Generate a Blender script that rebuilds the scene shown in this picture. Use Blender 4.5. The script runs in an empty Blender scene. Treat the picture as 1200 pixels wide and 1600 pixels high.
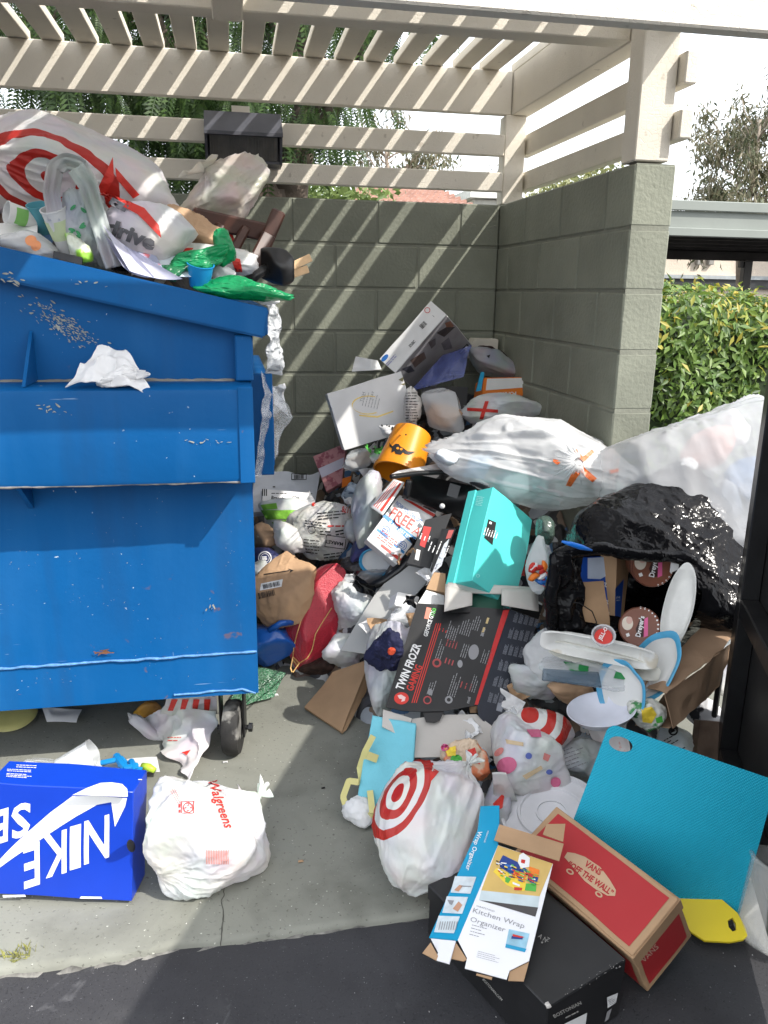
import bpy, bmesh, math, random
import numpy as np
from mathutils import Vector, Matrix, Euler
from mathutils.bvhtree import BVHTree

SC = bpy.context.scene
COL = SC.collection
rad = math.radians

# ------------------------------------------------------------------ camera
FPX = 1259.42                                  # focal length in pixels of the 1200 x 1600 picture
CAM = np.array([-1.31037, -4.00089, 1.40614])
def cam_axes(yaw, pitch, roll):
    cy, sy = math.cos(yaw), math.sin(yaw)
    fw = np.array([sy*math.cos(pitch), cy*math.cos(pitch), -math.sin(pitch)])
    r = np.array([cy, -sy, 0.0]); u = np.cross(r, fw)
    c, s = math.cos(roll), math.sin(roll)
    return c*r + s*u, -s*r + c*u, fw
RT, UP, FW = cam_axes(0.186602, 0.265973, 0.0153078)
cd = bpy.data.cameras.new('camera'); co = bpy.data.objects.new('camera', cd); COL.objects.link(co)
cd.sensor_fit = 'AUTO'; cd.sensor_width = 36.0; cd.lens = FPX/1600*36.0
cd.clip_start = 0.05; cd.clip_end = 2000
co.matrix_world = Matrix(((RT[0], UP[0], -FW[0], CAM[0]), (RT[1], UP[1], -FW[1], CAM[1]), (RT[2], UP[2], -FW[2], CAM[2]), (0, 0, 0, 1)))
SC.camera = co

# ------------------------------------------------------------------ sky, sun, exposure
SUN = np.array([-0.73, 0.72, -1.0]); SUN /= np.linalg.norm(SUN)      # direction in which the light travels
w = bpy.data.worlds.new('World'); SC.world = w; w.use_nodes = True
nt = w.node_tree; nt.nodes.clear()
sky = nt.nodes.new('ShaderNodeTexSky'); sky.sky_type = 'NISHITA'; sky.sun_disc = False
sky.sun_elevation = math.asin(-SUN[2]); sky.sun_rotation = math.atan2(-SUN[0], -SUN[1])
sky.air_density = 1.0; sky.dust_density = 2.5; sky.ozone_density = 1.0
bg = nt.nodes.new('ShaderNodeBackground'); bg.inputs[1].default_value = 0.15
wo = nt.nodes.new('ShaderNodeOutputWorld')
hz = nt.nodes.new('ShaderNodeMix'); hz.data_type = 'RGBA'; hz.inputs[0].default_value = 0.65      # thin bright haze over the whole sky
hz.inputs[7].default_value = (10.6, 10.8, 11.1, 1)
nt.links.new(sky.outputs[0], hz.inputs[6]); nt.links.new(hz.outputs[2], bg.inputs[0]); nt.links.new(bg.outputs[0], wo.inputs[0])
sl = bpy.data.lights.new('sun', 'SUN'); sl.energy = 3.0; sl.angle = rad(0.53); sl.color = (1.0, 0.955, 0.89)
so = bpy.data.objects.new('sun', sl); COL.objects.link(so)
so.rotation_euler = Vector(SUN).to_track_quat('-Z', 'Y').to_euler(); so.location = (6, -8, 9)
vs = SC.view_settings; vs.view_transform = 'Standard'; vs.look = 'None'; vs.exposure = 0.86; vs.gamma = 1.0
vs.use_curve_mapping = False
SC.cycles.max_bounces = 10; SC.cycles.transparent_max_bounces = 16; SC.cycles.transmission_bounces = 8

# ------------------------------------------------------------------ finding places: the ray through a picture point, met at a real distance
def ray(px, py):
    return ((px-600)/FPX)*RT + ((800-py)/FPX)*UP + FW
def aY(px, py, Y):
    d = ray(px, py); return CAM + d*((Y-CAM[1])/d[1])
def aZ(px, py, z=0.0):
    d = ray(px, py); return CAM + d*((z-CAM[2])/d[2])
def aX(px, py, X):
    d = ray(px, py); return CAM + d*((X-CAM[0])/d[0])
def heap_z(x, y):                       # the slope of the rubbish heap
    toe = np.interp(x, [-1.12, -0.72], [-1.28, -2.22])
    cap = np.interp(x, [-1.15, -0.95, -0.72, -0.5], [.40, .48, .70, .98])
    return np.clip(0.52*(y-toe), 0, cap)
def hp(px, py, off=0.0):                # where a sight line meets the heap (raised by off)
    d = ray(px, py); t = 1.2
    while t < 6:
        p = CAM + d*t
        if p[2] < heap_z(p[0], p[1]) + off or p[1] > -0.05: return p
        t += 0.004
    return CAM + d*3
def V(*a): return np.array(a, float)

# ------------------------------------------------------------------ noise on arrays
def _hash(ix, iy, iz, seed):
    h = (ix*374761393 + iy*668265263 + iz*2147483647 + seed*1274126177) & 0xffffffff
    h = ((h ^ (h >> 13))*1274126177) & 0xffffffff
    return ((h ^ (h >> 16)) & 0xffff)/65535.0*2-1
def vnoise(P, freq=1.0, seed=0):
    P = np.asarray(P, float)*freq + seed*7.31 + 1000
    i = np.floor(P).astype(np.int64); f = P-i; f = f*f*f*(f*(f*6-15)+10)
    out = 0
    for dx in (0, 1):
        for dy in (0, 1):
            for dz in (0, 1):
                wgt = (f[:, 0] if dx else 1-f[:, 0])*(f[:, 1] if dy else 1-f[:, 1])*(f[:, 2] if dz else 1-f[:, 2])
                out = out + wgt*_hash(i[:, 0]+dx, i[:, 1]+dy, i[:, 2]+dz, seed)
    return out
def fbm(P, freq, seed, octs=3):
    o = 0; a = 1.0
    for k in range(octs):
        o = o + a*vnoise(P, freq*2**k, seed+k); a *= 0.5
    return o
def ridged(P, freq, seed):
    P = np.asarray(P, float)
    Wp = P + 0.35/freq*np.stack([vnoise(P, freq*.7, seed+31), vnoise(P, freq*.7, seed+32), vnoise(P, freq*.7, seed+33)], 1)
    return 1-2.2*np.abs(vnoise(Wp, freq, seed))

# ------------------------------------------------------------------ materials
MATS = {}
def nn(t, typ, **kw):
    n = t.nodes.new(typ)
    for k, v in kw.items():
        setattr(n, k, v)
    return n
def mat(name, col, rough=0.6, metal=0.0, var=0.12, vs=9.0, bump=0.0, bs=60.0, spec=0.4, trans=0.0, coat=0.0, alpha=1.0,
        wr=0.0, wrs=14.0, tint=0.0, orand=0.0, col2=None, c2s=6.0, c2t=0.55, sheen=0.0, coords='Object', emis=None):
    """plain procedural material: base colour with soft variation, optional second colour in patches, fine bump and wrinkles"""
    if name in MATS: return MATS[name]
    m = bpy.data.materials.new(name); m.use_nodes = True; t = m.node_tree; L = t.links
    b = t.nodes['Principled BSDF']; out = t.nodes['Material Output']
    if coords == 'World': co_ = nn(t, 'ShaderNodeNewGeometry').outputs['Position']
    else: co_ = nn(t, 'ShaderNodeTexCoord').outputs[coords]
    n1 = nn(t, 'ShaderNodeTexNoise'); n1.inputs['Scale'].default_value = vs; n1.inputs['Detail'].default_value = 5
    L.new(co_, n1.inputs['Vector'])
    mr = nn(t, 'ShaderNodeMapRange'); mr.inputs[1].default_value = .3; mr.inputs[2].default_value = .7
    mr.inputs[3].default_value = 1-var; mr.inputs[4].default_value = 1+var; L.new(n1.outputs['Fac'], mr.inputs[0])
    c = (*col, 1)
    src = None
    if col2 is not None:
        n2 = nn(t, 'ShaderNodeTexNoise'); n2.inputs['Scale'].default_value = c2s; n2.inputs['Detail'].default_value = 6
        L.new(co_, n2.inputs['Vector'])
        m2 = nn(t, 'ShaderNodeMapRange'); m2.inputs[1].default_value = c2t; m2.inputs[2].default_value = c2t+.06; L.new(n2.outputs['Fac'], m2.inputs[0])
        mx = nn(t, 'ShaderNodeMix', data_type='RGBA'); mx.inputs[6].default_value = c; mx.inputs[7].default_value = (*col2, 1)
        L.new(m2.outputs[0], mx.inputs[0]); src = mx.outputs[2]
    if tint:                              # faint colours of whatever lies behind the film
        nt_ = nn(t, 'ShaderNodeTexNoise'); nt_.inputs['Scale'].default_value = 9; nt_.inputs['Detail'].default_value = 2; L.new(co_, nt_.inputs['Vector'])
        hs = nn(t, 'ShaderNodeHueSaturation'); hs.inputs['Saturation'].default_value = 1.9; hs.inputs['Value'].default_value = 1.35; L.new(nt_.outputs['Color'], hs.inputs['Color'])
        mt_ = nn(t, 'ShaderNodeMix', data_type='RGBA'); mt_.inputs[0].default_value = tint; mt_.inputs[6].default_value = c; L.new(hs.outputs[0], mt_.inputs[7])
        if src is not None: L.new(src, mt_.inputs[6])
        src = mt_.outputs[2]
    vm = nn(t, 'ShaderNodeVectorMath', operation='SCALE')
    if src is not None: L.new(src, vm.inputs[0])
    else: vm.inputs[0].default_value = col
    scl = mr.outputs[0]
    if orand:
        oi = nn(t, 'ShaderNodeObjectInfo'); ro = nn(t, 'ShaderNodeMapRange'); ro.inputs[3].default_value = 1-orand; ro.inputs[4].default_value = 1+orand; L.new(oi.outputs['Random'], ro.inputs[0])
        mo = nn(t, 'ShaderNodeMath', operation='MULTIPLY'); L.new(scl, mo.inputs[0]); L.new(ro.outputs[0], mo.inputs[1]); scl = mo.outputs[0]
    L.new(scl, vm.inputs['Scale']); L.new(vm.outputs[0], b.inputs['Base Color'])
    b.inputs['Roughness'].default_value = rough; b.inputs['Metallic'].default_value = metal
    b.inputs['Specular IOR Level'].default_value = spec
    if coat: b.inputs['Coat Weight'].default_value = coat; b.inputs['Coat Roughness'].default_value = .15
    if sheen: b.inputs['Sheen Weight'].default_value = sheen
    if emis: b.inputs['Emission Color'].default_value = (*emis[:3], 1); b.inputs['Emission Strength'].default_value = emis[3]
    nrm = None
    if wr:
        nd = nn(t, 'ShaderNodeTexNoise'); nd.inputs['Scale'].default_value = wrs*.5; nd.inputs['Detail'].default_value = 3; L.new(co_, nd.inputs['Vector'])
        md = nn(t, 'ShaderNodeVectorMath', operation='MULTIPLY_ADD'); L.new(nd.outputs['Color'], md.inputs[0]); md.inputs[1].default_value = (1.6/wrs,)*3; L.new(co_, md.inputs[2])
        for sc_, am in ((wrs*.9, 1.0), (wrs*2.6, .34)):
            vo = nn(t, 'ShaderNodeTexVoronoi'); vo.feature = 'F1'; vo.inputs['Scale'].default_value = sc_; L.new(md.outputs[0], vo.inputs['Vector'])
            bw = nn(t, 'ShaderNodeBump'); bw.inputs['Strength'].default_value = 1.0; bw.inputs['Distance'].default_value = wr*am*1.4
            L.new(vo.outputs['Distance'], bw.inputs['Height'])
            if nrm is not None: L.new(nrm, bw.inputs['Normal'])
            nrm = bw.outputs[0]
    if bump:
        nb = nn(t, 'ShaderNodeTexNoise'); nb.inputs['Scale'].default_value = bs; nb.inputs['Detail'].default_value = 6
        L.new(co_, nb.inputs['Vector'])
        bb = nn(t, 'ShaderNodeBump'); bb.inputs['Strength'].default_value = 1.0; bb.inputs['Distance'].default_value = bump
        L.new(nb.outputs['Fac'], bb.inputs['Height'])
        if nrm is not None: L.new(nrm, bb.inputs['Normal'])
        nrm = bb.outputs[0]
    if nrm is not None: L.new(nrm, b.inputs['Normal'])
    sh = b.outputs[0]
    if trans:
        tr = nn(t, 'ShaderNodeBsdfTranslucent'); L.new(vm.outputs[0], tr.inputs[0])
        if nrm is not None: L.new(nrm, tr.inputs['Normal'])
        ms = nn(t, 'ShaderNodeMixShader'); ms.inputs[0].default_value = trans
        L.new(sh, ms.inputs[1]); L.new(tr.outputs[0], ms.inputs[2]); sh = ms.outputs[0]
    if alpha < 1:
        tp = nn(t, 'ShaderNodeBsdfTransparent')
        ms = nn(t, 'ShaderNodeMixShader'); ms.inputs[0].default_value = alpha
        L.new(tp.outputs[0], ms.inputs[1]); L.new(sh, ms.inputs[2]); sh = ms.outputs[0]
    L.new(sh, out.inputs[0])
    MATS[name] = m
    return m
def srgb(r, g, b):
    f = lambda c: (c/255/12.92) if c/255 <= .04045 else ((c/255+.055)/1.055)**2.4
    return (f(r), f(g), f(b))

# ------------------------------------------------------------------ objects
def new_mesh(name, verts, faces, mats, smooth=False, fm=None):
    me = bpy.data.meshes.new(name)
    verts = np.asarray(verts, np.float32)
    if isinstance(faces, np.ndarray):
        n, k = faces.shape
        me.vertices.add(len(verts)); me.vertices.foreach_set('co', verts.ravel())
        me.loops.add(n*k); me.loops.foreach_set('vertex_index', faces.astype(np.int32).ravel())
        me.polygons.add(n); me.polygons.foreach_set('loop_start', np.arange(0, n*k, k, dtype=np.int32))
        me.update(calc_edges=True)
    else:
        me.from_pydata(verts.tolist(), [], [list(f) for f in faces])
    if not isinstance(mats, (list, tuple)): mats = [mats]
    for m in mats: me.materials.append(m)
    if fm is not None: me.polygons.foreach_set('material_index', np.asarray(fm, np.int32))
    if smooth is True: me.polygons.foreach_set('use_smooth', np.ones(len(me.polygons), bool))
    elif smooth:
        me.polygons.foreach_set('use_smooth', np.ones(len(me.polygons), bool))
        try: me.set_sharp_from_angle(angle=rad(smooth))
        except Exception: pass
    me.validate()
    return me
def tag(o, label=None, cat=None, group=None, kind=None):
    if label: o['label'] = label
    if cat: o['category'] = cat
    if group: o['group'] = group
    if kind: o['kind'] = kind
    return o
class Thing:
    """collects parts in world coordinates; done() makes an Empty at the base with the parts under it, or one mesh when there is one part"""
    def __init__(s, name, label, cat, group=None, kind=None):
        s.n, s.l, s.c, s.g, s.k = name, label, cat, group, kind; s.parts = []
    def add(s, name, verts, faces, mats, smooth=False, fm=None, parent=None, label=None, kind=None):
        s.parts.append([name, np.asarray(verts, float), faces, mats, smooth, fm, parent, label, kind]); return len(s.parts)-1
    def box(s, name, lo, hi, m, bev=0.0, parent=None, smooth=False):
        v, f = boxvf(lo, hi, bev); return s.add(name, v, f, m, smooth, None, parent)
    def base(s):
        allv = np.concatenate([p[1] for p in s.parts]); lo, hi = allv.min(0), allv.max(0)
        return np.array([(lo[0]+hi[0])/2, (lo[1]+hi[1])/2, lo[2]])
    def done(s):
        base = s.base()
        if len(s.parts) == 1:
            p = s.parts[0]; o = bpy.data.objects.new(s.n, new_mesh(s.n, p[1]-base, p[2], p[3], p[4], p[5])); COL.objects.link(o)
            o.location = base; tag(o, s.l, s.c, s.g, s.k); s.root = o; s.objs = [o]; return o
        r = bpy.data.objects.new(s.n, None); COL.objects.link(r); r.location = base; r.empty_display_size = .1
        tag(r, s.l, s.c, s.g, s.k); s.root = r; s.objs = []
        for p in s.parts:
            o = bpy.data.objects.new(p[0], new_mesh(p[0], p[1]-base, p[2], p[3], p[4], p[5])); COL.objects.link(o)
            o.parent = r if p[6] is None else s.objs[p[6]]
            if p[7]: o['label'] = p[7]
            if p[8]: o['kind'] = p[8]
            s.objs.append(o)
        return r
def boxvf(lo, hi, bev=0.0):
    lo = np.asarray(lo, float); hi = np.asarray(hi, float)
    if bev <= 0:
        v = [(x, y, z) for z in (lo[2], hi[2]) for y in (lo[1], hi[1]) for x in (lo[0], hi[0])]
        return np.array(v), [(0, 2, 3, 1), (4, 5, 7, 6), (0, 1, 5, 4), (2, 6, 7, 3), (0, 4, 6, 2), (1, 3, 7, 5)]
    bm = bmesh.new(); bmesh.ops.create_cube(bm, size=1)
    for v in bm.verts: v.co = Vector([(lo[i]+hi[i])/2 + v.co[i]*(hi[i]-lo[i]) for i in range(3)])
    bmesh.ops.bevel(bm, geom=bm.edges[:], offset=bev, segments=1, affect='EDGES', profile=.5)
    return bmvf(bm)
def bmvf(bm):
    bm.verts.ensure_lookup_table(); bm.verts.index_update()
    v = np.array([tuple(x.co) for x in bm.verts]); f = [tuple(y.index for y in x.verts) for x in bm.faces]; bm.free(); return v, f
def obox(O, U, W, N, bev=0.0):
    """box from a corner and three edge vectors"""
    v, f = boxvf((0, 0, 0), (1, 1, 1), 0) if bev <= 0 else boxvf((0, 0, 0), (np.linalg.norm(U), np.linalg.norm(W), np.linalg.norm(N)), bev)
    if bev <= 0: A = np.stack([U, W, N])
    else: A = np.stack([U/np.linalg.norm(U), W/np.linalg.norm(W), N/np.linalg.norm(N)])
    v = v@A + O
    if np.dot(np.cross(U, W), N) < 0: f = [tuple(reversed(q)) for q in f]
    return v, f
def join(*vf):
    V_, F_ = [], []; n = 0
    for v, f in vf:
        V_.append(np.asarray(v, float)); F_ += [tuple(int(i)+n for i in q) for q in f]; n += len(v)
    return np.concatenate(V_), F_
def grid_faces(nu, nv, wrapu=False):
    a = np.arange(nu*nv).reshape(nv, nu)
    if wrapu:
        b = np.roll(a, -1, 1); q = np.stack([a[:-1], b[:-1], b[1:], a[1:]], -1).reshape(-1, 4)
    else:
        q = np.stack([a[:-1, :-1], a[:-1, 1:], a[1:, 1:], a[1:, :-1]], -1).reshape(-1, 4)
    return q
def tube(pts, r, n=8, cap=True):
    pts = np.asarray(pts, float); k = len(pts); r = np.broadcast_to(r, (k,))
    T = np.gradient(pts, axis=0); T /= np.linalg.norm(T, axis=1)[:, None]+1e-9
    ref = np.array([0, 0, 1.0]) if abs(T[0][2]) < .9 else np.array([1.0, 0, 0])
    vs_ = []
    A = np.cross(T[0], ref); A /= np.linalg.norm(A)
    for i in range(k):
        A = A - T[i]*np.dot(A, T[i]); A /= np.linalg.norm(A)+1e-9; B = np.cross(T[i], A)
        for j in range(n):
            a = 2*math.pi*j/n; vs_.append(pts[i]+r[i]*(math.cos(a)*A+math.sin(a)*B))
    f = [tuple(q) for q in grid_faces(n, k, True)]
    if cap: f += [tuple(range(n-1, -1, -1)), tuple(range((k-1)*n, k*n))]
    return np.array(vs_), f
def frame_of(N, upish=(0, 0, 1)):
    N = np.asarray(N, float); N = N/np.linalg.norm(N); u = np.cross(np.asarray(upish, float), N)
    if np.linalg.norm(u) < 1e-4: u = np.cross((1, 0, 0), N)
    u /= np.linalg.norm(u); return u, np.cross(N, u), N
def lathe(C, axis, prof, n=32, closed=False, wob=0.0, seed=0):
    """prof: (radius, height) pairs along axis from C"""
    u, v_, N = frame_of(axis, (0.13, 0.21, 1)); vs_ = []; rnd = random.Random(seed); ph = rnd.random()*6
    for r, h in prof:
        for j in range(n):
            a = 2*math.pi*j/n; rr = r*(1+wob*math.sin(3*a+ph)+wob*.6*math.sin(5*a+ph*2))
            vs_.append(C + u*rr*math.cos(a) + v_*rr*math.sin(a) + N*h)
    f = [tuple(q) for q in grid_faces(n, len(prof), True)]
    if closed: f += [tuple(range(n-1, -1, -1)), tuple(range((len(prof)-1)*n, len(prof)*n))]
    return np.array(vs_), f
def rotm(ax, ay, az): return np.array(Euler((rad(ax), rad(ay), rad(az))).to_matrix())
def view_basis(p):
    """axes of a thing that faces the viewer's side of the place: right, up, towards the front"""
    f = CAM-np.asarray(p, float); f /= np.linalg.norm(f); r = np.cross((0, 0, 1), f); r /= np.linalg.norm(r); return r, np.cross(f, r), f

# ------------------------------------------------------------------ lettering as thin flat print
_TX = {}
def text_vf(s, bold=0.0, spacing=1.0):
    key = (s, bold, spacing)
    if key in _TX: return _TX[key]
    cu = bpy.data.curves.new('t', 'FONT'); cu.body = s; cu.resolution_u = 2; cu.offset = bold; cu.space_character = spacing; cu.size = 1.0
    o = bpy.data.objects.new('t', cu); COL.objects.link(o)
    dg = bpy.context.evaluated_depsgraph_get(); e = o.evaluated_get(dg); me = e.to_mesh()
    v = np.array([tuple(x.co) for x in me.vertices]) if len(me.vertices) else np.zeros((0, 3)); f = [tuple(p.vertices) for p in me.polygons]
    e.to_mesh_clear(); bpy.data.objects.remove(o); bpy.data.curves.remove(cu)
    _TX[key] = (v, f); return v, f
def text2d(s, u, v, h, rot=0, width=None, shear=0.0, bold=0.0, align='c', sx=1.0, spacing=1.0):
    """letters as 2-D points in a face's own metres: centre (u,v), cap height h, optional total width"""
    p, f = text_vf(s, bold, spacing)
    if len(p) == 0: return np.zeros((0, 2)), []
    p = p[:, :2].copy(); lo, hi = p.min(0), p.max(0)
    k = h/0.7; cy = .35
    kx = k*sx if width is None else width/(hi[0]-lo[0])
    x0 = {'c': (lo[0]+hi[0])/2, 'l': lo[0], 'r': hi[0]}[align]
    q = np.stack([(p[:, 0]-x0)*kx, (p[:, 1]-cy)*k], 1); q[:, 0] += shear*q[:, 1]
    a = rad(rot); R = np.array([[math.cos(a), -math.sin(a)], [math.sin(a), math.cos(a)]])
    return q@R.T + (u, v), f
def poly2d(pts):
    pts = np.asarray(pts, float); return pts, [tuple(range(len(pts)))]
def rect2d(u0, v0, u1, v1): return poly2d([(u0, v0), (u1, v0), (u1, v1), (u0, v1)])
def ell2d(u, v, a, b=None, n=24, rot=0):
    b = b or a; t = np.linspace(0, 2*math.pi, n, endpoint=False); x, y = a*np.cos(t), b*np.sin(t); c, s = math.cos(rad(rot)), math.sin(rad(rot))
    return poly2d(np.stack([u+x*c-y*s, v+x*s+y*c], 1))
def ring2d(u, v, r0, r1, n=28):
    t = np.linspace(0, 2*math.pi, n, endpoint=False); c = np.stack([np.cos(t), np.sin(t)], 1)
    p = np.concatenate([c*r0, c*r1])+(u, v); f = [(i, (i+1) % n, n+(i+1) % n, n+i) for i in range(n)]; return p, f
def lines2d(u0, v0, u1, v1, n, h, seed=0, rag=.35):
    """rows of small unreadable print"""
    r = random.Random(seed); out = []
    for i in range(n):
        v = v1-(v1-v0)*(i+.5)/n; x = u0; end = u1-(u1-u0)*r.random()*rag
        while x < end-h*.3:
            wd = min(h*(1.2+3.2*r.random()), end-x); out.append(rect2d(x, v-h*.32, x+wd, v+h*.32)); x += wd+h*.55
    return out
def bars2d(u0, v0, u1, v1, seed=0):
    r = random.Random(seed); x = u0; out = []
    w_ = (u1-u0)/40
    while x < u1:
        a = w_*r.choice((.6, 1, 1.7)); out.append(rect2d(x, v0, min(x+a, u1), v1)); x += a+w_*r.choice((.6, 1, 1.4))
    return out
def warp(P, amp=.0032, fr=5.5):
    """the slight bow and buckle of used cardboard"""
    P = np.asarray(P, float)
    return P + amp*np.stack([fbm(P, fr, 71, 2), fbm(P, fr, 72, 2), fbm(P, fr, 73, 2)], 1)
def gridbox(O, U, W, N, n=12):
    """finely divided box with softened edges that can be buckled"""
    bm = bmesh.new(); bmesh.ops.create_cube(bm, size=1); L_ = [np.linalg.norm(U), np.linalg.norm(W), np.linalg.norm(N)]
    for v in bm.verts: v.co = Vector([(v.co[i]+.5)*L_[i] for i in range(3)])
    bmesh.ops.bevel(bm, geom=bm.edges[:], offset=.0018, segments=1, affect='EDGES')
    for _ in range(5):
        es = [e for e in bm.edges if e.calc_length() > .028]
        if not es: break
        bmesh.ops.subdivide_edges(bm, edges=es, cuts=1, use_grid_fill=True)
    v, f = bmvf(bm); A = np.stack([U/L_[0], W/L_[1], N/L_[2]]); v = v@A+O
    if np.dot(np.cross(U, W), N) < 0: f = [tuple(reversed(q)) for q in f]
    return v, f
def mapped(items, fn):
    """2-D shapes -> 3-D by fn(points Nx2)"""
    vf = []
    for p, f in items:
        if len(p): vf.append((fn(np.asarray(p)), f))
    return join(*vf)
def face_fn(O, U, W, lift=0.0007):
    """plane with origin O and unit axes U, W"""
    U = np.asarray(U, float)/np.linalg.norm(U); W = np.asarray(W, float)/np.linalg.norm(W); N = np.cross(U, W); N /= np.linalg.norm(N)
    return lambda p: O + p[:, :1]*U + p[:, 1:2]*W + N*lift
def quad_fn(c, lift=0.001, toward=None):
    """bilinear patch c = (bl, br, tr, tl); points in 0..1"""
    c = [np.asarray(x, float) for x in c]; N = np.cross(c[1]-c[0], c[3]-c[0]); N /= np.linalg.norm(N)
    if toward is None: toward = CAM
    if np.dot(N, toward-c[0]) < 0: N = -N
    def fn(p):
        u, v = p[:, :1], p[:, 1:2]
        return c[0]*(1-u)*(1-v)+c[1]*u*(1-v)+c[2]*u*v+c[3]*(1-u)*v + N*lift
    return fn
def drape_fn(bvh, O, U, W, D, lift=0.002):
    """flat print thrown along D onto a soft surface"""
    U = np.asarray(U, float)/np.linalg.norm(U); W = np.asarray(W, float)/np.linalg.norm(W); D = np.asarray(D, float)/np.linalg.norm(D)
    def fn(p):
        out = []; last = None
        for a, b in p:
            s = O + U*a + W*b - D*.6
            h = bvh.ray_cast(Vector(s), Vector(D), 2.0)
            if h[0] is not None: q = np.array(h[0]) - D*lift; last = np.dot(q-s, D)
            else: q = s + D*(last if last is not None else .6)
            out.append(q)
        return np.array(out)
    return fn
def bvh_of(v, f): return BVHTree.FromPolygons([Vector(x) for x in v], [tuple(int(i) for i in q) for q in f])
def refine(items, maxlen):
    """cut 2-D shapes finer so that they can follow a soft surface"""
    out = []
    for p, f in items:
        bm = bmesh.new(); vs_ = [bm.verts.new((a, b, 0)) for a, b in p]
        for q in f:
            try: bm.faces.new([vs_[i] for i in q])
            except Exception: pass
        bmesh.ops.triangulate(bm, faces=bm.faces[:])
        for _ in range(4):
            es = [e for e in bm.edges if e.calc_length() > maxlen]
            if not es: break
            bmesh.ops.subdivide_edges(bm, edges=es, cuts=1)
            bmesh.ops.triangulate(bm, faces=[x for x in bm.faces if len(x.verts) > 3])
        v, g = bmvf(bm); out.append((v[:, :2], g))
    return out
# ================================================================== SETTING
H = 1.8288
# ---- materials of the setting
def ground_mat(name, col, dark, spec_scale, bump, pits=True, rough=.9, streak=None):
    m = bpy.data.materials.new(name); m.use_nodes = True; t = m.node_tree; L = t.links; b = t.nodes['Principled BSDF']
    tc = nn(t, 'ShaderNodeTexCoord'); P = tc.outputs['Object']
    def noise(sc, det=6, dist=0.0):
        n = nn(t, 'ShaderNodeTexNoise'); n.inputs['Scale'].default_value = sc; n.inputs['Detail'].default_value = det; n.inputs['Distortion'].default_value = dist
        L.new(P, n.inputs['Vector']); return n.outputs['Fac']
    def rng(s, a, b_, c, d):
        r = nn(t, 'ShaderNodeMapRange'); r.inputs[1].default_value = a; r.inputs[2].default_value = b_; r.inputs[3].default_value = c; r.inputs[4].default_value = d
        L.new(s, r.inputs[0]); return r.outputs[0]
    def mix(fac, A, B):
        x = nn(t, 'ShaderNodeMix', data_type='RGBA')
        L.new(fac, x.inputs[0])
        for i, q in ((6, A), (7, B)):
            if isinstance(q, tuple): x.inputs[i].default_value = (*q, 1)
            else: L.new(q, x.inputs[i])
        return x.outputs[2]
    c = mix(rng(noise(2.2, 8, .4), .35, .68, 0, 1), col, tuple(k*.80 for k in col))
    c = mix(rng(noise(3.3, 9, .6), .53, .72, 0, .6), c, dark)
    c = mix(rng(noise(9, 9, .2), .52, .78, 0, .45), c, dark)
    c = mix(rng(noise(spec_scale*1.5, 2), .655, .71, 0, .8), c, dark)
    c = mix(rng(noise(spec_scale*1.7+3, 1), .74, .76, 0, .7), c, tuple(min(1, k*1.9+.06) for k in col))
    if streak:
        c = mix(rng(noise(1.6, 5, 2.5), .58, .66, 0, .55), c, streak); c = mix(rng(noise(7, 6, 1.2), .66, .74, 0, .6), c, tuple(k*1.9 for k in streak))
    L.new(c, b.inputs['Base Color']); b.inputs['Roughness'].default_value = rough; b.inputs['Specular IOR Level'].default_value = .3
    bp = nn(t, 'ShaderNodeBump'); bp.inputs['Distance'].default_value = bump
    L.new(noise(spec_scale*1.3, 8), bp.inputs['Height'])
    bp2 = nn(t, 'ShaderNodeBump'); bp2.inputs['Distance'].default_value = bump*1.5; L.new(rng(noise(spec_scale*1.6, 2), .27, .36, 0, 1), bp2.inputs['Height'])
    L.new(bp.outputs[0], bp2.inputs['Normal']); L.new(bp2.outputs[0], b.inputs['Normal'])
    return m
M_CONC = ground_mat('painted_concrete', (.244, .248, .212), (.105, .105, .088), 60, .0007)
M_ASPH = ground_mat('asphalt', (.047, .047, .051), (.024, .024, .026), 150, .0012, streak=(.066, .066, .068))
M_BLOCK = mat('block_paint', (.206, .217, .172), .82, var=.13, vs=4, bump=.0035, bs=70, col2=(.182, .192, .152), c2s=1.6, orand=.09, coords='World')
M_MORTAR = mat('mortar_paint', (.20, .208, .168), .85, var=.10, bump=.003, bs=60, coords='World')
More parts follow.
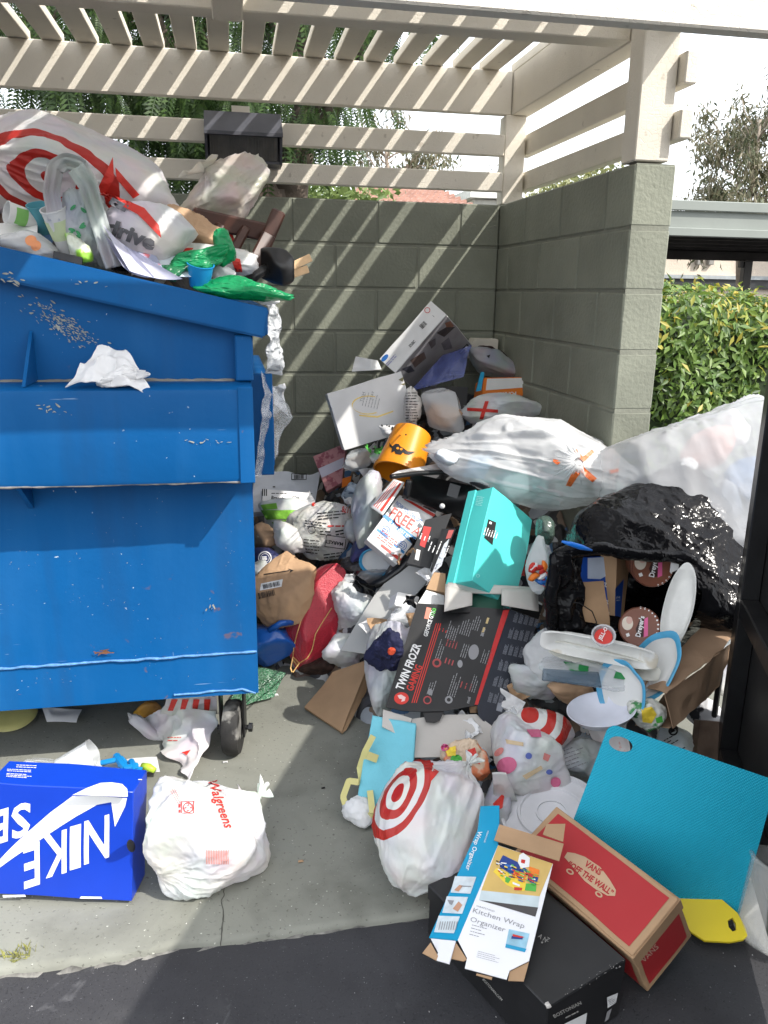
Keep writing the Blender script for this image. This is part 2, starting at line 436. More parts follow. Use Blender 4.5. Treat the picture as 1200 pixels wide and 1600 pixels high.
def wood_paint(name, col, wear):
    m = bpy.data.materials.new(name); m.use_nodes = True; t = m.node_tree; L = t.links; b = t.nodes['Principled BSDF']
    tc = nn(t, 'ShaderNodeTexCoord'); P = tc.outputs['Object']
    n = nn(t, 'ShaderNodeTexNoise'); n.inputs['Scale'].default_value = 3; n.inputs['Detail'].default_value = 8; L.new(P, n.inputs['Vector'])
    r = nn(t, 'ShaderNodeMapRange'); r.inputs[1].default_value = .3; r.inputs[2].default_value = .7; r.inputs[3].default_value = .90; r.inputs[4].default_value = 1.06; L.new(n.outputs['Fac'], r.inputs[0])
    vm = nn(t, 'ShaderNodeVectorMath', operation='SCALE'); vm.inputs[0].default_value = col; L.new(r.outputs[0], vm.inputs['Scale'])
    n2 = nn(t, 'ShaderNodeTexNoise'); n2.inputs['Scale'].default_value = 22; n2.inputs['Detail'].default_value = 9; L.new(P, n2.inputs['Vector'])
    r2 = nn(t, 'ShaderNodeMapRange'); r2.inputs[1].default_value = .66; r2.inputs[2].default_value = .72; r2.inputs[4].default_value = .6; L.new(n2.outputs['Fac'], r2.inputs[0])
    x = nn(t, 'ShaderNodeMix', data_type='RGBA'); L.new(r2.outputs[0], x.inputs[0]); L.new(vm.outputs[0], x.inputs[6]); x.inputs[7].default_value = (*wear, 1)
    L.new(x.outputs[2], b.inputs['Base Color']); b.inputs['Roughness'].default_value = .65; b.inputs['Specular IOR Level'].default_value = .3
    mp = nn(t, 'ShaderNodeMapping'); mp.inputs['Scale'].default_value = (7, 60, 60); L.new(P, mp.inputs['Vector'])
    g = nn(t, 'ShaderNodeTexNoise'); g.inputs['Scale'].default_value = 3; g.inputs['Detail'].default_value = 6; L.new(mp.outputs[0], g.inputs['Vector'])
    v = nn(t, 'ShaderNodeTexVoronoi'); v.feature = 'DISTANCE_TO_EDGE'; v.inputs['Scale'].default_value = 55; L.new(P, v.inputs['Vector'])
    r3 = nn(t, 'ShaderNodeMapRange'); r3.inputs[1].default_value = 0; r3.inputs[2].default_value = .05; r3.inputs[3].default_value = .35; L.new(v.outputs['Distance'], r3.inputs[0])
    ad = nn(t, 'ShaderNodeMath', operation='ADD'); L.new(g.outputs['Fac'], ad.inputs[0]); L.new(r3.outputs[0], ad.inputs[1])
    bp = nn(t, 'ShaderNodeBump'); bp.inputs['Distance'].default_value = .0008; L.new(ad.outputs[0], bp.inputs['Height']); L.new(bp.outputs[0], b.inputs['Normal'])
    return m
M_WOOD = wood_paint('cream_painted_wood', (.72, .67, .575), (.42, .37, .30))
M_BLACKM = mat('black_metal', (.012, .012, .013), .35, var=.3, vs=14, spec=.5, bump=.0006, bs=40)

# ---- ground
def asphalt():
    xs = np.concatenate([[-400, -60, -12], np.linspace(-4.4, 4.4, 120), [12, 60, 400]]); ys = np.concatenate([[-300, -40, -10], np.linspace(-5.2, -1.0, 70), [4, 20, 60, 900]])
    X, Y = np.meshgrid(xs, ys); P = np.stack([X.ravel(), Y.ravel(), 0*X.ravel()], 1)
    near = (np.abs(P[:, 0]) < 5) & (P[:, 1] < 0) & (P[:, 1] > -6)
    z = -.020 + near*(.004*fbm(P, 1.6, 3) + .0016*vnoise(P, 16, 8))
    P[:, 2] = z
    o = bpy.data.objects.new('asphalt_ground', new_mesh('asphalt_ground', P, grid_faces(len(xs), len(ys)), M_ASPH, True)); COL.objects.link(o); tag(o, kind='structure')
asphalt()
def slab():
    n = 260; xs = np.linspace(-3.6, 2.2, n); R = np.stack([xs, 0*xs, 0*xs], 1)
    edge = -2.478 + .005*fbm(R, 4, 2, 4) + .003*vnoise(R, 60, 4) + .012*np.clip(ridged(R, 2.2, 6), 0, 1)*(vnoise(R, 1.1, 9) > 0)
    rows = []
    sag = .006*fbm(R, 3, 12)
    rows.append(np.stack([xs, edge-.003+.002*vnoise(R, 30, 15), -.034+0*xs], 1))
    rows.append(np.stack([xs, edge-.001+.002*vnoise(R, 45, 5), -.009+.003*vnoise(R, 55, 7)], 1))
    rows.append(np.stack([xs, edge+.005+.003*vnoise(R, 42, 16), -.0022+.002*vnoise(R, 50, 17)], 1))
    rows.append(np.stack([xs, edge+.016+.004*vnoise(R, 19, 18), -.0004+0*xs], 1))
    for y in (-2.35, -2.0, -1.5, -.8, 0, .16): rows.append(np.stack([xs, 0*xs+y, 0*xs], 1))
    rows.append(np.stack([xs, 0*xs+.16, 0*xs-.03], 1))
    P = np.concatenate(rows)
    o = bpy.data.objects.new('concrete_slab', new_mesh('concrete_slab', P, grid_faces(n, len(rows)), M_CONC, 50)); COL.objects.link(o); tag(o, kind='structure')
    # crumbled light strip along the broken edge
    rr = []; 
    m = mat('crumbled_concrete', (.17, .165, .15), .95, var=.5, vs=40, bump=.004, bs=90)
    for k, (dy, z) in enumerate(((-.028, -.033), (-.012, -.0185), (.002, -.016), (.012, -.026))):
        rr.append(np.stack([xs, edge-.002+dy*(.25+.75*np.clip(fbm(R, 3, 21, 4), -.25, 1))+.004*vnoise(R, 50, 22+k), z+.006*vnoise(R, 40, 30+k)], 1))
    o2 = bpy.data.objects.new('slab_edge', new_mesh('slab_edge', np.concatenate(rr), grid_faces(n, 4), m, 40)); COL.objects.link(o2); o2.parent = o
    # hairline crack from the edge
    cp = [aZ(346, 1478+0, .0), aZ(349, 1440), aZ(347, 1408), aZ(351, 1380), aZ(349, 1345)]
    cpts = []
    for a, b in zip(cp[:-1], cp[1:]):
        for s in np.linspace(0, 1, 8, endpoint=False): cpts.append(a*(1-s)+b*s)
    cpts = np.array(cpts); cpts[:, 0] += .006*vnoise(cpts, 60, 3); w_ = .0012*(1+.6*vnoise(cpts, 90, 5))
    A = cpts.copy(); B = cpts.copy(); A[:, 0] -= w_; B[:, 0] += w_; A[:, 2] = B[:, 2] = .0006
    o3 = bpy.data.objects.new('crack', new_mesh('crack', np.concatenate([A, B]), grid_faces(len(cpts), 2), mat('crack_dirt', (.06, .06, .05), .95))); COL.objects.link(o3); o3.parent = o
    # loose grit on slab and asphalt, and a weed in the joint
    r = np.random.RandomState(9); it = []
    def chip(p, s, k):
        n = r.randint(4, 7); a = np.sort(r.rand(n))*6.28; h = s*.35; q = np.stack([p[0]+s*np.cos(a)*(.6+.6*r.rand(n)), p[1]+s*np.sin(a)*(.6+.6*r.rand(n)), np.full(n, p[2]-.002)], 1); return np.concatenate([q, [[p[0], p[1], p[2]+h]]]), [(i, (i+1) % n, n) for i in range(n)]
    for nm, par, n_, rg, zz, col in (('pale_grit', o, 170, (-2.2, .2, -2.45, -1.6), .001, (.50, .49, .45)), ('dark_grit', o, 240, (-2.2, .2, -2.46, -1.4), .0005, (.07, .065, .055)), ('asphalt_grit', None, 260, (-2.0, .1, -3.1, -2.49), -.0165, (.33, .33, .33))):
        c_ = [chip((r.uniform(rg[0], rg[1]), r.uniform(rg[2], rg[3]), zz), .0012+.0028*r.rand()**3, i) for i in range(n_)]; v, f = join(*c_)
        g = bpy.data.objects.new(nm, new_mesh(nm, v, f, mat(nm, col, .9, var=.3, vs=200))); COL.objects.link(g); g.parent = par or bpy.data.objects['asphalt_ground']; g['kind'] = 'stuff'
    T = Thing('weed', 'small dry weed tuft in the joint between concrete and asphalt', 'weed'); c = aZ(28, 1500, -.01); n = 46; P = c+np.stack([r.normal(size=n)*.022, r.normal(size=n)*.008, 0*r.rand(n)], 1); vv, ff = [], []
    for i in range(n):
        d = V(r.normal()*.5, r.normal()*.4, 1.0); d /= np.linalg.norm(d); L_ = .015+.028*r.rand(); s = np.cross(d, V(0, 1, .2)); s /= np.linalg.norm(s); b = len(vv); vv += [P[i]-s*.001, P[i]+s*.001, P[i]+d*L_*.6+s*.0012+V(.003, 0, 0), P[i]+d*L_+V(r.normal()*.008, -.004, -.002)]; ff.append((b, b+1, b+2, b+3))
    T.add('blades', vv, ff, mat('weed_blade', (.30, .30, .10), .8, var=.5, vs=300, trans=.3)); T.done()
slab()

# ---- block walls: every block an object
def block_mesh(name, lx, ly, lz, seed):
    r = random.Random(seed); bm = bmesh.new(); bmesh.ops.create_cube(bm, size=1)
    for v in bm.verts: v.co = Vector((v.co.x*lx, v.co.y*ly, v.co.z*lz))
    bmesh.ops.bevel(bm, geom=bm.edges[:], offset=.006, segments=1, affect='EDGES')
    for v in bm.verts: v.co += Vector((r.uniform(-1, 1), r.uniform(-1, 1), r.uniform(-1, 1)))*.0012
    v, f = bmvf(bm); return new_mesh(name, v, f, M_BLOCK)
BLK = {(k, a): block_mesh('concrete_block', l, w_, .2032-.0085, i*7+ord(a)) for i, (k, l) in enumerate((('full', .4064-.0085), ('half', .2032-.0085))) for a, w_ in (('x', .146), )}
def wall(name, label, x0, x1, y0, y1, along, offs):
    root = bpy.data.objects.new(name, None); COL.objects.link(root); root.location = ((x0+x1)/2, (y0+y1)/2, 0); tag(root, label, 'wall')
    v, f = boxvf((x0+.0055, y0+.0055, 0), (x1-.0055, y1-.0055, H-.004)); c = bpy.data.objects.new('mortar', new_mesh('mortar', v-np.array(root.location), f, M_MORTAR)); COL.objects.link(c); c.parent = root
    a0, a1 = (x0, x1) if along == 'x' else (y0, y1)
    for row in range(9):
        z = H-.2032*(row+.5); s = a0 + offs[row % 2]; edges = [a0]
        while s < a1-.05:
            if s > a0+.05: edges.append(s)
            s += .4064
        edges.append(a1)
        for e0, e1 in zip(edges[:-1], edges[1:]):
            ln = e1-e0; key = 'full' if ln > .3 else 'half'
            b = bpy.data.objects.new('concrete_block', BLK[(key, 'x')]); COL.objects.link(b); b.parent = root
            m_ = (e0+e1)/2; base = .4064 if key == 'full' else .2032
            b.scale = ((ln-.0085)/(base-.0085), 1, 1)
            if along == 'x': b.location = (m_-root.location.x, (y0+y1)/2-root.location.y, z)
            else: b.location = ((x0+x1)/2-root.location.x, m_-root.location.y, z); b.rotation_euler.z = math.pi/2
wall('block_wall', 'grey green painted block wall at the back of the enclosure with sun stripes', -3.2512, 0.0, 0.0, .146, 'x', (.2032-.4064*0, .0))
wall('block_wall', 'short grey green block wall ending in a rough sunlit face beside the hedge', 0.0, .146, -1.375, .146, 'y', (.2032, .0))
wall('block_wall', 'grey green block wall on the far side of the blue dumpster', -3.3972, -3.2512, -1.375, .146, 'y', (.2032, .0))

# ---- slatted roof and open rails
def roof():
    T = Thing('slatted_roof', 'cream painted wooden slatted roof with posts and rails over the bin enclosure', 'roof')
    zb, zt = H+.400, H+.590
    bx = lambda n, lo, hi, b=.004: T.box(n, lo, hi, M_WOOD, b)
    bx('back_beam', (-3.39, .02, zb), (.035, .06, zt))
    bx('side_beam', (.04, -2.488, zb), (.13, .062, zt)); bx('side_beam', (-3.39, -2.488, zb+.001), (-3.30, .019, zt-.001))
    bx('front_joist', (-3.29, -1.18, zb+.002), (.038, -1.09, zt-.001))
    bx('fascia', (-3.45, -2.53, 1.866), (.34, -2.49, 2.30))
    bx('cross_joist', (-1.335, -2.486, zb-.03), (-1.245, -1.183, zt-.003))
    bx('corner_post', (.008, .012, H+.001), (.112, .1, zb-.001)); bx('corner_post', (-3.36, .012, H+.001), (-3.26, .1, zb-.001))
    bx('end_post', (-.004, -1.368, H+.003), (.1185, -1.27, zb+.16)); bx('end_post', (-3.375, -1.368, H+.003), (-3.265, -1.27, zb-.001))
    for z0, z1 in ((1.885, 1.972), (2.045, 2.140)):
        bx('rail', (-3.25, .004, z0), (.005, .044, z1)); bx('rail', (.1215, -1.41, z0+.012), (.165, .11, z1+.012)); bx('rail', (-3.42, -1.41, z0+.012), (-3.378, .11, z1+.012))
    bx('lamp_block', (-1.275, .001, 1.975), (-1.195, .003, 2.20), 0.0)
    k = -9
    r = random.Random(4)
    while True:
        x = -2.112+.139*k; k += 1
        if x > .04: break
        j = r.uniform(-.004, .004)
        bx('slat', (x-.087+j, -2.488, zt+.001), (x+j, .07+r.uniform(-.01, .015), zt+.040), .003)
    bx('slat', (.041, -2.488, zt+.001), (.128, .07, zt+.040), .003)
    T.done()
roof()

# ---- wall pack lamp
def lamp():
    T = Thing('wall_lamp', 'dark bronze box shaped outdoor lamp fixed to the back rails', 'lamp')
    mh = mat('lamp_bronze', (.060, .062, .075), .45, var=.2, vs=12, spec=.4, bump=.0004, bs=300); ml = mat('lamp_glass', (.10, .095, .085), .22, var=.2, vs=20, spec=.6)
    x0, x1 = -1.395, -1.062
    pr = [(-.005, 2.165), (-.075, 2.160), (-.205, 2.060), (-.207, 2.045), (-.195, 2.045), (-.02, 2.150)]
    def ext(prof, a, b): 
        n = len(prof); v = [(a, y, z) for y, z in prof]+[(b, y, z) for y, z in prof]
        return np.array(v), [tuple(range(n)), tuple(range(2*n-1, n-1, -1))]+[(i, i+n, (i+1) % n+n, (i+1) % n) for i in range(n)]
    v, f = ext(pr, x0, x1); T.add('hood', v, f, mh)
    v, f = ext([(-.006, 2.15), (-.12, 2.10), (-.118, 1.945), (-.006, 1.945)], x0+.012, x1-.012); T.add('housing', v, f, mh)
    for a in (x0+.001, x1-.013):
        v, f = ext([(-.008, 2.155), (-.075, 2.150), (-.196, 2.050), (-.15, 1.942), (-.008, 1.94)], a, a+.0115); T.add('side_plate', v, f, mh)
    lv, lf = ext([(-.121, 2.096), (-.188, 2.045), (-.145, 1.955), (-.121, 1.955)], x0+.022, x1-.022); q = T.add('lens', lv, lf, ml)
    ribs = [boxvf((x0+.03+i*.0145, -.1895, 2.0), (x0+.033+i*.0145, -.16, 2.044)) for i in range(19)]
    rb = []
    for i in range(24):
        x = x0+.03+i*.0115; a = V(x, -.1875, 2.040); b = V(x, -.1475, 1.958)
        rb.append(tube([a, b], .0016, 4))
    v, f = join(*rb); T.add('lens_rib', v, f, ml, parent=q)
    v, f = ext([(-.12, 1.953), (-.15, 1.953), (-.15, 1.943), (-.12, 1.943)], x0+.013, x1-.013); T.add('lower_trim', v, f, mh)
    T.done()
lamp()

# ---- open black gate
def gate():
    T = Thing('gate', 'open black metal gate leaf with square frame beside the brown bag', 'gate')
    d = V(.404, .915, 0); d /= np.linalg.norm(d); n = V(-d[1], d[0], 0); F = V(-.206, -2.737, 0)+d*.765
    def bar(nm, s0, s1, z0, z1, th=.05, off=0): v, f = obox(F-d*s1+n*off+V(0, 0, z0), d*(s1-s0), -n*th, V(0, 0, z1-z0), .003); return T.add(nm, v, f, M_BLACKM)
    bar('frame_post', 0, .055, .02, 1.33); bar('frame_post', 1.70, 1.755, .055, 1.33)
    bar('top_rail', .056, 1.699, 1.275, 1.329); bar('middle_rail', .056, 1.699, .53, .585); bar('bottom_rail', .056, 1.699, .055, .11)
    mp = mat('black_sheet', (.018, .018, .019), .5, var=.4, vs=5, bump=.001, bs=12)
    v, f = obox(F-d*1.75-n*.051+V(0, 0, .065), d*1.748, -n*.003, V(0, 0, 1.25)); T.add('sheet', v, f, mp)
    v, f = tube([F+n*.012+d*.02+V(0, 0, 0), F+n*.012+d*.02+V(0, 0, .35)], .009, 8); T.add('drop_rod', v, f, M_BLACKM)
    for z in (.28, 1.1): v, f = tube([F+d*.012-n*.025+V(0, 0, z), F+d*.012-n*.025+V(0, 0, z+.09)], .013, 10); T.add('hinge', v, f, M_BLACKM)
    T.done()
gate()
# ================================================================== BACKGROUND
def leaf_cloud(C, N, Ln, Wd, seed, droop=.3, fold=True, updir=None):
    """one pointed leaf per centre: a folded pair of triangles-quads; C centres (k,3), N facing normals"""
    r = np.random.RandomState(seed); k = len(C)
    D = r.normal(size=(k, 3)); D[:, 2] -= droop*1.6
    N = N+.45*r.normal(size=(k, 3)); N /= np.linalg.norm(N, axis=1)[:, None]
    D -= N*np.sum(D*N, 1)[:, None]; D /= np.linalg.norm(D, axis=1)[:, None]+1e-9
    S = np.cross(N, D); L = Ln*(.65+.6*r.rand(k))[:, None]; W = Wd*(.7+.5*r.rand(k))[:, None]
    a = C; b = C+D*L*.45+S*W*.5+N*L*.06; c = C+D*L-N*L*.12; d = C+D*L*.45-S*W*.5+N*L*.06; m = C+D*L*.5-N*L*.02
    P = np.stack([a, b, c, m, d], 1).reshape(-1, 3); i = np.arange(k)*5
    F = np.concatenate([np.stack([i, i+1, i+2, i+3], 1), np.stack([i, i+3, i+2, i+4], 1)])
    return P, F
def leaf_mat(name, c1, c2, c3=None, rough=.45, trans=.3):
    m = bpy.data.materials.new(name); m.use_nodes = True; t = m.node_tree; L = t.links; b = t.nodes['Principled BSDF']; out = t.nodes['Material Output']
    g = nn(t, 'ShaderNodeNewGeometry'); cr = nn(t, 'ShaderNodeValToRGB'); e = cr.color_ramp.elements
    e[0].color = (*c1, 1); e[1].color = (*c2, 1)
    if c3: x = e.new(.9); x.color = (*c3, 1); e[1].position = .6
    L.new(g.outputs['Random Per Island'], cr.inputs[0]); L.new(cr.outputs[0], b.inputs['Base Color']); b.inputs['Roughness'].default_value = rough
    tr = nn(t, 'ShaderNodeBsdfTranslucent'); L.new(cr.outputs[0], tr.inputs[0]); ms = nn(t, 'ShaderNodeMixShader'); ms.inputs[0].default_value = trans
    L.new(b.outputs[0], ms.inputs[1]); L.new(tr.outputs[0], ms.inputs[2]); L.new(ms.outputs[0], out.inputs[0]); return m
M_BARK = mat('bark', (.085, .065, .05), .9, var=.4, vs=7, bump=.02, bs=18)
M_BARK2 = mat('pale_bark', (.30, .25, .20), .9, var=.3, vs=5, bump=.01, bs=14)
def limb(a, b, r0, r1, seed, wob=.12, k=9):
    a = np.asarray(a, float); b = np.asarray(b, float); t = np.linspace(0, 1, k)[:, None]; p = a*(1-t)+b*t
    L = np.linalg.norm(b-a); n = np.stack([vnoise(p*1.0+seed*3, 1.3/L*2, seed+i) for i in range(3)], 1); p = p+n*L*wob*np.sin(t*math.pi)
    return p, tube(p, np.linspace(r0, r1, k), 9)
# hedge
def hedge():
    T = Thing('hedge', 'dense green hedge with yellow green new leaves beyond the block wall', 'hedge')
    r = np.random.RandomState(5); P, N = [], []
    x0, x1, y0, y1, zt = .32, 4.6, 1.15, 2.5, 1.43
    for k in range(15000):
        f = r.rand()
        x = x0+(x1-x0)*r.rand()**1.25; 
        if f < .6: p = V(x, y0, zt*r.rand()**.75); n = V(0, -1, .35)
        elif f < .9: p = V(x, y0+(y1-y0)*r.rand(), zt); n = V(0, -.25, 1)
        else: p = V(x0, y0+(y1-y0)*r.rand(), zt*r.rand()); n = V(-1, -.2, .35)
        P.append(p); N.append(n)
    P = np.array(P); N = np.array(N, float); N /= np.linalg.norm(N, axis=1)[:, None]
    bulge = .13*fbm(P, 2.1, 4, 3)+.10*r.rand(len(P))-.10
    edge = np.clip((P[:, 2]-zt+.25)/.25, 0, 1)*np.clip(1-(P[:, 1]-y0)/.3, 0, 1); P = P+N*bulge[:, None]; P[:, 1] += .14*edge; P[:, 2] -= .08*edge
    top = np.clip((P[:, 2]-1.0)/.4, 0, 1)
    new = (r.rand(len(P)) < .03+.30*top*(vnoise(P, 4, 9) > -.25))
    v, f = leaf_cloud(P[~new], N[~new], .085, .032, 3, .25); T.add('foliage', v, f, leaf_mat('hedge_leaf', (.030, .075, .012), (.085, .17, .030), (.17, .26, .05)))
    v, f = leaf_cloud(P[new]+N[new]*.03, N[new], .085, .030, 6, -.2); T.add('new_leaves', v, f, leaf_mat('hedge_new_leaf', (.16, .28, .04), (.34, .36, .05), (.42, .32, .05)))
    gx = np.linspace(x0+.1, x1-.1, 40); pr = [(y0+.16, 0.02), (y0+.13, .6), (y0+.13, 1.1), (y0+.22, 1.28), (y1-.2, 1.3), (y1-.1, .02)]
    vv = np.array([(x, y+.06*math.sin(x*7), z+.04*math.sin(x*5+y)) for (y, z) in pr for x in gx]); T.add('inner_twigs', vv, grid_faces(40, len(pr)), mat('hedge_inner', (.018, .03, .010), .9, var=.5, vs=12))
    for i in range(9):
        x = .55+i*.45; p, (v, f) = limb((x, 1.8, -.02), (x+.1, 1.75, 1.1), .03, .012, 50+i); T.add('stem', v, f, M_BARK)
    T.done()
hedge()
# trees
def euca(name, label, base, top, spread, nclump, seed, leaf=.17, dens=55, hang=1.3, zmin=.52):
    T = Thing(name, label, 'tree', 'eucalyptus trees behind the enclosure'); rr = random.Random(seed); r = np.random.RandomState(seed)
    base = np.asarray(base, float); hgt = top-base[2]
    p, vf = limb(base, base+V(rr.uniform(-.4, .4), 0, hgt*.86), .16, .03, seed, .06, 14); br = [vf]; P = []; 
    for k in range(nclump):
        s = rr.uniform(zmin, .98); q = p[min(13, int(s*13))]; a = rr.uniform(0, 6.28); d = spread*rr.uniform(.25, 1)*(1.15-.5*s)
        e = V(q[0]+math.cos(a)*d, q[1]+math.sin(a)*d, min(top, q[2]+rr.uniform(.1, .22)*hgt)); bp, bvf = limb(q, e, .045*(1.1-s)+.012, .008, seed*9+k, .14, 8); br.append(bvf)
        for c in (bp[5], bp[6], e):
            n = int(dens*1.25*rr.uniform(.3, 1.2)); o = r.normal(size=(n, 3))*V(.30, .30, .24)*spread*.22; o[:, 2] -= np.abs(r.normal(size=n))*.2*hang
            P.append(c+o)
    P = np.concatenate(P); N = r.normal(size=P.shape); N[:, 2] *= .3; N /= np.linalg.norm(N, axis=1)[:, None]
    v, f = join(*br); T.add('trunk', v, f, M_BARK2, True)
    v, f = leaf_cloud(P, N, leaf, leaf*.26, seed, 1.3); T.add('crown', v, f, leaf_mat('euca_leaf_%d' % seed, (.050, .072, .030), (.13, .15, .075), (.22, .19, .12)))
    T.done()
bz = -.02
euca('eucalyptus_tree', 'wispy grey green eucalyptus tree rising above the carport roof', (9.6, 12.2, bz), 5.7, 2.0, 34, 3, .17, 75)
euca('eucalyptus_tree', 'thin brown green eucalyptus seen through the rails right of the lamp', (2.4, 15.0, bz), 5.35, 2.0, 26, 8, .20, 40, 1.5)
euca('eucalyptus_tree', 'small distant tree showing through the gaps of the side rails', (4.4, 14.0, bz), 4.45, .9, 12, 12, .16, 45)
euca('eucalyptus_tree', 'tall sparse eucalyptus beyond the carport at the far right', (14.6, 13.5, bz), 7.0, 2.6, 34, 21, .19, 60)
def pepper():
    T = Thing('pepper_tree', 'dark pepper tree with twin trunks and drooping feathery fronds behind the wall', 'tree'); r = np.random.RandomState(2); rr = random.Random(2)
    Y = 2.3
    b1, b2, b3 = aY(408, 300, Y), aY(450, 300, Y), aY(470, 200, Y)
    vfs = []; lp = []
    base = V(b1[0]+.15, Y, -.02)
    p, vf = limb(base, aY(412, 300, Y), .24, .19, 4, .03); vfs.append(vf); a = p[-1]
    p, vf = limb(a+V(0, 0, -.1), aY(330, 190, Y+.1), .18, .13, 5, .08); vfs.append(vf); lp.append(p)
    p2, vf = limb(p[-1], V(-2.2, 2.6, 4.4), .12, .05, 6, .1); vfs.append(vf); lp.append(p2)
    p, vf = limb(a+V(.12, .1, -.35), aY(455, 280, Y), .15, .135, 7, .04); vfs.append(vf); a2 = p[-1]
    p, vf = limb(a2, aY(482, 175, Y), .125, .11, 8, .05); vfs.append(vf); p2, vf = limb(p[-1], V(-.7, 2.5, 4.2), .10, .04, 9, .12); vfs.append(vf); lp += [p, p2]
    p, vf = limb(p[3], aY(560, 120, 2.0), .07, .05, 10, .1); vfs.append(vf); lp.append(p); p2, vf = limb(p[-1], V(-.15, 1.9, 3.9), .05, .02, 11, .1); vfs.append(vf); lp.append(p2)
    for k in range(26):
        q = lp[rr.randrange(len(lp))]; q = q[rr.randrange(3, len(q))]; e = V(rr.uniform(-3.6, -.3), rr.uniform(1.0, 4.4), rr.uniform(2.7, 4.6)); pp, vf = limb(q, e, .035, .01, 20+k, .15); vfs.append(vf); lp.append(pp)
    v, f = join(*vfs); T.add('trunk', v, f, M_BARK, True)
    # fronds
    Ps, Fs = [], []; n0 = 0
    def frond(q, L, az, seed, nl=19):
        nonlocal n0
        d0 = V(math.cos(az), math.sin(az), 0); s = np.linspace(0, 1, nl); 
        c = q + d0*(L*.45*np.sin(s*1.3))[:, None]; c[:, 2] -= L*.95*s**1.5
        t = np.gradient(c, axis=0); t /= np.linalg.norm(t, axis=1)[:, None]; sd = np.cross(t, V(rr.uniform(-.4, .4), rr.uniform(-.4, .4), 1)); sd /= np.linalg.norm(sd, axis=1)[:, None]+1e-9
        ll = L*.15*np.sin(np.clip(s*1.1+.28, 0, math.pi))[:, None]; w_ = t*L*.013
        for sg in (1, -1):
            a = c-w_; b = c+w_; e1 = c+sd*sg*ll*.55+t*ll*.35+w_*1.2; e2 = c+sd*sg*ll+t*ll*.55; e0 = c+sd*sg*ll*.5+t*ll*.12-w_*1.2
            Ps.append(np.stack([c, e0, e2, e1], 1).reshape(-1, 3)); Fs.append((n0+np.arange(nl*4)).reshape(-1, 4)); n0 += nl*4
        wv = sd*.0022
        Ps.append(np.stack([c-wv, c+wv], 1).reshape(-1, 3)); i = np.arange(nl-1)*2; Fs.append(np.stack([i, i+1, i+3, i+2], 1)+n0); n0 += nl*2
    def reg(n, fx, fz, ylo, yhi):
        for k in range(n):
            u = rr.random(); frond(V(fx(u), rr.uniform(ylo, yhi), fz(u)), rr.uniform(.20, .40), rr.uniform(0, 6.28), k)
    # overhead canopy (seen through the roof slats) and the drooping curtain behind the rails
    reg(2700, lambda u: -3.7+3.7*u, lambda u: rr.uniform(2.95, 4.6), .9, 4.4)
    reg(250, lambda u: -2.55+.95*u, lambda u: 2.72+.25*rr.random()-.10*math.sin(u*9), 1.5, 2.6)
    reg(430, lambda u: -1.95+1.0*u, lambda u: 2.50+.35*rr.random(), 1.4, 3.0)
    reg(150, lambda u: -1.75+.62*u, lambda u: 2.25+.25*rr.random(), 1.6, 2.6)
    reg(50, lambda u: -.78+.35*u, lambda u: 2.46+.2*rr.random(), 1.6, 2.4)
    T.add('crown', np.concatenate(Ps), np.concatenate(Fs), leaf_mat('pepper_leaf', (.018, .040, .012), (.040, .085, .022), (.08, .14, .035), trans=.35))
    T.done()
pepper()
# small shrub showing low over the wall
def shrub():
    T = Thing('shrub', 'light green bush just over the block wall below the pepper trunks', 'shrub'); r = np.random.RandomState(11)
    c = aY(500, 300, 5.0); P = c+r.normal(size=(1500, 3))*V(.34, .4, .12)+V(0, 0, -.05); P = P[P[:, 2] > 1.0]
    Q = V(c[0], c[1], 1.0)+r.normal(size=(900, 3))*V(.4, .4, .4); Q = Q[Q[:, 2] > .1]; P = np.concatenate([P, Q]); N = r.normal(size=P.shape); N /= np.linalg.norm(N, axis=1)[:, None]
    v, f = leaf_cloud(P, N, .10, .045, 4, .3); T.add('foliage', v, f, leaf_mat('shrub_leaf', (.10, .16, .04), (.25, .33, .10)))
    p, vf = limb((c[0], c[1], -.02), (c[0], c[1], 1.7), .06, .02, 3); T.add('stem', *vf, M_BARK); T.done()
    T = Thing('shrub', 'yellow green treetop peeking over the short side wall', 'shrub')
    P = []
    for px, py in ((880, 290), (905, 283), (930, 272), (955, 262), (860, 300)):
        c = aY(px, py+6, 9.0); P.append(c+r.normal(size=(260, 3))*V(.22, .4, .10))
    P = np.concatenate(P); N = r.normal(size=P.shape); N /= np.linalg.norm(N, axis=1)[:, None]
    v, f = leaf_cloud(P, N, .11, .05, 5, .3); T.add('foliage', v, f, MATS.setdefault('shrub_leaf2', leaf_mat('shrub_leaf2', (.12, .15, .05), (.34, .34, .14))))
    c = aY(905, 300, 9.0); p, vf = limb((c[0], 9.0, -.02), c, .08, .04, 31); T.add('stem', *vf, M_BARK); T.done()
shrub()
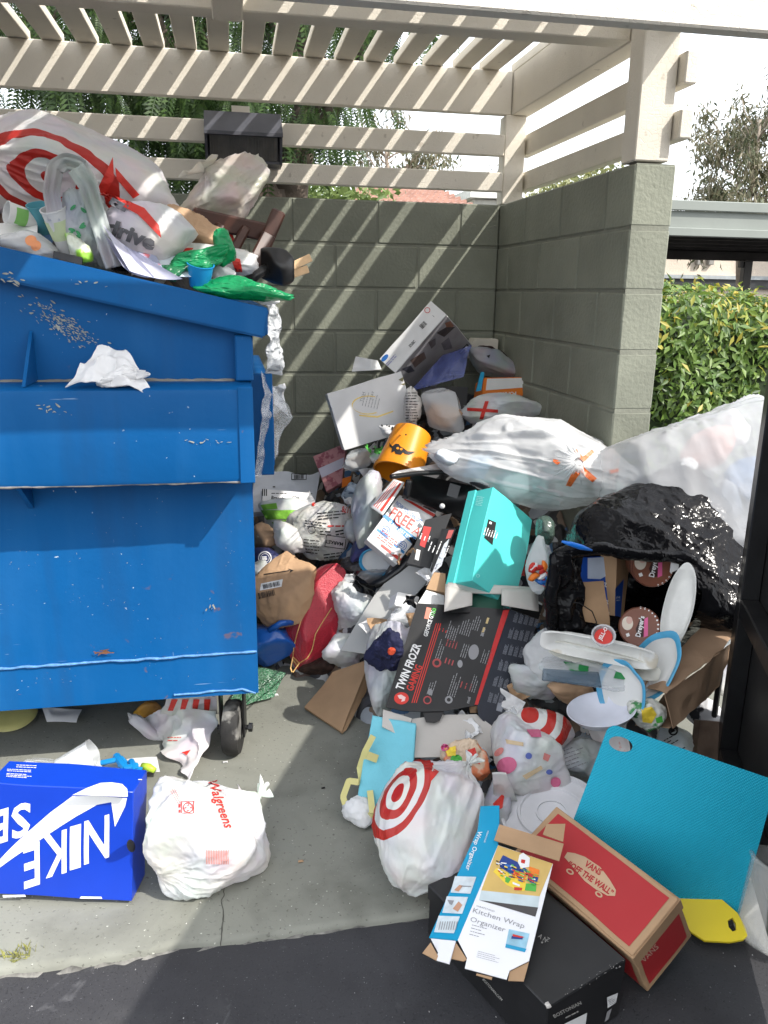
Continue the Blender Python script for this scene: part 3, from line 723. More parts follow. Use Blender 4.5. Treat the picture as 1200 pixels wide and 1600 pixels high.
# carport
def carport():
    T = Thing('carport', 'flat grey green metal carport with black posts behind the hedge', 'carport')
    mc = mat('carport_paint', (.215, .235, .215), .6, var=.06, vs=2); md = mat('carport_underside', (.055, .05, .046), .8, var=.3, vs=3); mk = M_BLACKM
    Y = 6.0; a = aY(1044, 312, Y); zt = a[2]; b = aY(1200, 318, Y); x0 = a[0]-1.3; x1 = b[0]+6
    zb = aY(1120, 371, Y)[2]; z1 = aY(1120, 331, Y)[2]; z2 = aY(1120, 358, Y)[2]
    T.box('fascia', (x0, Y-.04, z1), (x1, Y, zt), mc, .01); T.box('gutter', (x0, Y+.02, z2+.001), (x1, Y+.06, z1), mc); T.box('lower_flange', (x0, Y-.07, zb), (x1, Y+.06, z2), mc, .008)
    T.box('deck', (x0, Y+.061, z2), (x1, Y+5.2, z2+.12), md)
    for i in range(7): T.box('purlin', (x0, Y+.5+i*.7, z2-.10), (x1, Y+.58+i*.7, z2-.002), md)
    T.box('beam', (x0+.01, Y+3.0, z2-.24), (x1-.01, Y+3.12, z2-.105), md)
    for px in (1168, 1500):
        c = aY(px, 440, Y+2.94); T.box('post', (c[0]-.13, Y+2.88, -.02), (c[0]+.02, Y+2.99, z2-.25), mk, .005); T.box('brace', (c[0]-.20, Y+2.90, 1.9), (c[0]-.14, Y+2.97, z2-.25), mk)
    T.done()
    B = Thing('building', 'beige stucco building with dark band seen under the carport roof', 'building')
    ms = mat('stucco', (.62, .54, .45), .9, var=.08, vs=1.2, bump=.01, bs=30); Y2 = 15.0
    q0, q1 = aY(1040, 395, Y2), aY(1040, 470, Y2); ztop = 2.95
    B.box('wall', (3.2, Y2, -.02), (22, Y2+5, ztop), ms)
    zz = aY(1100, 440, Y2)[2]; B.box('dark_band', (3.2, Y2-.10, zz-.16), (22, Y2-.001, zz+.06), mat('dark_trim', (.035, .038, .04), .5)); B.box('sill', (3.2, Y2-.16, zz+.061), (22, Y2-.001, zz+.15), mat('grey_trim', (.33, .36, .37), .6))
    B.box('roof_edge', (3.0, Y2-.25, ztop+.001), (22.2, Y2+5.2, ztop+.22), mat('roof_edge', (.45, .42, .38), .7))
    for px in (1090, 1108):
        c = aY(px, 408, Y2); B.box('vent', (c[0]-.07, Y2-.12, c[2]-.09), (c[0]+.07, Y2-.001, c[2]+.10), mat('vent_grey', (.25, .24, .22), .6), .01)
    B.done()
carport()
# house with the tiled roof behind the back wall
def house():
    T = Thing('house', 'low house with reddish barrel tile roof showing just over the back wall', 'house')
    Y = 11.0; a = aY(548, 313, Y); b = aY(742, 318, Y); ridge = aY(560, 290, Y+2.6); zb = a[2]-.06; zr = ridge[2]+.10
    x0, x1 = a[0], b[0]-.05; mt = mat('clay_tile', (.36, .21, .165), .85, var=.25, vs=6); ms = MATS['stucco']; mg = mat('grey_fascia', (.30, .33, .30), .7)
    T.box('wall', (x0+.3, Y+.4, -.02), (x1-.2, Y+5.0, zb-.05), ms)
    for row in range(9):
        s0, s1 = row/9, (row+1)/9; y0, y1 = Y+2.7*s0, Y+2.7*s1; z0, z1 = zb+(zr-zb)*s0, zb+(zr-zb)*s1
        v = []; n = 72; xs = np.linspace(x0+s0*.6, x1-s0*.3, n)
        h = .045*np.abs(np.sin(np.arange(n)*math.pi/4))
        v = np.concatenate([np.stack([xs, 0*xs+y0-.05, z0+.05+h], 1), np.stack([xs, 0*xs+y1, z1+h*.8], 1), np.stack([xs, 0*xs+y0-.05, 0*xs+z0-.02], 1)])
        F = np.concatenate([grid_faces(n, 2), np.stack([np.arange(n-1)+2*n, np.arange(1, n)+2*n, np.arange(1, n), np.arange(n-1)], 1)])
        T.add('tile_course', v, F, mt, 60)
    c = V(x0+.3, Y+2.7, zr); 
    T.add('roof_back', [(x0+.6, Y+2.7, zr+.02), (x1-.3, Y+2.7, zr+.02), (x1, Y+5.4, zb), (x0, Y+5.4, zb)], [(0, 1, 2, 3)], mt)
    T.add('roof_end', [(x1, Y-.05, zb-.02), (x1, Y-.05, zb+.05), (x1-.3, Y+2.7, zr+.03), (x1, Y+5.4, zb), (x1, Y+5.4, zb-.05)], [(0, 4, 3, 2, 1)], mg)
    T.add('roof_end', [(x0, Y-.05, zb-.02), (x0, Y-.05, zb+.05), (x0+.6, Y+2.7, zr+.03), (x0, Y+5.4, zb), (x0, Y+5.4, zb-.05)], [(0, 1, 2, 3, 4)], mg)
    T.box('eave', (x0, Y-.06, zb-.10), (x1, Y+.02, zb-.021), mg)
    T.done()
    G = Thing('garage', 'pale grey flat roofed garage seen between the wall top and the corner post', 'building'); c = aY(742, 300, 13.5); d = aY(905, 300, 13.5)
    G.box('wall', (c[0], 13.5, -.02), (d[0]+1.0, 16.5, aY(760, 312, 13.5)[2]), mat('garage_wall', (.55, .55, .52), .8)); G.box('roof', (c[0]-.15, 13.3, aY(760, 311, 13.5)[2]+.003), (d[0]+1.1, 16.7, aY(760, 297, 13.5)[2]), mat('garage_roof', (.62, .63, .60), .7)); G.done()
house()
# ================================================================== DUMPSTER
def blue_paint():
    m = bpy.data.materials.new('blue_dumpster_paint'); m.use_nodes = True; t = m.node_tree; L = t.links; b = t.nodes['Principled BSDF']
    tc = nn(t, 'ShaderNodeTexCoord'); P = tc.outputs['Object']
    def noise(sc, det=6, dist=0.0, vec=P, lac=None):
        n = nn(t, 'ShaderNodeTexNoise'); n.inputs['Scale'].default_value = sc; n.inputs['Detail'].default_value = det; n.inputs['Distortion'].default_value = dist
        L.new(vec, n.inputs['Vector']); return n.outputs['Fac']
    def mapd(s, r=(0, 0, 0)):
        q = nn(t, 'ShaderNodeMapping'); q.inputs['Scale'].default_value = s; q.inputs['Rotation'].default_value = r; L.new(P, q.inputs['Vector']); return q.outputs[0]
    def rng(s, a, b_, c=0, d=1):
        r = nn(t, 'ShaderNodeMapRange'); r.inputs[1].default_value = a; r.inputs[2].default_value = b_; r.inputs[3].default_value = c; r.inputs[4].default_value = d; L.new(s, r.inputs[0]); return r.outputs[0]
    def mix(fac, A, B):
        x = nn(t, 'ShaderNodeMix', data_type='RGBA'); L.new(fac, x.inputs[0])
        for i, q in ((6, A), (7, B)):
            if isinstance(q, tuple): x.inputs[i].default_value = (*q, 1)
            else: L.new(q, x.inputs[i])
        return x.outputs[2]
    def mul(a, b_):
        x = nn(t, 'ShaderNodeMath', operation='MULTIPLY'); L.new(a, x.inputs[0]); L.new(b_, x.inputs[1]); return x.outputs[0]
    c = mix(rng(noise(1.6, 6, .6), .3, .7), (.003, .076, .235), (.005, .096, .285))
    c = mix(rng(noise(7, 4, .3, mapd((1, 1, .10))), .50, .8, 0, .55), c, (.022, .13, .33))            # vertical dull streaks
    c = mix(rng(noise(3, 4, .5), .62, .78, 0, .5), c, (.006, .066, .20))
    c = mix(rng(noise(4, 6, .3, mapd((1.6, 1, .16))), .56, .80, 0, .55), c, (.020, .045, .105))          # grime runs
    # long thin scratches
    s1 = rng(noise(30, 2, .3, mapd((.22, 1, 5.0), (0, .05, 0))), .745, .765, 0, .6); c = mix(mul(s1, rng(noise(2.2, 3), .5, .6)), c, (.30, .42, .55))
    s2 = rng(noise(26, 2, .6, mapd((3, 1, .35), (0, .3, 0))), .75, .77, 0, .6); c = mix(mul(s2, rng(noise(2.7, 3), .5, .62)), c, (.33, .44, .55))
    fl = rng(noise(75, 3, .4), .735, .75, 0, .9); c = mix(mul(fl, rng(noise(3.1, 4), .48, .56)), c, (.42, .50, .56))    # chips
    # one large scraped patch of bare paint
    sp = nn(t, 'ShaderNodeVectorMath', operation='DISTANCE'); L.new(mapd((1, 1, 1.5), (0, rad(-24), 0)), sp.inputs[0])
    # rust near edges via pointiness
    g = nn(t, 'ShaderNodeNewGeometry'); pt = rng(g.outputs['Pointiness'], .56, .66, 0, 1); rz = mul(pt, rng(noise(26, 5), .58, .64, 0, .5))
    rz2 = rng(noise(24, 6, .4), .68, .73, 0, .7); c = mix(mul(rz2, rng(noise(1.9, 2), .56, .62)), c, (.17, .085, .045))
    L.new(c, b.inputs['Base Color']); L.new(rng(noise(5, 6), .3, .7, .34, .60), b.inputs['Roughness']); b.inputs['Specular IOR Level'].default_value = .14
    bp = nn(t, 'ShaderNodeBump'); bp.inputs['Distance'].default_value = .005; L.new(noise(3.2, 2, .4), bp.inputs['Height'])
    bp2 = nn(t, 'ShaderNodeBump'); bp2.inputs['Distance'].default_value = .0006; L.new(noise(50, 5), bp2.inputs['Height']); L.new(bp.outputs[0], bp2.inputs['Normal']); L.new(bp2.outputs[0], b.inputs['Normal'])
    return m
M_BLUE = blue_paint()
M_SCRAPE = mat('scraped_metal', (.27, .28, .25), .7, var=.35, vs=30)
M_WELD = mat('weld_paint', (.10, .25, .50), .45, var=.3, vs=60, bump=.002, bs=80)
M_RUST = mat('rust', (.16, .07, .035), .9, var=.4, vs=40)
def dumpster():
    T = Thing('dumpster', 'blue steel dumpster on casters heaped over its rim with rubbish bags', 'dumpster')
    F, X1, X0, YB = -1.80, -1.266, -3.06, -.42
    def top(x): return 1.362 + (-1.213-x)*.2152      # sloping rim
    # shell: two side plates, ends, floor
    def side(y0, y1, nm): 
        v = [(X1, y0, .252), (X0, y0, .252), (X0, y0, top(X0)-.02), (X1, y0, top(X1)-.02)]; v += [(a, y1, c) for a, b_, c in v]
        f = [(0, 1, 2, 3), (7, 6, 5, 4), (0, 4, 5, 1), (1, 5, 6, 2), (2, 6, 7, 3), (3, 7, 4, 0)]
        if y1 < y0: f = [tuple(reversed(q)) for q in f]
        return T.add(nm, v, f, M_BLUE)
    # near side plate with slight dents
    nx, nz = 60, 46; xs = np.linspace(X1, X0, nx); u = np.linspace(0, 1, nz)
    G = np.array([(x, F, .252+(top(x)-.02-.252)*s) for s in u for x in xs]); G[:, 1] += .006*fbm(G, 1.7, 3)*np.clip((G[:, 0]*-1-1.27)*4, 0, 1)
    B = G.copy(); B[:, 1] = F+.03
    f1 = grid_faces(nx, nz); f2 = grid_faces(nx, nz)[:, ::-1]+nx*nz
    rimi = np.concatenate([np.arange(nx), nx-1+nx*np.arange(1, nz), (nz-1)*nx+np.arange(nx-2, -1, -1), nx*np.arange(nz-2, 0, -1)]); rj = np.roll(rimi, -1)
    T.add('side_plate', np.concatenate([G, B]), np.concatenate([f1, f2, np.stack([rimi, rimi+nx*nz, rj+nx*nz, rj], 1)]), M_BLUE, 40)
    side(YB, YB-.03, 'side_plate')
    T.box('end_plate', (X1-.03, F+.031, .252), (X1-.001, YB-.031, top(X1)-.03), M_BLUE); T.box('end_plate', (X0+.001, F+.031, .252), (X0+.03, YB-.031, top(X0)-.03), M_BLUE)
    T.box('floor_plate', (X0+.031, F+.031, .255), (X1-.031, YB-.031, .30), M_BLUE)
    # rim: sloping channel along both sides, square at the ends
    def rim(y0, y1):
        a = [(-1.213, top(-1.213)), (X0-.05, top(X0-.05)), (X0-.05, top(X0-.05)-.078), (-1.226, top(-1.226)-.078)]
        v, f = obox(V(0, 0, 0), V(1, 0, 0), V(0, 1, 0), V(0, 0, 1)); v = np.array([(x, y, z) for y in (y0, y1) for x, z in a])
        bm = bmesh.new(); bv = [bm.verts.new(q) for q in v]
        for q in ((0, 1, 2, 3), (7, 6, 5, 4), (0, 4, 5, 1), (1, 5, 6, 2), (2, 6, 7, 3), (3, 7, 4, 0)): bm.faces.new([bv[i] for i in q])
        bmesh.ops.recalc_face_normals(bm, faces=bm.faces[:]); bmesh.ops.bevel(bm, geom=bm.edges[:], offset=.005, segments=2, affect='EDGES'); v, f = bmvf(bm); return T.add('rim', v, f, M_BLUE, 30)
    rim(-1.862, -1.795); rim(YB-.005, YB+.06)
    T.box('rim', (-1.295, -1.794, top(-1.25)-.078), (-1.214, YB-.006, top(-1.25)-.006), M_BLUE, .004)
    # fork pocket: a box channel along the side
    def pocket(y0, y1, nm='fork_pocket'):
        zs = (.930, 1.172)
        v = []; n = 40; xs = np.linspace(X1+.002, X0, n); prof = [(y1, zs[1]+.001), (y0+.012, zs[1]), (y0+.003, zs[1]-.006), (y0, zs[1]-.018), (y0, zs[0]+.012), (y0+.004, zs[0]+.002), (y0+.014, zs[0]), (y1, zs[0])]
        for x in xs:
            for y, z in prof: v.append((x, y+(.004*math.sin(x*5) if y < y1 else 0), z))
        v = np.array(v); k = len(prof); f = [tuple(q) for q in grid_faces(k, n)]
        inner = [(y1, zs[1]-.008), (y0+.010, zs[1]-.008), (y0+.010, zs[0]+.010), (y1, zs[0]+.010)]; m0 = len(v)
        v = np.concatenate([v, [(x, y, z) for x in (xs[0], xs[-1]) for y, z in inner]]); f += [(m0, m0+4, m0+5, m0+1), (m0+1, m0+5, m0+6, m0+2), (m0+2, m0+6, m0+7, m0+3)]
        f += [(0, m0, m0+1, 3), (3, m0+1, m0+2, 4), (4, m0+2, m0+3, 7)]
        return T.add(nm, v, f, M_BLUE, 35)
    pk = pocket(-1.95, -1.8005); pocket(YB+.15, YB+.0005)
    # ribs, gussets and wings
    T.box('corner_post', (-1.302, -1.842, 1.176), (-1.256, -1.7985, top(-1.28)-.082), M_BLUE, .004)
    T.box('pocket_strap', (-1.300, -1.9565, .928), (-1.262, -1.9515, 1.1735), M_BLUE, .002)
    T.add('gusset', [(-1.80, -1.801, 1.175), (-1.80, -1.935, 1.175), (-1.80, -1.805, 1.30), (-1.808, -1.801, 1.175), (-1.808, -1.935, 1.175), (-1.808, -1.805, 1.30)], [(0, 1, 2), (5, 4, 3), (0, 2, 5, 3), (1, 4, 5, 2), (0, 3, 4, 1)], M_BLUE)
    T.add('gusset', [(-1.84, -1.801, .928), (-1.84, -1.925, .928), (-1.84, -1.803, .84), (-1.852, -1.801, .928), (-1.852, -1.925, .928), (-1.852, -1.803, .84)], [(0, 2, 1), (5, 3, 4), (0, 3, 5, 2), (1, 2, 5, 4), (0, 1, 4, 3)], M_BLUE)
    T.box('side_wing', (X1+.0005, -1.74, .90), (-1.203, -1.725, 1.185), M_BLUE, .002); T.box('end_pocket', (X1+.0005, -1.724, .92), (-1.20, -.6, 1.15), M_BLUE, .004)
    # welds
    def weld(a, b, r=.0042, m=M_WELD, seed=1):
        t = np.linspace(0, 1, 90)[:, None]; p = np.asarray(a)*(1-t)+np.asarray(b)*t; p[:, 2] += .0025*vnoise(p, 30, seed); rr_ = r*(.75+.5*np.abs(vnoise(p, 55, seed+3))); return T.add('weld', *tube(p, rr_, 6), m, True)
    weld((X1-.002, F-.002, .385), (-2.2, F-.001, .383)); weld((-1.315, F-.002, .268), (-1.51, F-.002, .265), .0035, M_WELD, 4); weld((-1.315, F-.002, .268), (-1.275, F-.002, .252), .0035, M_WELD, 5)
    weld((X1-.04, F-.0025, 1.174), (-2.4, F-.0025, 1.174), .006, mat('grime', (.20, .19, .17), .9, var=.3, vs=30), 8); weld((X1-.03, -1.944, .931), (-2.4, -1.946, .931), .0038, mat('edge_wear', (.22, .21, .20), .8, var=.4, vs=40), 9)
    CH = {}
    # scraped patches: flakes of bare metal lying in the paint
    def flakes(cx, cz, n, sx, sz, ang, y, seed, size=(.003, .012), m=M_SCRAPE, nm='scraped_paint'):
        r = random.Random(seed); it = []
        for k in range(n):
            a = r.gauss(0, 1)*sx; b_ = r.gauss(0, 1)*sz; c, s = math.cos(rad(ang)), math.sin(rad(ang)); L_ = r.uniform(*size)*(1.4 if r.random() < .3 else 1); W_ = L_*r.uniform(.15, .4); q = []
            th = rad(ang+r.gauss(0, 22)); nn_ = r.randint(5, 8)
            for j in range(nn_):
                al = 2*math.pi*j/nn_; rr_ = r.uniform(.55, 1.1); q.append((L_*rr_*math.cos(al)*math.cos(th)-W_*rr_*math.sin(al)*math.sin(th), L_*rr_*math.cos(al)*math.sin(th)+W_*rr_*math.sin(al)*math.cos(th)))
            it.append(poly2d(np.array(q)+(cx+a*c-b_*s, cz+a*s+b_*c)))
        for q_ in it: CH.setdefault((nm, m.name), []).append(mapped([q_], lambda p: np.stack([p[:, 0], np.full(len(p), y-r.random()*.0008), p[:, 1]], 1)))
    p = aY(95, 505, -1.807); flakes(p[0], p[2], 230, .040, .014, -32, F-.0065, 3, (.0012, .0055)); p = aY(128, 527, -1.807); flakes(p[0], p[2], 60, .03, .012, -25, F-.0066, 7, (.001, .005))
    p = aY(80, 640, -1.955); flakes(p[0], p[2], 14, .02, .005, -20, -1.9548, 5, (.002, .007)); p = aY(20, 436, -1.864); flakes(p[0], p[2], 9, .02, .006, -20, -1.8626, 6, (.003, .012))
    p = aY(325, 691, -1.955); flakes(p[0], p[2], 12, .05, .003, -2, -1.955, 9, (.002, .006)); p = aY(160, 1019, -1.804); flakes(p[0], p[2], 12, .012, .003, 0, F-.0062, 2, (.004, .012), M_RUST, 'rust_spot')
    p = aY(250, 420, -1.864); flakes(p[0], p[2], 12, .14, .012, 12, -1.8628, 12, (.002, .006)); p = aY(333, 950, -1.804); flakes(p[0], p[2], 4, .003, .01, 75, F-.0064, 14, (.003, .012))
    r_ = random.Random(5)
    for k in range(46):
        px, py = r_.uniform(5, 395), r_.uniform(790, 1075); p = aY(px, py, -1.806); flakes(p[0], p[2], r_.randint(1, 3), .012, .012, r_.uniform(-40, 90), F-.0066, 100+k, (.0006, .0026), M_SCRAPE, 'paint_chip')
    for (nm, mn), vf in CH.items():
        v, f = join(*vf); T.add(nm, v, f, {M_SCRAPE.name: M_SCRAPE, M_RUST.name: M_RUST}[mn], kind='stuff')
    # casters
    mr = mat('caster_rubber', (.022, .021, .020), .75, var=.4, vs=30, col2=(.20, .195, .18), c2s=9, c2t=.56, bump=.001, bs=60)
    for (x, y) in ((-1.345, -1.70), (-2.95, -1.70), (-1.345, -.55), (-2.95, -.55)):
        c = V(x, y, .087); ax = V(1, -.18, 0); ax /= np.linalg.norm(ax)
        pr = [(.03, -.028), (.066, -.027), (.080, -.024), (.0855, -.014), (.0865, 0), (.0855, .014), (.080, .024), (.066, .027), (.03, .028)]
        v, f = lathe(c, ax, pr, 36); wh = T.add('wheel', v, f, mr, 40); v, f = lathe(c, ax, [(.001, -.03), (.03, -.03), (.03, .03), (.001, .03)], 20); T.add('hub', v, f, M_BLACKM, 30, parent=wh)
        bk = np.cross(ax, V(0, 0, 1))
        for s in (-1, 1): 
            v, f = obox(c+ax*(s*.036-.003)-bk*.022+V(0, 0, -.025), ax*.006, bk*.044, V(0, 0, .165), .002); T.add('fork', v, f, M_BLACKM)
        v, f = obox(c-ax*.05-bk*.05+V(0, 0, .141), ax*.10, bk*.10, V(0, 0, .0235), .003); T.add('top_plate', v, f, M_BLACKM)
        v, f = tube([c-ax*.050, c+ax*.056], .008, 10); T.add('axle', v, f, M_BLACKM); v, f = lathe(c+ax*.048, ax, [(.001, 0), (.014, 0), (.014, .012), (.001, .012)], 6); T.add('nut', v, f, M_BLACKM)
    T.done()
dumpster()
# ================================================================== RUBBISH: makers
def pz(px, p):                          # picture pixels -> metres at the distance of p
    return px*float(np.dot(np.asarray(p)-CAM, FW))/FPX
def place(px, py, at):
    """at: ('Y', y) a distance along the enclosure, ('Z', z) a height, or a number: raised above the heap by that much"""
    if isinstance(at, tuple): return aY(px, py, at[1]) if at[0] == 'Y' else aZ(px, py, at[1])
    return hp(px, py, at)
def bag_vf(c, basis, R, seed, facets=12, lump=.10, crease=.035, knot=None, nu=132, nv=84, pull_folds=.05, floor=0.004, ceil=None, sharp=8):
    crease *= .55
    rs = np.random.RandomState(seed); th = np.linspace(.03, math.pi-.03, nv); ph = np.linspace(0, 2*math.pi, nu, endpoint=False)
    TH, PH = np.meshgrid(th, ph, indexing='ij'); TH = TH.ravel(); PH = PH.ravel()
    D = np.stack([np.sin(TH)*np.cos(PH), np.cos(TH), np.sin(TH)*np.sin(PH)], 1)
    n = rs.normal(size=(facets, 3)); n /= np.linalg.norm(n, axis=1)[:, None]; d = rs.uniform(.74, 1.0, facets)
    q = np.maximum(0, D@n.T/d); r = 1/np.maximum(.78, (q**sharp).sum(1)**(1/sharp))
    P = D*r[:, None]; ext = np.percentile(np.abs(P), 98.5, axis=0); P = P/ext
    rn = np.linalg.norm(P, axis=1)[:, None]
    P = P*(1+lump*fbm(P, 1.5, seed, 2)[:, None] + crease*ridged(P, 2.6, seed+5)[:, None] + crease*.55*ridged(P, 5.5, seed+9)[:, None] + crease*.35*ridged(P, 11, seed+13)[:, None])
    if pull_folds:                        # long thin folds running from the gathered end
        if knot: Q = np.stack([np.cos(PH), np.sin(PH), TH*.42], 1); wf = .30+.95*np.exp(-TH/.9)
        else:
            ra = np.array(Euler(rs.uniform(0, 6, 3)).to_matrix()); Qr = (D@ra.T); aa = np.arctan2(Qr[:, 1], Qr[:, 0]); Q = np.stack([np.cos(aa), np.sin(aa), np.arccos(np.clip(Qr[:, 2], -1, 1))*.42], 1); wf = .55+.45*vnoise(P, 1.2, seed+20)
        Q = Q+.10*np.stack([vnoise(P, 1.6, seed+50), vnoise(P, 1.6, seed+51), vnoise(P, 1.6, seed+52)], 1)
        fo = 0
        for fq, am in ((2.3, 1.0), (4.6, .55)): fo = fo+am*np.clip(1-4.5*np.abs(vnoise(Q, fq, seed+17+int(fq))), 0, 1)**1.6
        wf = wf*np.clip((math.pi-TH)/.9, 0, 1)
        P = P*(1+pull_folds*fo*wf)[:, None]
    if knot:
        pull = knot.get('pull', .35); npl = knot.get('pleats', 13)
        lat = np.ones(len(P)); w = np.exp(-(TH/.75)**1.4); wob = vnoise(np.stack([np.cos(PH)*2, np.sin(PH)*2, TH], 1), 1, seed+3)
        lat *= 1+.16*w*np.sin(npl*PH+3*wob); lat *= 1-.88*np.exp(-(TH/.26)**2); P[:, 0] *= lat; P[:, 2] *= lat
        P[:, 1] += pull*np.exp(-(TH/.42)**2)
        tl = knot.get('tuft', .22); ts = knot.get('size', .16); rows = []
        y0 = P[:nu, 1].mean()
        for k, (s, rad_) in enumerate(((1.0, ts*1.25), (.72, ts), (.4, ts*.62), (.15, ts*.26), (0.02, .05))):
            a = 1+.45*np.sin(5*ph+seed+k*.3)+.2*np.sin(9*ph+seed*2)
            rows.append(np.stack([rad_*a*np.cos(ph)+.10*s*math.sin(seed), y0+tl*s*(1+.35*np.sin(4*ph+seed*1.7)), rad_*a*np.sin(ph)*.6+.10*s*math.cos(seed)], 1))
        P = np.concatenate(rows+[P]); nv += len(rows)
    W = c + (P*np.asarray(R))@np.asarray(basis)
    if floor is not None: W[:, 2] = np.maximum(W[:, 2], floor)
    if ceil is not None: W[:, 2] = np.minimum(W[:, 2], ceil)
    F = grid_faces(nu, nv, True); f = [tuple(q) for q in F]; f.append(tuple(range((nv-1)*nu, nv*nu))[::-1])
    if not knot: f.append(tuple(range(nu)))
    f = [tuple(reversed(q)) for q in f]
    return W, f
def roll_basis(p, roll=0, tilt=0, turn=0):
    r, u, f = view_basis(p); a = rad(roll); r, u = r*math.cos(a)+u*math.sin(a), u*math.cos(a)-r*math.sin(a)
    if tilt: b = rad(tilt); u, f = u*math.cos(b)-f*math.sin(b), f*math.cos(b)+u*math.sin(b)
    if turn: b = rad(turn); r, f = r*math.cos(b)+f*math.sin(b), f*math.cos(b)-r*math.sin(b)
    return np.stack([r, u, f])
def bag(name, label, cat, px, py, w, h, d, at, m, seed, roll=0, tilt=0, group=None, part='bag', T=None, fin=True, **kw):
    p = place(px, py, at); B = roll_basis(p, roll, tilt); R = (pz(w, p)/2, pz(h, p)/2, d/2)
    v, f = bag_vf(p, B, R, seed, **kw)
    T = T or Thing(name, label, cat, group); T.add(part, v, f, m, True); T.v, T.f = v, f; T.p = p
    if fin: T.done()
    return T
def thicken(G, nu, nv, N, th):
    """two skins and a rim from a grid of points"""
    B = G - N*th; k = nu*nv; f1 = grid_faces(nu, nv); f2 = f1[:, ::-1]+k
    rim = np.concatenate([np.arange(nu), nu-1+nu*np.arange(1, nv), (nv-1)*nu+np.arange(nu-2, -1, -1), nu*np.arange(nv-2, 0, -1)]); rj = np.roll(rim, -1)
    return np.concatenate([G, B]), np.concatenate([f1, f2, np.stack([rim, rim+k, rj+k, rj], 1)])
def sheet_vf(c4, nu=14, nv=14, th=.0015, amp=0.0, fr=9.0, seed=0, bend=0.0, crum=0.0, sag=0.0):
    c = [np.asarray(x, float) for x in c4]; N = np.cross(c[1]-c[0], c[3]-c[0]); N /= np.linalg.norm(N)
    if np.dot(N, CAM-c[0]) < 0: N = -N
    u, v = np.meshgrid(np.linspace(0, 1, nu), np.linspace(0, 1, nv)); u = u.ravel()[:, None]; v = v.ravel()[:, None]
    G = c[0]*(1-u)*(1-v)+c[1]*u*(1-v)+c[2]*u*v+c[3]*(1-u)*v
    dsp = bend*4*(u-.5)**2 - sag*np.sin(v*math.pi)*np.sin(u*math.pi)
    if amp: dsp = dsp+amp*fbm(G, fr, seed, 3)[:, None]
    if crum: dsp = dsp+crum*ridged(G, fr*.8, seed+3)[:, None]+crum*.5*ridged(G, fr*1.9, seed+4)[:, None]
    G = G+N*dsp
    return thicken(G, nu, nv, N, th)
def sheet(name, label, cat, pts, at, m, th=.0015, fin=True, T=None, part='sheet', group=None, floor=.003, **kw):
    """pts: four picture points bl, br, tr, tl; at: one place rule or four"""
    ats = at if isinstance(at, list) else [at]*4; c4 = [place(x, y, a) for (x, y), a in zip(pts, ats)]
    v, f = sheet_vf(c4, th=th, **kw); 
    if floor is not None: v[:, 2] = np.maximum(v[:, 2], floor)
    T = T or Thing(name, label, cat, group); T.add(part, v, f, m, 40); T.c4 = c4; T.v, T.f = v, f
    if fin: T.done()
    return T
# flat print given as seen: points on a plane or on a soft surface along the sight line
def P2(pts): a = np.asarray(pts, float); return poly2d(np.stack([a[:, 0], -a[:, 1]], 1))
def TX(s, x, y, h, rot=0, **k): return text2d(s, x, -y, h, rot, **k)
def LN(x0, y0, x1, y1, n, h, seed=0, rag=.35): return lines2d(x0, -y1, x1, -y0, n, h, seed, rag)
def rot_items(items, cx, cy, a, shx=0, shy=0):
    c, s = math.cos(rad(a)), math.sin(rad(a)); out = []
    for p, f in items:
        q = np.asarray(p, float)-(cx, -cy); q = np.stack([q[:, 0]+shx*q[:, 1], q[:, 1]+shy*q[:, 0]], 1); out.append((np.stack([q[:, 0]*c-q[:, 1]*s, q[:, 0]*s+q[:, 1]*c], 1)+(cx, -cy), f))
    return out
def on_plane(O, N, lift=.0008):
    N = np.asarray(N, float)/np.linalg.norm(N)
    if np.dot(N, CAM-O) < 0: N = -N
    def fn(p):
        out = []
        for a, b in p:
            d = ray(a, -b); out.append(CAM+d*(np.dot(O-CAM, N)/np.dot(d, N))+N*lift)
        return np.array(out)
    return fn
def on_soft(v, f, lift=.002):
    bv = bvh_of(v, f)
    def fn(p):
        out = []; last = None
        for a, b in p:
            d = ray(a, -b); h = bv.ray_cast(Vector(CAM), Vector(d), 20)
            if h[0] is not None:
                q = np.array(h[0]); last = float(np.dot(q-CAM, d)/np.dot(d, d))
                n_ = np.array(h[1]); 
                if np.dot(n_, d) > 0: n_ = -n_
                q = q+n_*lift*.5-d/np.linalg.norm(d)*lift
            else: q = CAM+d*((last or 2.5)-.003)
            out.append(q)
        return np.array(out)
    return fn
def prt(T, items, fn, m, name='lettering', fine=None, parent=None, kind=None):
    fine = fine or getattr(fn, 'fine', None)
    if fine: items = refine(items, fine)
    v, f = mapped(items, fn); return T.add(name, v, f, m, False, None, parent, kind=kind)
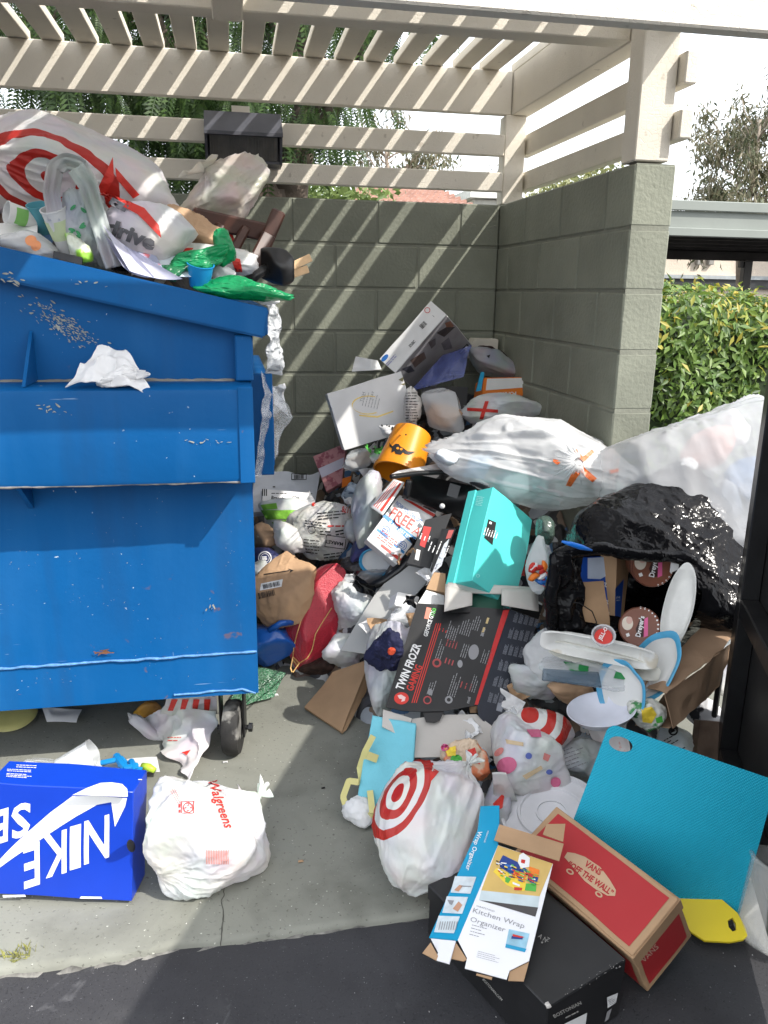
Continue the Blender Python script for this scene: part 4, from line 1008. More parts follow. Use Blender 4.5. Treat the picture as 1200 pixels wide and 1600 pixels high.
class Carton:
    """box from a corner O, unit axes A and sizes D"""
    def __init__(s, name, label, cat, O, A, D, m, bev=.0018, part='box', T=None, k=1.0, group=None):
        O = np.asarray(O, float); s.A = np.asarray(A, float); s.D = np.asarray(D, float)*k; s.O = CAM+(O-CAM)*k; s.T = T or Thing(name, label, cat, group)
        s.v, s.f = gridbox(s.O, s.A[0]*s.D[0], s.A[1]*s.D[1], s.A[2]*s.D[2]); s.v = warp(s.v); s.T.add(part, s.v, s.f, m, 40)
    def pt(s, a, b, c): return s.O+s.A[0]*s.D[0]*a+s.A[1]*s.D[1]*b+s.A[2]*s.D[2]*c
    def plane(s, ax, side, lift=.0008):
        g = on_plane(s.O+s.A[ax]*s.D[ax]*side, s.A[ax], lift+.0004); h = lambda p: warp(g(p)); h.fine = 9.0; return h
    def uv(s, ax, side, lift=.0008):
        """face in its own 0..1 coordinates along the two other axes"""
        i, j = [k for k in range(3) if k != ax]; N = s.A[ax]*(1 if side else -1)
        h = lambda p: warp(s.O+s.A[ax]*s.D[ax]*side+p[:, :1]*s.A[i]*s.D[i]+p[:, 1:2]*s.A[j]*s.D[j]+N*(lift+.0004)); h.fine = .09; return h
def slab(name, label, cat, pts, at, th, m, T=None, part='box', fin=True, bev=0, group=None):
    """thin box whose visible face has the four picture corners bl, br, tr, tl"""
    ats = at if isinstance(at, list) else [at]*4; c = [place(x, y, a) for (x, y), a in zip(pts, ats)]
    N = np.cross(c[1]-c[0], c[3]-c[0]); N /= np.linalg.norm(N)
    if np.dot(N, CAM-c[0]) < 0: N = -N
    c[2] = on_plane(c[0], N, 0.0)(np.array([(pts[2][0], -pts[2][1])]))[0]
    v = np.array(c+[q-N*th for q in c]); bm = bmesh.new(); bv = [bm.verts.new(q) for q in v]
    for q in ((0, 1, 2, 3), (7, 6, 5, 4), (0, 4, 5, 1), (1, 5, 6, 2), (2, 6, 7, 3), (3, 7, 4, 0)): bm.faces.new([bv[i] for i in q])
    bmesh.ops.recalc_face_normals(bm, faces=bm.faces[:])
    if bev: bmesh.ops.bevel(bm, geom=bm.edges[:], offset=bev, segments=2, affect='EDGES')
    v, f = bmvf(bm); T = T or Thing(name, label, cat, group); T.add(part, v, f, m, 35 if bev else False); T.c4 = c; T.N = N; T.face = lambda lift=.0008: on_plane(c[0], np.cross(c[1]-c[0], c[3]-c[0]), lift); T.quad = lambda lift=.0008: quad_fn(c, lift)
    if fin: T.done()
    return T
def ringbag(name, base_col, red, C, U, W, su, sw, stops, th=None, **kw):
    """plastic printed with rings round C; stops: radii where the colour changes, first one red"""
    m = mat(name, base_col, **kw); t = m.node_tree; L = t.links
    return m
def add_rings(m, T, C, U, W, radii, col, wob=.06):
    """print concentric rings into a bag's material (in the bag's own coordinates)"""
    t = m.node_tree; L = t.links; base = T.base(); C = np.asarray(C)-base
    tc = nn(t, 'ShaderNodeTexCoord'); nz = nn(t, 'ShaderNodeTexNoise'); nz.inputs['Scale'].default_value = 11; L.new(tc.outputs['Object'], nz.inputs['Vector'])
    sub = nn(t, 'ShaderNodeVectorMath', operation='SUBTRACT'); L.new(tc.outputs['Object'], sub.inputs[0]); sub.inputs[1].default_value = tuple(C)
    def dot(ax, k):
        d = nn(t, 'ShaderNodeVectorMath', operation='DOT_PRODUCT'); L.new(sub.outputs[0], d.inputs[0]); d.inputs[1].default_value = tuple(np.asarray(ax)/k); return d.outputs['Value']
    a, b = dot(U[0], U[1]), dot(W[0], W[1])
    def op(o, x, y=None, v=None):
        n = nn(t, 'ShaderNodeMath', operation=o); L.new(x, n.inputs[0])
        if y is not None: L.new(y, n.inputs[1])
        elif v is not None: n.inputs[1].default_value = v
        return n.outputs[0]
    r = op('SQRT', op('ADD', op('MULTIPLY', a, a), op('MULTIPLY', b, b)))
    r = op('ADD', r, op('MULTIPLY', op('SUBTRACT', nz.outputs['Fac'], v=.5), v=wob*4))
    cr = nn(t, 'ShaderNodeValToRGB'); cr.color_ramp.interpolation = 'CONSTANT'; e = cr.color_ramp.elements; mx = max(radii)*1.0001
    e[0].position = 0; e[0].color = (1, 1, 1, 1); e[1].position = radii[0]/mx; e[1].color = (0, 0, 0, 1); w = True
    for q in radii[1:]:
        x = e.new(min(.9999, q/mx)); x.color = (1, 1, 1, 1) if w else (0, 0, 0, 1); w = not w
    dv = op('DIVIDE', r, v=mx); L.new(dv, cr.inputs[0]); lim = op('LESS_THAN', dv, v=.9995); fac = op('MULTIPLY', cr.outputs[0], lim)
    vm = [n for n in t.nodes if n.type == 'VECT_MATH' and n.operation == 'SCALE'][0]; outs = [l.to_socket for l in t.links if l.from_socket == vm.outputs[0]]
    mix = nn(t, 'ShaderNodeMix', data_type='RGBA'); L.new(fac, mix.inputs[0]); L.new(vm.outputs[0], mix.inputs[6]); mix.inputs[7].default_value = (*col, 1)
    for s in outs: L.new(mix.outputs[2], s)
# ---- stuff the rubbish is made of
PLW = dict(rough=.33, spec=.5, trans=.32, wr=.0015, wrs=15, var=.05, tint=.10)
M_PLWHITE = mat('white_plastic_film', (.78, .78, .77), **PLW)
M_PLGREY = mat('grey_white_film', (.60, .61, .62), **PLW)
M_PLCLEAR = mat('clear_film', (.80, .83, .85), rough=.18, spec=.6, alpha=.38, wr=.004, wrs=16, var=.05)
M_PLMILK = mat('milky_film', (.80, .81, .82), rough=.25, spec=.55, alpha=.62, trans=.25, wr=.004, wrs=16, var=.05)
M_PLBLACK = mat('black_film', (.006, .006, .007), rough=.16, spec=.16, wr=.0022, wrs=30, var=.2)
M_TISSUE = mat('tissue', (.84, .84, .84), rough=.9, trans=.25, wr=.002, wrs=30, var=.04)
M_PAPER = mat('white_paper', (.80, .80, .79), rough=.8, var=.04, trans=.08)
M_CARDW = mat('white_card', (.72, .72, .71), rough=.55, var=.07, bump=.0003, bs=40)
M_GREYB = mat('greyboard', (.50, .475, .44), rough=.85, var=.06, bump=.0004, bs=90)
M_KRAFT = mat('kraft_card', (.40, .255, .145), rough=.85, var=.10, vs=12, bump=.0006, bs=70)
M_KRAFTP = mat('kraft_paper', (.43, .28, .17), rough=.8, var=.12, vs=7, wr=.002, wrs=13)
M_BLACKC = mat('black_card', (.016, .016, .017), rough=.42, var=.25, vs=8, spec=.4)
M_BLACKP = mat('black_plastic', (.014, .014, .015), rough=.35, var=.2, spec=.5)
M_WHITEP = mat('white_hard_plastic', (.76, .76, .75), rough=.3, var=.03, spec=.5)
M_FOAM = mat('white_foam', (.74, .74, .71), rough=.75, var=.08, vs=20, bump=.0006, bs=120, col2=(.60, .55, .45), c2s=9, c2t=.60)
M_INKW = mat('white_ink', (.78, .78, .77), rough=.5, var=.03); M_INKK = mat('black_ink', (.015, .015, .016), rough=.55, var=.1)
M_INKR = mat('red_ink', (.56, .032, .022), rough=.45, var=.08); M_INKB = mat('blue_ink', (.02, .13, .42), rough=.45, var=.08); M_INKG = mat('grey_ink', (.27, .27, .28), rough=.6, var=.1)
M_INKO = mat('orange_ink', (.80, .20, .02), rough=.45, var=.06); M_INKGR = mat('green_ink', (.08, .40, .06), rough=.5, var=.1); M_INKY = mat('yellow_ink', (.80, .58, .05), rough=.5, var=.06)
M_INKC = mat('cyan_ink', (.012, .29, .50), rough=.4, var=.04); M_INKP = mat('pink_ink', (.70, .12, .30), rough=.5, var=.1)
# ================================================================== FRONT: boxes and bags on the ground
def nike():
    mb = mat('shoe_box_blue', (.006, .045, .44), rough=.33, var=.06, vs=10, spec=.45, bump=.0003, bs=25)
    A = [(-.9814, .1839, .0545), (.0690, .0734, .9949), (.1790, .9802, -.0847)]
    B = Carton('shoe_box', 'bright blue shoe box upside down with white swoosh beside white pharmacy bag', 'box', (-1.5845, -2.329, .009), A, (.335, .283, .105), mb, .003)
    T = B.T; k = lambda pts: P2([(x/2.5, 1080+y/2.5) for x, y in pts])
    fr = B.plane(2, 0, .0009)
    sw = [(-60, 740), (-60, 690), (0, 652), (100, 562), (200, 478), (270, 428), (300, 408), (500, 418), (488, 455), (470, 492), (450, 530), (447, 470), (438, 436), (400, 438), (300, 490), (200, 556), (100, 622), (0, 686)]
    def tri(pts): return [k(pts)]
    def strip(top, bot):
        out = []
        for i in range(len(top)-1): out.append(k([top[i], top[i+1], bot[i+1], bot[i]]))
        return out
    up = [(-40, 690), (0, 655), (100, 562), (200, 474), (285, 411), (380, 412), (450, 414), (500, 416)]
    dn = [(-40, 712), (0, 685), (100, 622), (200, 556), (300, 490), (380, 446), (437, 434), (492, 450)]
    prt(T, strip(up, dn)+[k([(437, 434), (492, 450), (466, 500), (450, 530)])], fr, M_INKW, 'logo', fine=6)
    tp = B.plane(1, 1, .0009)
    prt(T, [k([(285, 411), (340, 384), (395, 364), (440, 361)]), k([(285, 411), (440, 361), (480, 366), (500, 384), (502, 412)])], tp, M_INKW, 'logo', fine=6)
    it = []
    for ch, x0, x1, ya, yb in (('N', 330, 428, 582, 0), ('I', 276, 318, 612, 0), ('K', 172, 264, 640, 0), ('E', 96, 160, 682, 0)):
        cx = (x0+x1)/2; w = (x1-x0)/2.5; p, f = text2d(ch, 0, 0, 66, 180, width=w, bold=.018); p = p.copy(); p[:, 1] += p[:, 0]*.30; it.append((p+(cx/2.5, -(1080+ya/2.5)), f))
    for ch, x0, x1, ya in (('S', 48, 122, 506), ('B', -30, 36, 530)):
        p, f = text2d(ch, 0, 0, 50, 180, width=(x1-x0)/2.5, bold=.025); p = p.copy(); p[:, 1] += p[:, 0]*.30; it.append((p+((x0+x1)/5, -(1080+ya/2.5)), f))
    prt(T, it, fr, M_INKW, 'lettering')
    prt(T, sum([rot_items(LN(25, 1195, 60, 1201, 2, 1.5, 3), 40, 1198, -3), rot_items(LN(11, 1202, 52, 1207, 2, 1.5, 4), 30, 1204, -3), rot_items(LN(10, 1209, 50, 1216, 3, 1.5, 5), 30, 1212, -3), LN(217, 1217, 226, 1220, 1, 2, 2)], []), tp, M_INKW, 'small_print', kind='stuff')
    [prt(T, [q_], fr, M_INKW, 'worn_edge') for q_ in (k([(10, 794), (100, 794), (104, 802), (12, 804)]), k([(320, 800), (400, 802), (405, 810), (315, 808)]))]
    prt(T, [ell2d(204.5, -1323, 7, 10, rot=12)], B.plane(0, 0, .0008), M_INKK, 'finger_hole')
    T.done()
nike()
def walgreens():
    m = mat('walgreens_film', (.80, .79, .79), **PLW)
    T = bag('plastic_bag', 'white pharmacy bag with red script lettering beside the blue shoe box', 'plastic bag', 316, 1306, 190, 182, .24, ('Z', .115), m, 12, roll=-62, tilt=20, facets=10, crease=.04, lump=.08, fin=False, knot=dict(pull=.30, tuft=.16, size=.12, pleats=11), pull_folds=.075, nu=170, nv=110)
    fn = on_soft(T.v, T.f, .0025)
    it = [TX('Walgreens', 345, 1256, 15, -70, shear=.35, width=80, bold=.012)]
    prt(T, it, fn, M_INKR, 'lettering', fine=5)
    prt(T, [ring2d(294, -1262, 6.5, 8.2), rect2d(284, -1271, 303, -1270), rect2d(284, -1253, 303, -1252), rect2d(283, -1271, 284.4, -1252), rect2d(302, -1271, 303.6, -1252), rect2d(279, -1262, 282, -1257), rect2d(279, -1270, 282, -1265)]+[ell2d(294+4*math.cos(a), -1262+4*math.sin(a), 1.7, 1.2, 8) for a in (0, 1.57, 3.1, 4.7)], fn, M_INKR, 'emblem', fine=5)
    prt(T, [rect2d(322+i*2.6, -1350, 323.2+i*2.6, -1328) for i in range(14)]+rot_items([rect2d(262, -1248, 288, -1247), rect2d(262, -1245, 288, -1244), rect2d(262, -1242, 288, -1241)], 275, 1245, -60), fn, mat('pale_red_ink', (.62, .22, .18), rough=.5), 'small_print', fine=6, kind='stuff')
    # tied ears
    p = aZ(396, 1296, .05)
    for (a, b, w_) in (((392, 1292), (398, 1322), 16), ((388, 1284), (400, 1258), 10)):
        q0, q1 = aZ(*a, .06), aZ(*b, .03); v, f = bag_vf((q0+q1)/2, roll_basis(p, 90-math.degrees(math.atan2(b[0]-a[0], b[1]-a[1]))-90), (pz(w_, p)/2, np.linalg.norm(q1-q0)*.62, .012), 5+w_, 8, .2, .1, nu=24, nv=18); T.add('tied_ear', v, f, m, True)
    T.done()
walgreens()
def under_dumpster():
    m = mat('target_white_film', (.80, .79, .78), **PLW)
    T = sheet('plastic_bag', 'white shopping bag with red print spilling out under the dumpster beside the caster', 'plastic bag', [(222, 1128), (300, 1218), (345, 1112), (260, 1102)], [('Z', .02), ('Z', .01), ('Z', .10), ('Z', .12)], m, th=.004, fin=False, nu=40, nv=40, amp=.02, fr=11, crum=.016, seed=5)
    fn = on_soft(T.v, T.f, .003)
    prt(T, [P2([(284, 1176), (298, 1172), (292, 1180)]), ]+LN(262, 1150, 285, 1160, 2, 2, 4), fn, M_INKR, 'print', fine=5)
    v, f = bag_vf(aZ(228, 1140, .03), roll_basis(aZ(228, 1140, .03), 38), (.02, .075, .02), 3, 9, .15, .12, nu=30, nv=30); T.add('rolled_edge', v, f, m, True)
    T.done()
    T = sheet('plastic_bag', 'red and white striped shopping bag lying under the dumpster', 'plastic bag', [(250, 1112), (340, 1112), (338, 1092), (262, 1090)], [('Z', .10), ('Z', .08), ('Z', .16), ('Z', .18)], M_PLWHITE, th=.004, fin=False, nu=30, nv=16, crum=.014, seed=9, floor=.02)
    fn = on_soft(T.v, T.f, .003); prt(T, [P2([(262+i*19, 1110), (270+i*19, 1110), (278+i*17, 1092), (268+i*17, 1092)]) for i in range(4)], fn, M_INKR, 'stripe', fine=6); T.done()
    bag('food_package', 'orange yellow snack package under the dumpster', 'package', 228, 1108, 42, 24, .06, ('Z', .05), mat('orange_film', (.72, .36, .04), **PLW), 4, nu=36, nv=24)
    sheet('paper_sheet', 'white crumpled paper under the middle of the dumpster', 'paper', [(74, 1130), (120, 1130), (128, 1108), (66, 1106)], [('Z', .015), ('Z', .015), ('Z', .03), ('Z', .04)], M_PAPER, nu=18, nv=12, crum=.008, seed=2)
    c = aZ(18, 1116, .03); v, f = lathe(c, (0, -.25, 1), [(.001, .012), (.06, .012), (.075, .008), (.082, 0), (.078, -.004), (.001, .006)], 36)
    T = Thing('plastic_dish', 'pale yellow plastic dish under the left end of the dumpster', 'dish'); T.add('dish', v, f, mat('yellow_lid', (.55, .52, .20), rough=.4, trans=.2), 40); T.done()
    # blue plastic toy pieces behind the shoe box
    mb = mat('bright_blue_plastic', (.010, .22, .55), rough=.35, var=.05)
    T = Thing('plastic_toy', 'bright blue broken plastic toy on the ground behind the shoe box', 'toy')
    for k, (a, b, r) in enumerate((((158, 1192), (188, 1186), .008), ((182, 1182), (196, 1200), .012), ((196, 1200), (214, 1196), .009), ((205, 1190), (212, 1204), .010), ((186, 1196), (222, 1202), .006))):
        v, f = tube([aZ(*a, .055), (aZ(*a, .06)+aZ(*b, .06))/2, aZ(*b, .055)], r, 8); T.add('rod', v, f, mb, 40)
    v, f = lathe(aZ(188, 1194, .045), (.4, .2, .3), [(.001, 0), (.016, 0), (.022, .012), (.014, .02), (.001, .02)], 14); T.add('knob', v, f, mb, 40); T.done()
    v, f = tube([aZ(222, 1197, .05), aZ(232, 1199, .05), aZ(242, 1204, .045)], [.010, .012, .008], 10); T = Thing('plastic_scrap', 'lime green plastic scrap behind the shoe box corner', 'scrap'); T.add('scrap', v, f, mat('lime_plastic', (.42, .60, .05), rough=.4), True); T.done()
    sheet('paper_sheet', 'white paper sheet lying flat behind the shoe box', 'paper', [(150, 1203), (250, 1206), (245, 1182), (190, 1187)], [('Z', .035), ('Z', .03), ('Z', .012), ('Z', .012)], M_PAPER, nu=14, nv=10, amp=.006, seed=7)
    T = Thing('plastic_cup', 'crushed clear plastic cup on the ground behind the shoe box', 'cup'); c = aZ(122, 1190, .04); v, f = lathe(c, (.8, .1, .35), [(.040, -.05), (.041, -.05), (.047, .05), (.049, .051), (.0465, .052), (.039, -.047), (.001, -.047)], 28, wob=.12, seed=3); T.add('cup', v, f, M_PLCLEAR, 40)
    v, f = lathe(c+V(-.10, 0, 0), (.2, .4, .9), [(.05, 0), (.052, .004), (.045, .012), (.001, .014)], 24, wob=.08); T.add('lid', v, f, M_PLCLEAR, 40); T.done()
under_dumpster()
def boston():
    z = .122; L, N, R = aZ(670, 1383, z), aZ(856, 1574, z), aZ(980, 1503, z); a = L-N; b = R-N; La, Lb = np.linalg.norm(a), np.linalg.norm(b); a /= La; b = b-a*np.dot(a, b); b /= np.linalg.norm(b)
    B = Carton('shoe_box', 'black shoe box lying on the asphalt under the flattened kitchen carton', 'box', N+V(0, 0, -.134), np.array([a, b, V(0, 0, 1)]), (La, Lb, .134), M_BLACKC, .002); T = B.T
    # lid skirt
    v, f = obox(B.O-a*.002-b*.002+V(0, 0, .098), a*(La+.004), b*(Lb+.004), V(0, 0, .0375), .002); T.add('lid', v, f, M_BLACKC)
    mg = mat('silver_ink', (.40, .39, .36), rough=.4)
    pl = on_plane(B.O-b*.002+V(0, 0, 0), b, .0008); pe = on_plane(B.O-a*.002, a, .0008); tp = on_plane(N+V(0, 0, .0036), (0, 0, 1), .0008)
    prt(T, [TX('BOSTONIAN', 886, 1577, 5.5, 27, width=48, bold=.01), ], pe, mg); prt(T, rot_items(LN(882, 1583, 905, 1587, 1, 3, 3, .1), 893, 1585, 27), pe, mg, 'small_print', kind='stuff')
    prt(T, [TX('BOSTONIAN.COM', 770, 1546, 3.6, -48, width=44)], pl, mg)
    prt(T, [TX('A N', 848, 1466, 7, -35, width=15), ell2d(847, -1473, 1.5), TX('Z', 856, 1468, 6, -35)], tp, mg, 'small_print', kind='stuff')
    [prt(T, [q_], pe, M_INKW, 'sticker') for q_ in (P2([(880, 1600), (917, 1582), (913, 1612), (880, 1612)]), P2([(948, 1558), (965, 1551), (962, 1566), (949, 1575)]))]
    prt(T, rot_items(LN(950, 1559, 962, 1568, 4, 1.2, 2), 956, 1563, 25)+[P2([(948, 1580), (955, 1575), (950, 1592), (944, 1596)])], on_plane(B.O-a*.002, a, .0013), M_INKG, 'small_print', kind='stuff')
    r = random.Random(3); sc = []
    for k in range(26):
        x, y = r.uniform(0, 1), 0; e = N+a*La*0+b*Lb*r.random(); px = 856+124*r.random(); py = 1574-(px-856)*.57; sc.append(ell2d(px+r.gauss(0, 3), -(py-abs(r.gauss(0, 6))), r.uniform(.5, 2.2), r.uniform(.2, .5), 6, r.uniform(0, 90)))
    prt(T, sc, tp, mat('scuff', (.35, .34, .32), rough=.9), 'scuff_mark', kind='stuff')
    v, f = bag_vf(N+V(0, 0, .004), np.eye(3), (.005, .005, .005), 3, 8, .1, .1, nu=10, nv=8); T.add('worn_corner', v, f, M_GREYB)
    T.done(); return B
boston()
def vans():
    A = [(.41585, -.90819, -.04750), (-.79818, -.33945, -.49767), (.43586, .24487, -.86606)]
    mr = mat('shoe_box_red', (.40, .022, .026), rough=.5, var=.06, vs=6, bump=.0003, bs=40)
    B = Carton('shoe_box', 'red shoe box with tan edges and skateboard logo leaning on the black shoe box', 'box', (-.582, -2.427, .222), A, (.344, .154, .162), M_KRAFT, .003); T = B.T
    prt(T, [rect2d(.035, .07, .955, .93)], B.uv(2, 0, .0008), mr, 'red_panel'); prt(T, [rect2d(.09, .10, .92, .88)], B.uv(0, 1, .0008), mr, 'red_panel')
    prt(T, [rect2d(.04, .12, .95, .95)], B.uv(1, 1, .0008), mr, 'red_panel')
    # lid line
    v, f = obox(B.pt(0, 0, 0)-B.A[0]*.0025-B.A[1]*.0025+B.A[2]*.004, B.A[0]*(B.D[0]+.005), B.A[1]*(B.D[1]+.005), B.A[2]*.036, .0015); T.add('lid', v, f, M_KRAFT)
    prt(T, [rect2d(.02, .02, .98, .12)], lambda p: B.pt(1, 0, 0)+B.A[0]*.0033+p[:, :1]*B.A[1]*B.D[1]+p[:, 1:2]*B.A[2]*B.D[2], M_KRAFT, 'tape_edge')
    fn = B.plane(2, 0, .0016); k = lambda x, y: (840+x/3.333, 1120+y/3.333)
    c = np.array(k(268, 835)); ang = -36
    def sk(pts): return [P2([k(*q) for q in pts])]
    body = [(135, 735), (150, 708), (185, 712), (240, 730), (320, 785), (370, 850), (405, 905), (400, 935), (360, 935), (300, 905), (240, 860), (190, 800)]
    prt(T, sk(body)+[ell2d(k(165, 812)[0], -k(165, 812)[1], 6.5, 4, rot=ang), ell2d(k(315, 930)[0], -k(315, 930)[1], 6.5, 4, rot=ang)], fn, mat('logo_tan', (.52, .35, .22), rough=.8, var=.05), 'logo')
    fn2 = B.plane(2, 0, .0022)
    prt(T, [TX('VANS', *k(285, 790), 10, -33, width=30, bold=.03), TX('“OFF THE WALL”', *k(272, 845), 9.5, -34, width=84, bold=.035), ell2d(k(165, 812)[0], -k(165, 812)[1], 3.6, 2, rot=ang), ell2d(k(315, 930)[0], -k(315, 930)[1], 3.6, 2, rot=ang)], fn2, mr)
    prt(T, [TX('VANS', *k(580, 1228), 8, 47, width=34, bold=.0)], B.plane(0, 1, .0016), mat('logo_pale', (.55, .36, .27), rough=.7))
    c = B.pt(.16, 1, .08); 
    prt(T, [ell2d(878, -1413, 9, 7, rot=-40)], B.plane(1, 1, .0013), M_KRAFT, 'thumb_tab')
    T.done()
vans()
def kitchen():
    k = lambda x, y: (640+x/4.286, 1220+y/4.286)
    T = Thing('flattened_carton', 'flattened white and blue kitchen wrap organizer carton on the black shoe box', 'carton')
    # one plane for the white panel, resting on the black box
    P0 = aZ(*k(320, 1060), .155); P1 = aZ(*k(800, 1205), .150); P2_ = aZ(*k(960, 555), .215); N = np.cross(P1-P0, P2_-P0); N /= np.linalg.norm(N)
    if N[2] < 0: N = -N
    pl = on_plane(P0, N, 0.0); q = lambda pts: pl(np.array([(k(*p)[0], -k(*p)[1]) for p in pts]))
    def panel(nm, pts, m, lift=0.0, th=.0022, parent=None, pn=pl, NN=N):
        v = pn(np.array([(k(*p)[0], -k(*p)[1]) for p in pts]))+NN*lift; n = len(v); w = v-NN*th
        return T.add(nm, np.concatenate([v, w]), [tuple(range(n)), tuple(range(2*n-1, n-1, -1))]+[(i, n+i, n+(i+1) % n, (i+1) % n) for i in range(n)], m, parent=parent)
    mc = mat('carton_gloss_white', (.78, .78, .80), rough=.38, var=.02, spec=.45)
    panel('front_panel', [(320, 1060), (385, 1185), (370, 1255), (650, 1330), (670, 1270), (800, 1205), (960, 555), (590, 430)], mc)
    # inner corrugated board under it
    panel('inner_flap', [(300, 1060), (385, 1190), (360, 1200), (270, 1180)], M_KRAFT, -.004); panel('inner_flap', [(670, 1270), (800, 1205), (765, 1335), (660, 1330)], M_KRAFT, -.004); panel('inner_flap', [(450, 1280), (555, 1305), (550, 1322), (445, 1290)], M_KRAFT, -.005); panel('inner_flap', [(85, 1130), (140, 1060), (190, 1150), (180, 1180)], M_KRAFT, -.012)
    # blue side panel folded down to the left
    N2 = N*.86-np.array(RT)*.5; N2 /= np.linalg.norm(N2); pb = on_plane(P0, N2, 0.0)
    hinge0, hinge1 = q([(320, 1060)])[0], q([(590, 430)])[0]; hd = hinge1-hinge0; hd /= np.linalg.norm(hd); N2 = N2-hd*np.dot(N2, hd); N2 /= np.linalg.norm(N2); pb = on_plane(P0, N2, 0.0)
    panel('side_panel', [(130, 1050), (315, 1068), (325, 1058), (592, 430), (600, 310), (600, 165), (475, 170), (455, 330)], M_INKC, pn=pb, NN=N2)
    panel('side_flap', [(140, 1055), (308, 1072), (265, 1225), (175, 1200), (190, 1150)], mc, pn=pb, NN=N2)
    # torn kraft top flaps standing a little proud
    panel('top_flap', [(565, 415), (1000, 555), (1030, 440), (600, 310)], M_KRAFT, .010); panel('top_flap', [(890, 388), (1025, 437), (1040, 318), (915, 320)], M_KRAFT, .016)
    a = on_plane(P0, N, .0008); b = on_plane(P0, N, .0014); c = on_plane(P0, N, .0020); d = on_plane(P0, N, .0026)
    S = lambda pts: P2([k(*p) for p in pts])
    prt(T, [S([(592, 434), (958, 556), (870, 775), (480, 735)])], a, mat('photo_ochre', (.62, .42, .13), rough=.4, var=.12, vs=14), 'picture'); prt(T, [S([(480, 735), (870, 775), (860, 850), (465, 800)])], a, mat('photo_counter', (.52, .60, .62), rough=.4, var=.08, vs=30), 'picture'); prt(T, [S([(465, 800), (860, 850), (842, 912), (640, 850)])], a, mat('photo_dark', (.06, .055, .055), rough=.4), 'picture')
    cols = dict(blue=M_INKB, red=M_INKR, yellow=M_INKY, white=M_INKW, orange=M_INKO, green=M_INKGR, pack=mat('pack_blue_dark', (.012, .045, .22), rough=.4))
    def pk(col, pts, fn): prt(T, [S(pts)], fn, cols[col], 'picture')
    pk('yellow', [(560, 610), (585, 585), (780, 680), (770, 740), (740, 740), (650, 700)], b); pk('pack', [(600, 545), (625, 500), (720, 545), (790, 600), (770, 660), (700, 640), (605, 580)], b); pk('orange', [(700, 600), (780, 625), (775, 670), (690, 650)], c); pk('white', [(735, 500), (760, 485), (805, 520), (800, 580), (745, 590), (725, 550)], c); pk('orange', [(800, 575), (870, 600), (862, 650), (795, 640)], b); pk('pack', [(795, 640), (862, 650), (855, 680), (790, 670)], c); pk('green', [(780, 690), (850, 690), (845, 745), (770, 735)], b); pk('red', [(700, 715), (755, 720), (750, 738), (700, 735)], c); pk('blue', [(640, 560), (700, 575), (695, 610), (635, 590)], c); pk('white', [(610, 550), (650, 555), (648, 562), (612, 558)], d); pk('green', [(640, 640), (680, 660), (660, 690), (640, 680)], c); pk('white', [(690, 680), (740, 700), (735, 712), (690, 695)], c); pk('red', [(748, 530), (775, 535), (770, 560), (745, 552)], d)
    rr = random.Random(8)
    for i, mm in enumerate((M_INKW, M_INKK, M_INKY, M_INKR, cols['pack'], M_INKGR)):
        sp = []
        for _ in range(14):
            u_, v_ = rr.random(), rr.random(); x_, y_ = 575+270*u_, 520+140*u_*.75+110*v_*(1-.3*u_); a_ = rr.uniform(2, 8)*4; b_ = rr.uniform(1, 3)*3; sp.append(S([(x_, y_), (x_+a_, y_+a_*.4), (x_+a_-2, y_+a_*.4+b_), (x_-2, y_+b_)]))
        prt(T, sp, on_plane(P0, N, .0028+.0002*i), mm, 'picture', kind='stuff')
    prt(T, [TX('Kitchen Wrap', *k(598, 920), 7.6, -17.5, width=84), TX('Organizer', *k(525, 962), 7.6, -17.5, width=57)], a, M_INKG)
    prt(T, [TX('WRAPSTAND', *k(508, 857), 2.6, -17.5, width=30)]+rot_items(LN(735, 1446, 762, 1466, 4, 1.7, 4, .5), 748, 1456, -15)+rot_items(LN(745, 1490, 785, 1502, 4, 1.0, 6, .4), 765, 1496, -15), a, M_INKG, 'small_print', kind='stuff')
    prt(T, [S([(665, 995), (803, 1025), (772, 1150), (640, 1118)])], a, mat('photo_blue', (.28, .50, .62), rough=.4, var=.2, vs=40), 'picture'); prt(T, [S([(645, 1095), (782, 1128), (772, 1150), (640, 1118)])], b, M_INKC, 'picture'); prt(T, [S([(685, 1040), (760, 1045), (755, 1065), (680, 1060)])], b, cols['pack'], 'picture'); prt(T, [S([(690, 1030), (770, 1050), (745, 1055), (690, 1045)])], c, M_INKR, 'picture')
    prt(T, [TX('Wrap Organizer', *k(432, 470), 7.0, -108, width=64, bold=.012)], on_plane(P0, N2, .0008), M_INKW); prt(T, [TX('WRAPSTAND', *k(515, 375), 2.4, -108, width=20)], on_plane(P0, N2, .0008), M_INKW)
    pa, pbb = on_plane(P0, N2, .0008), on_plane(P0, N2, .0015); mp = mat('photo_pale', (.58, .64, .66), rough=.4, var=.12, vs=50); mh = mat('photo_skin', (.55, .30, .19), rough=.5)
    for (x0, y0) in ((305, 640), (250, 775), (195, 905)):
        prt(T, [S([(x0, y0), (x0+143, y0-3+8), (x0+103, y0+118), (x0-32+2, y0+110)])], pa, mp, 'picture')
    prt(T, [S([(300, 735), (335, 700), (360, 705), (330, 745)]), S([(290, 860), (330, 810), (355, 835), (325, 880)])], pbb, mh, 'picture'); prt(T, [S([(255, 800), (300, 805), (285, 835), (270, 830)]), S([(345, 705), (415, 708), (414, 714), (345, 711)])]+[S([(195+i*16, 1000), (200+i*16, 1001), (212+i*16, 945), (207+i*16, 944)]) for i in range(8)], pbb, M_INKG, 'picture')
    T.done()
kitchen()
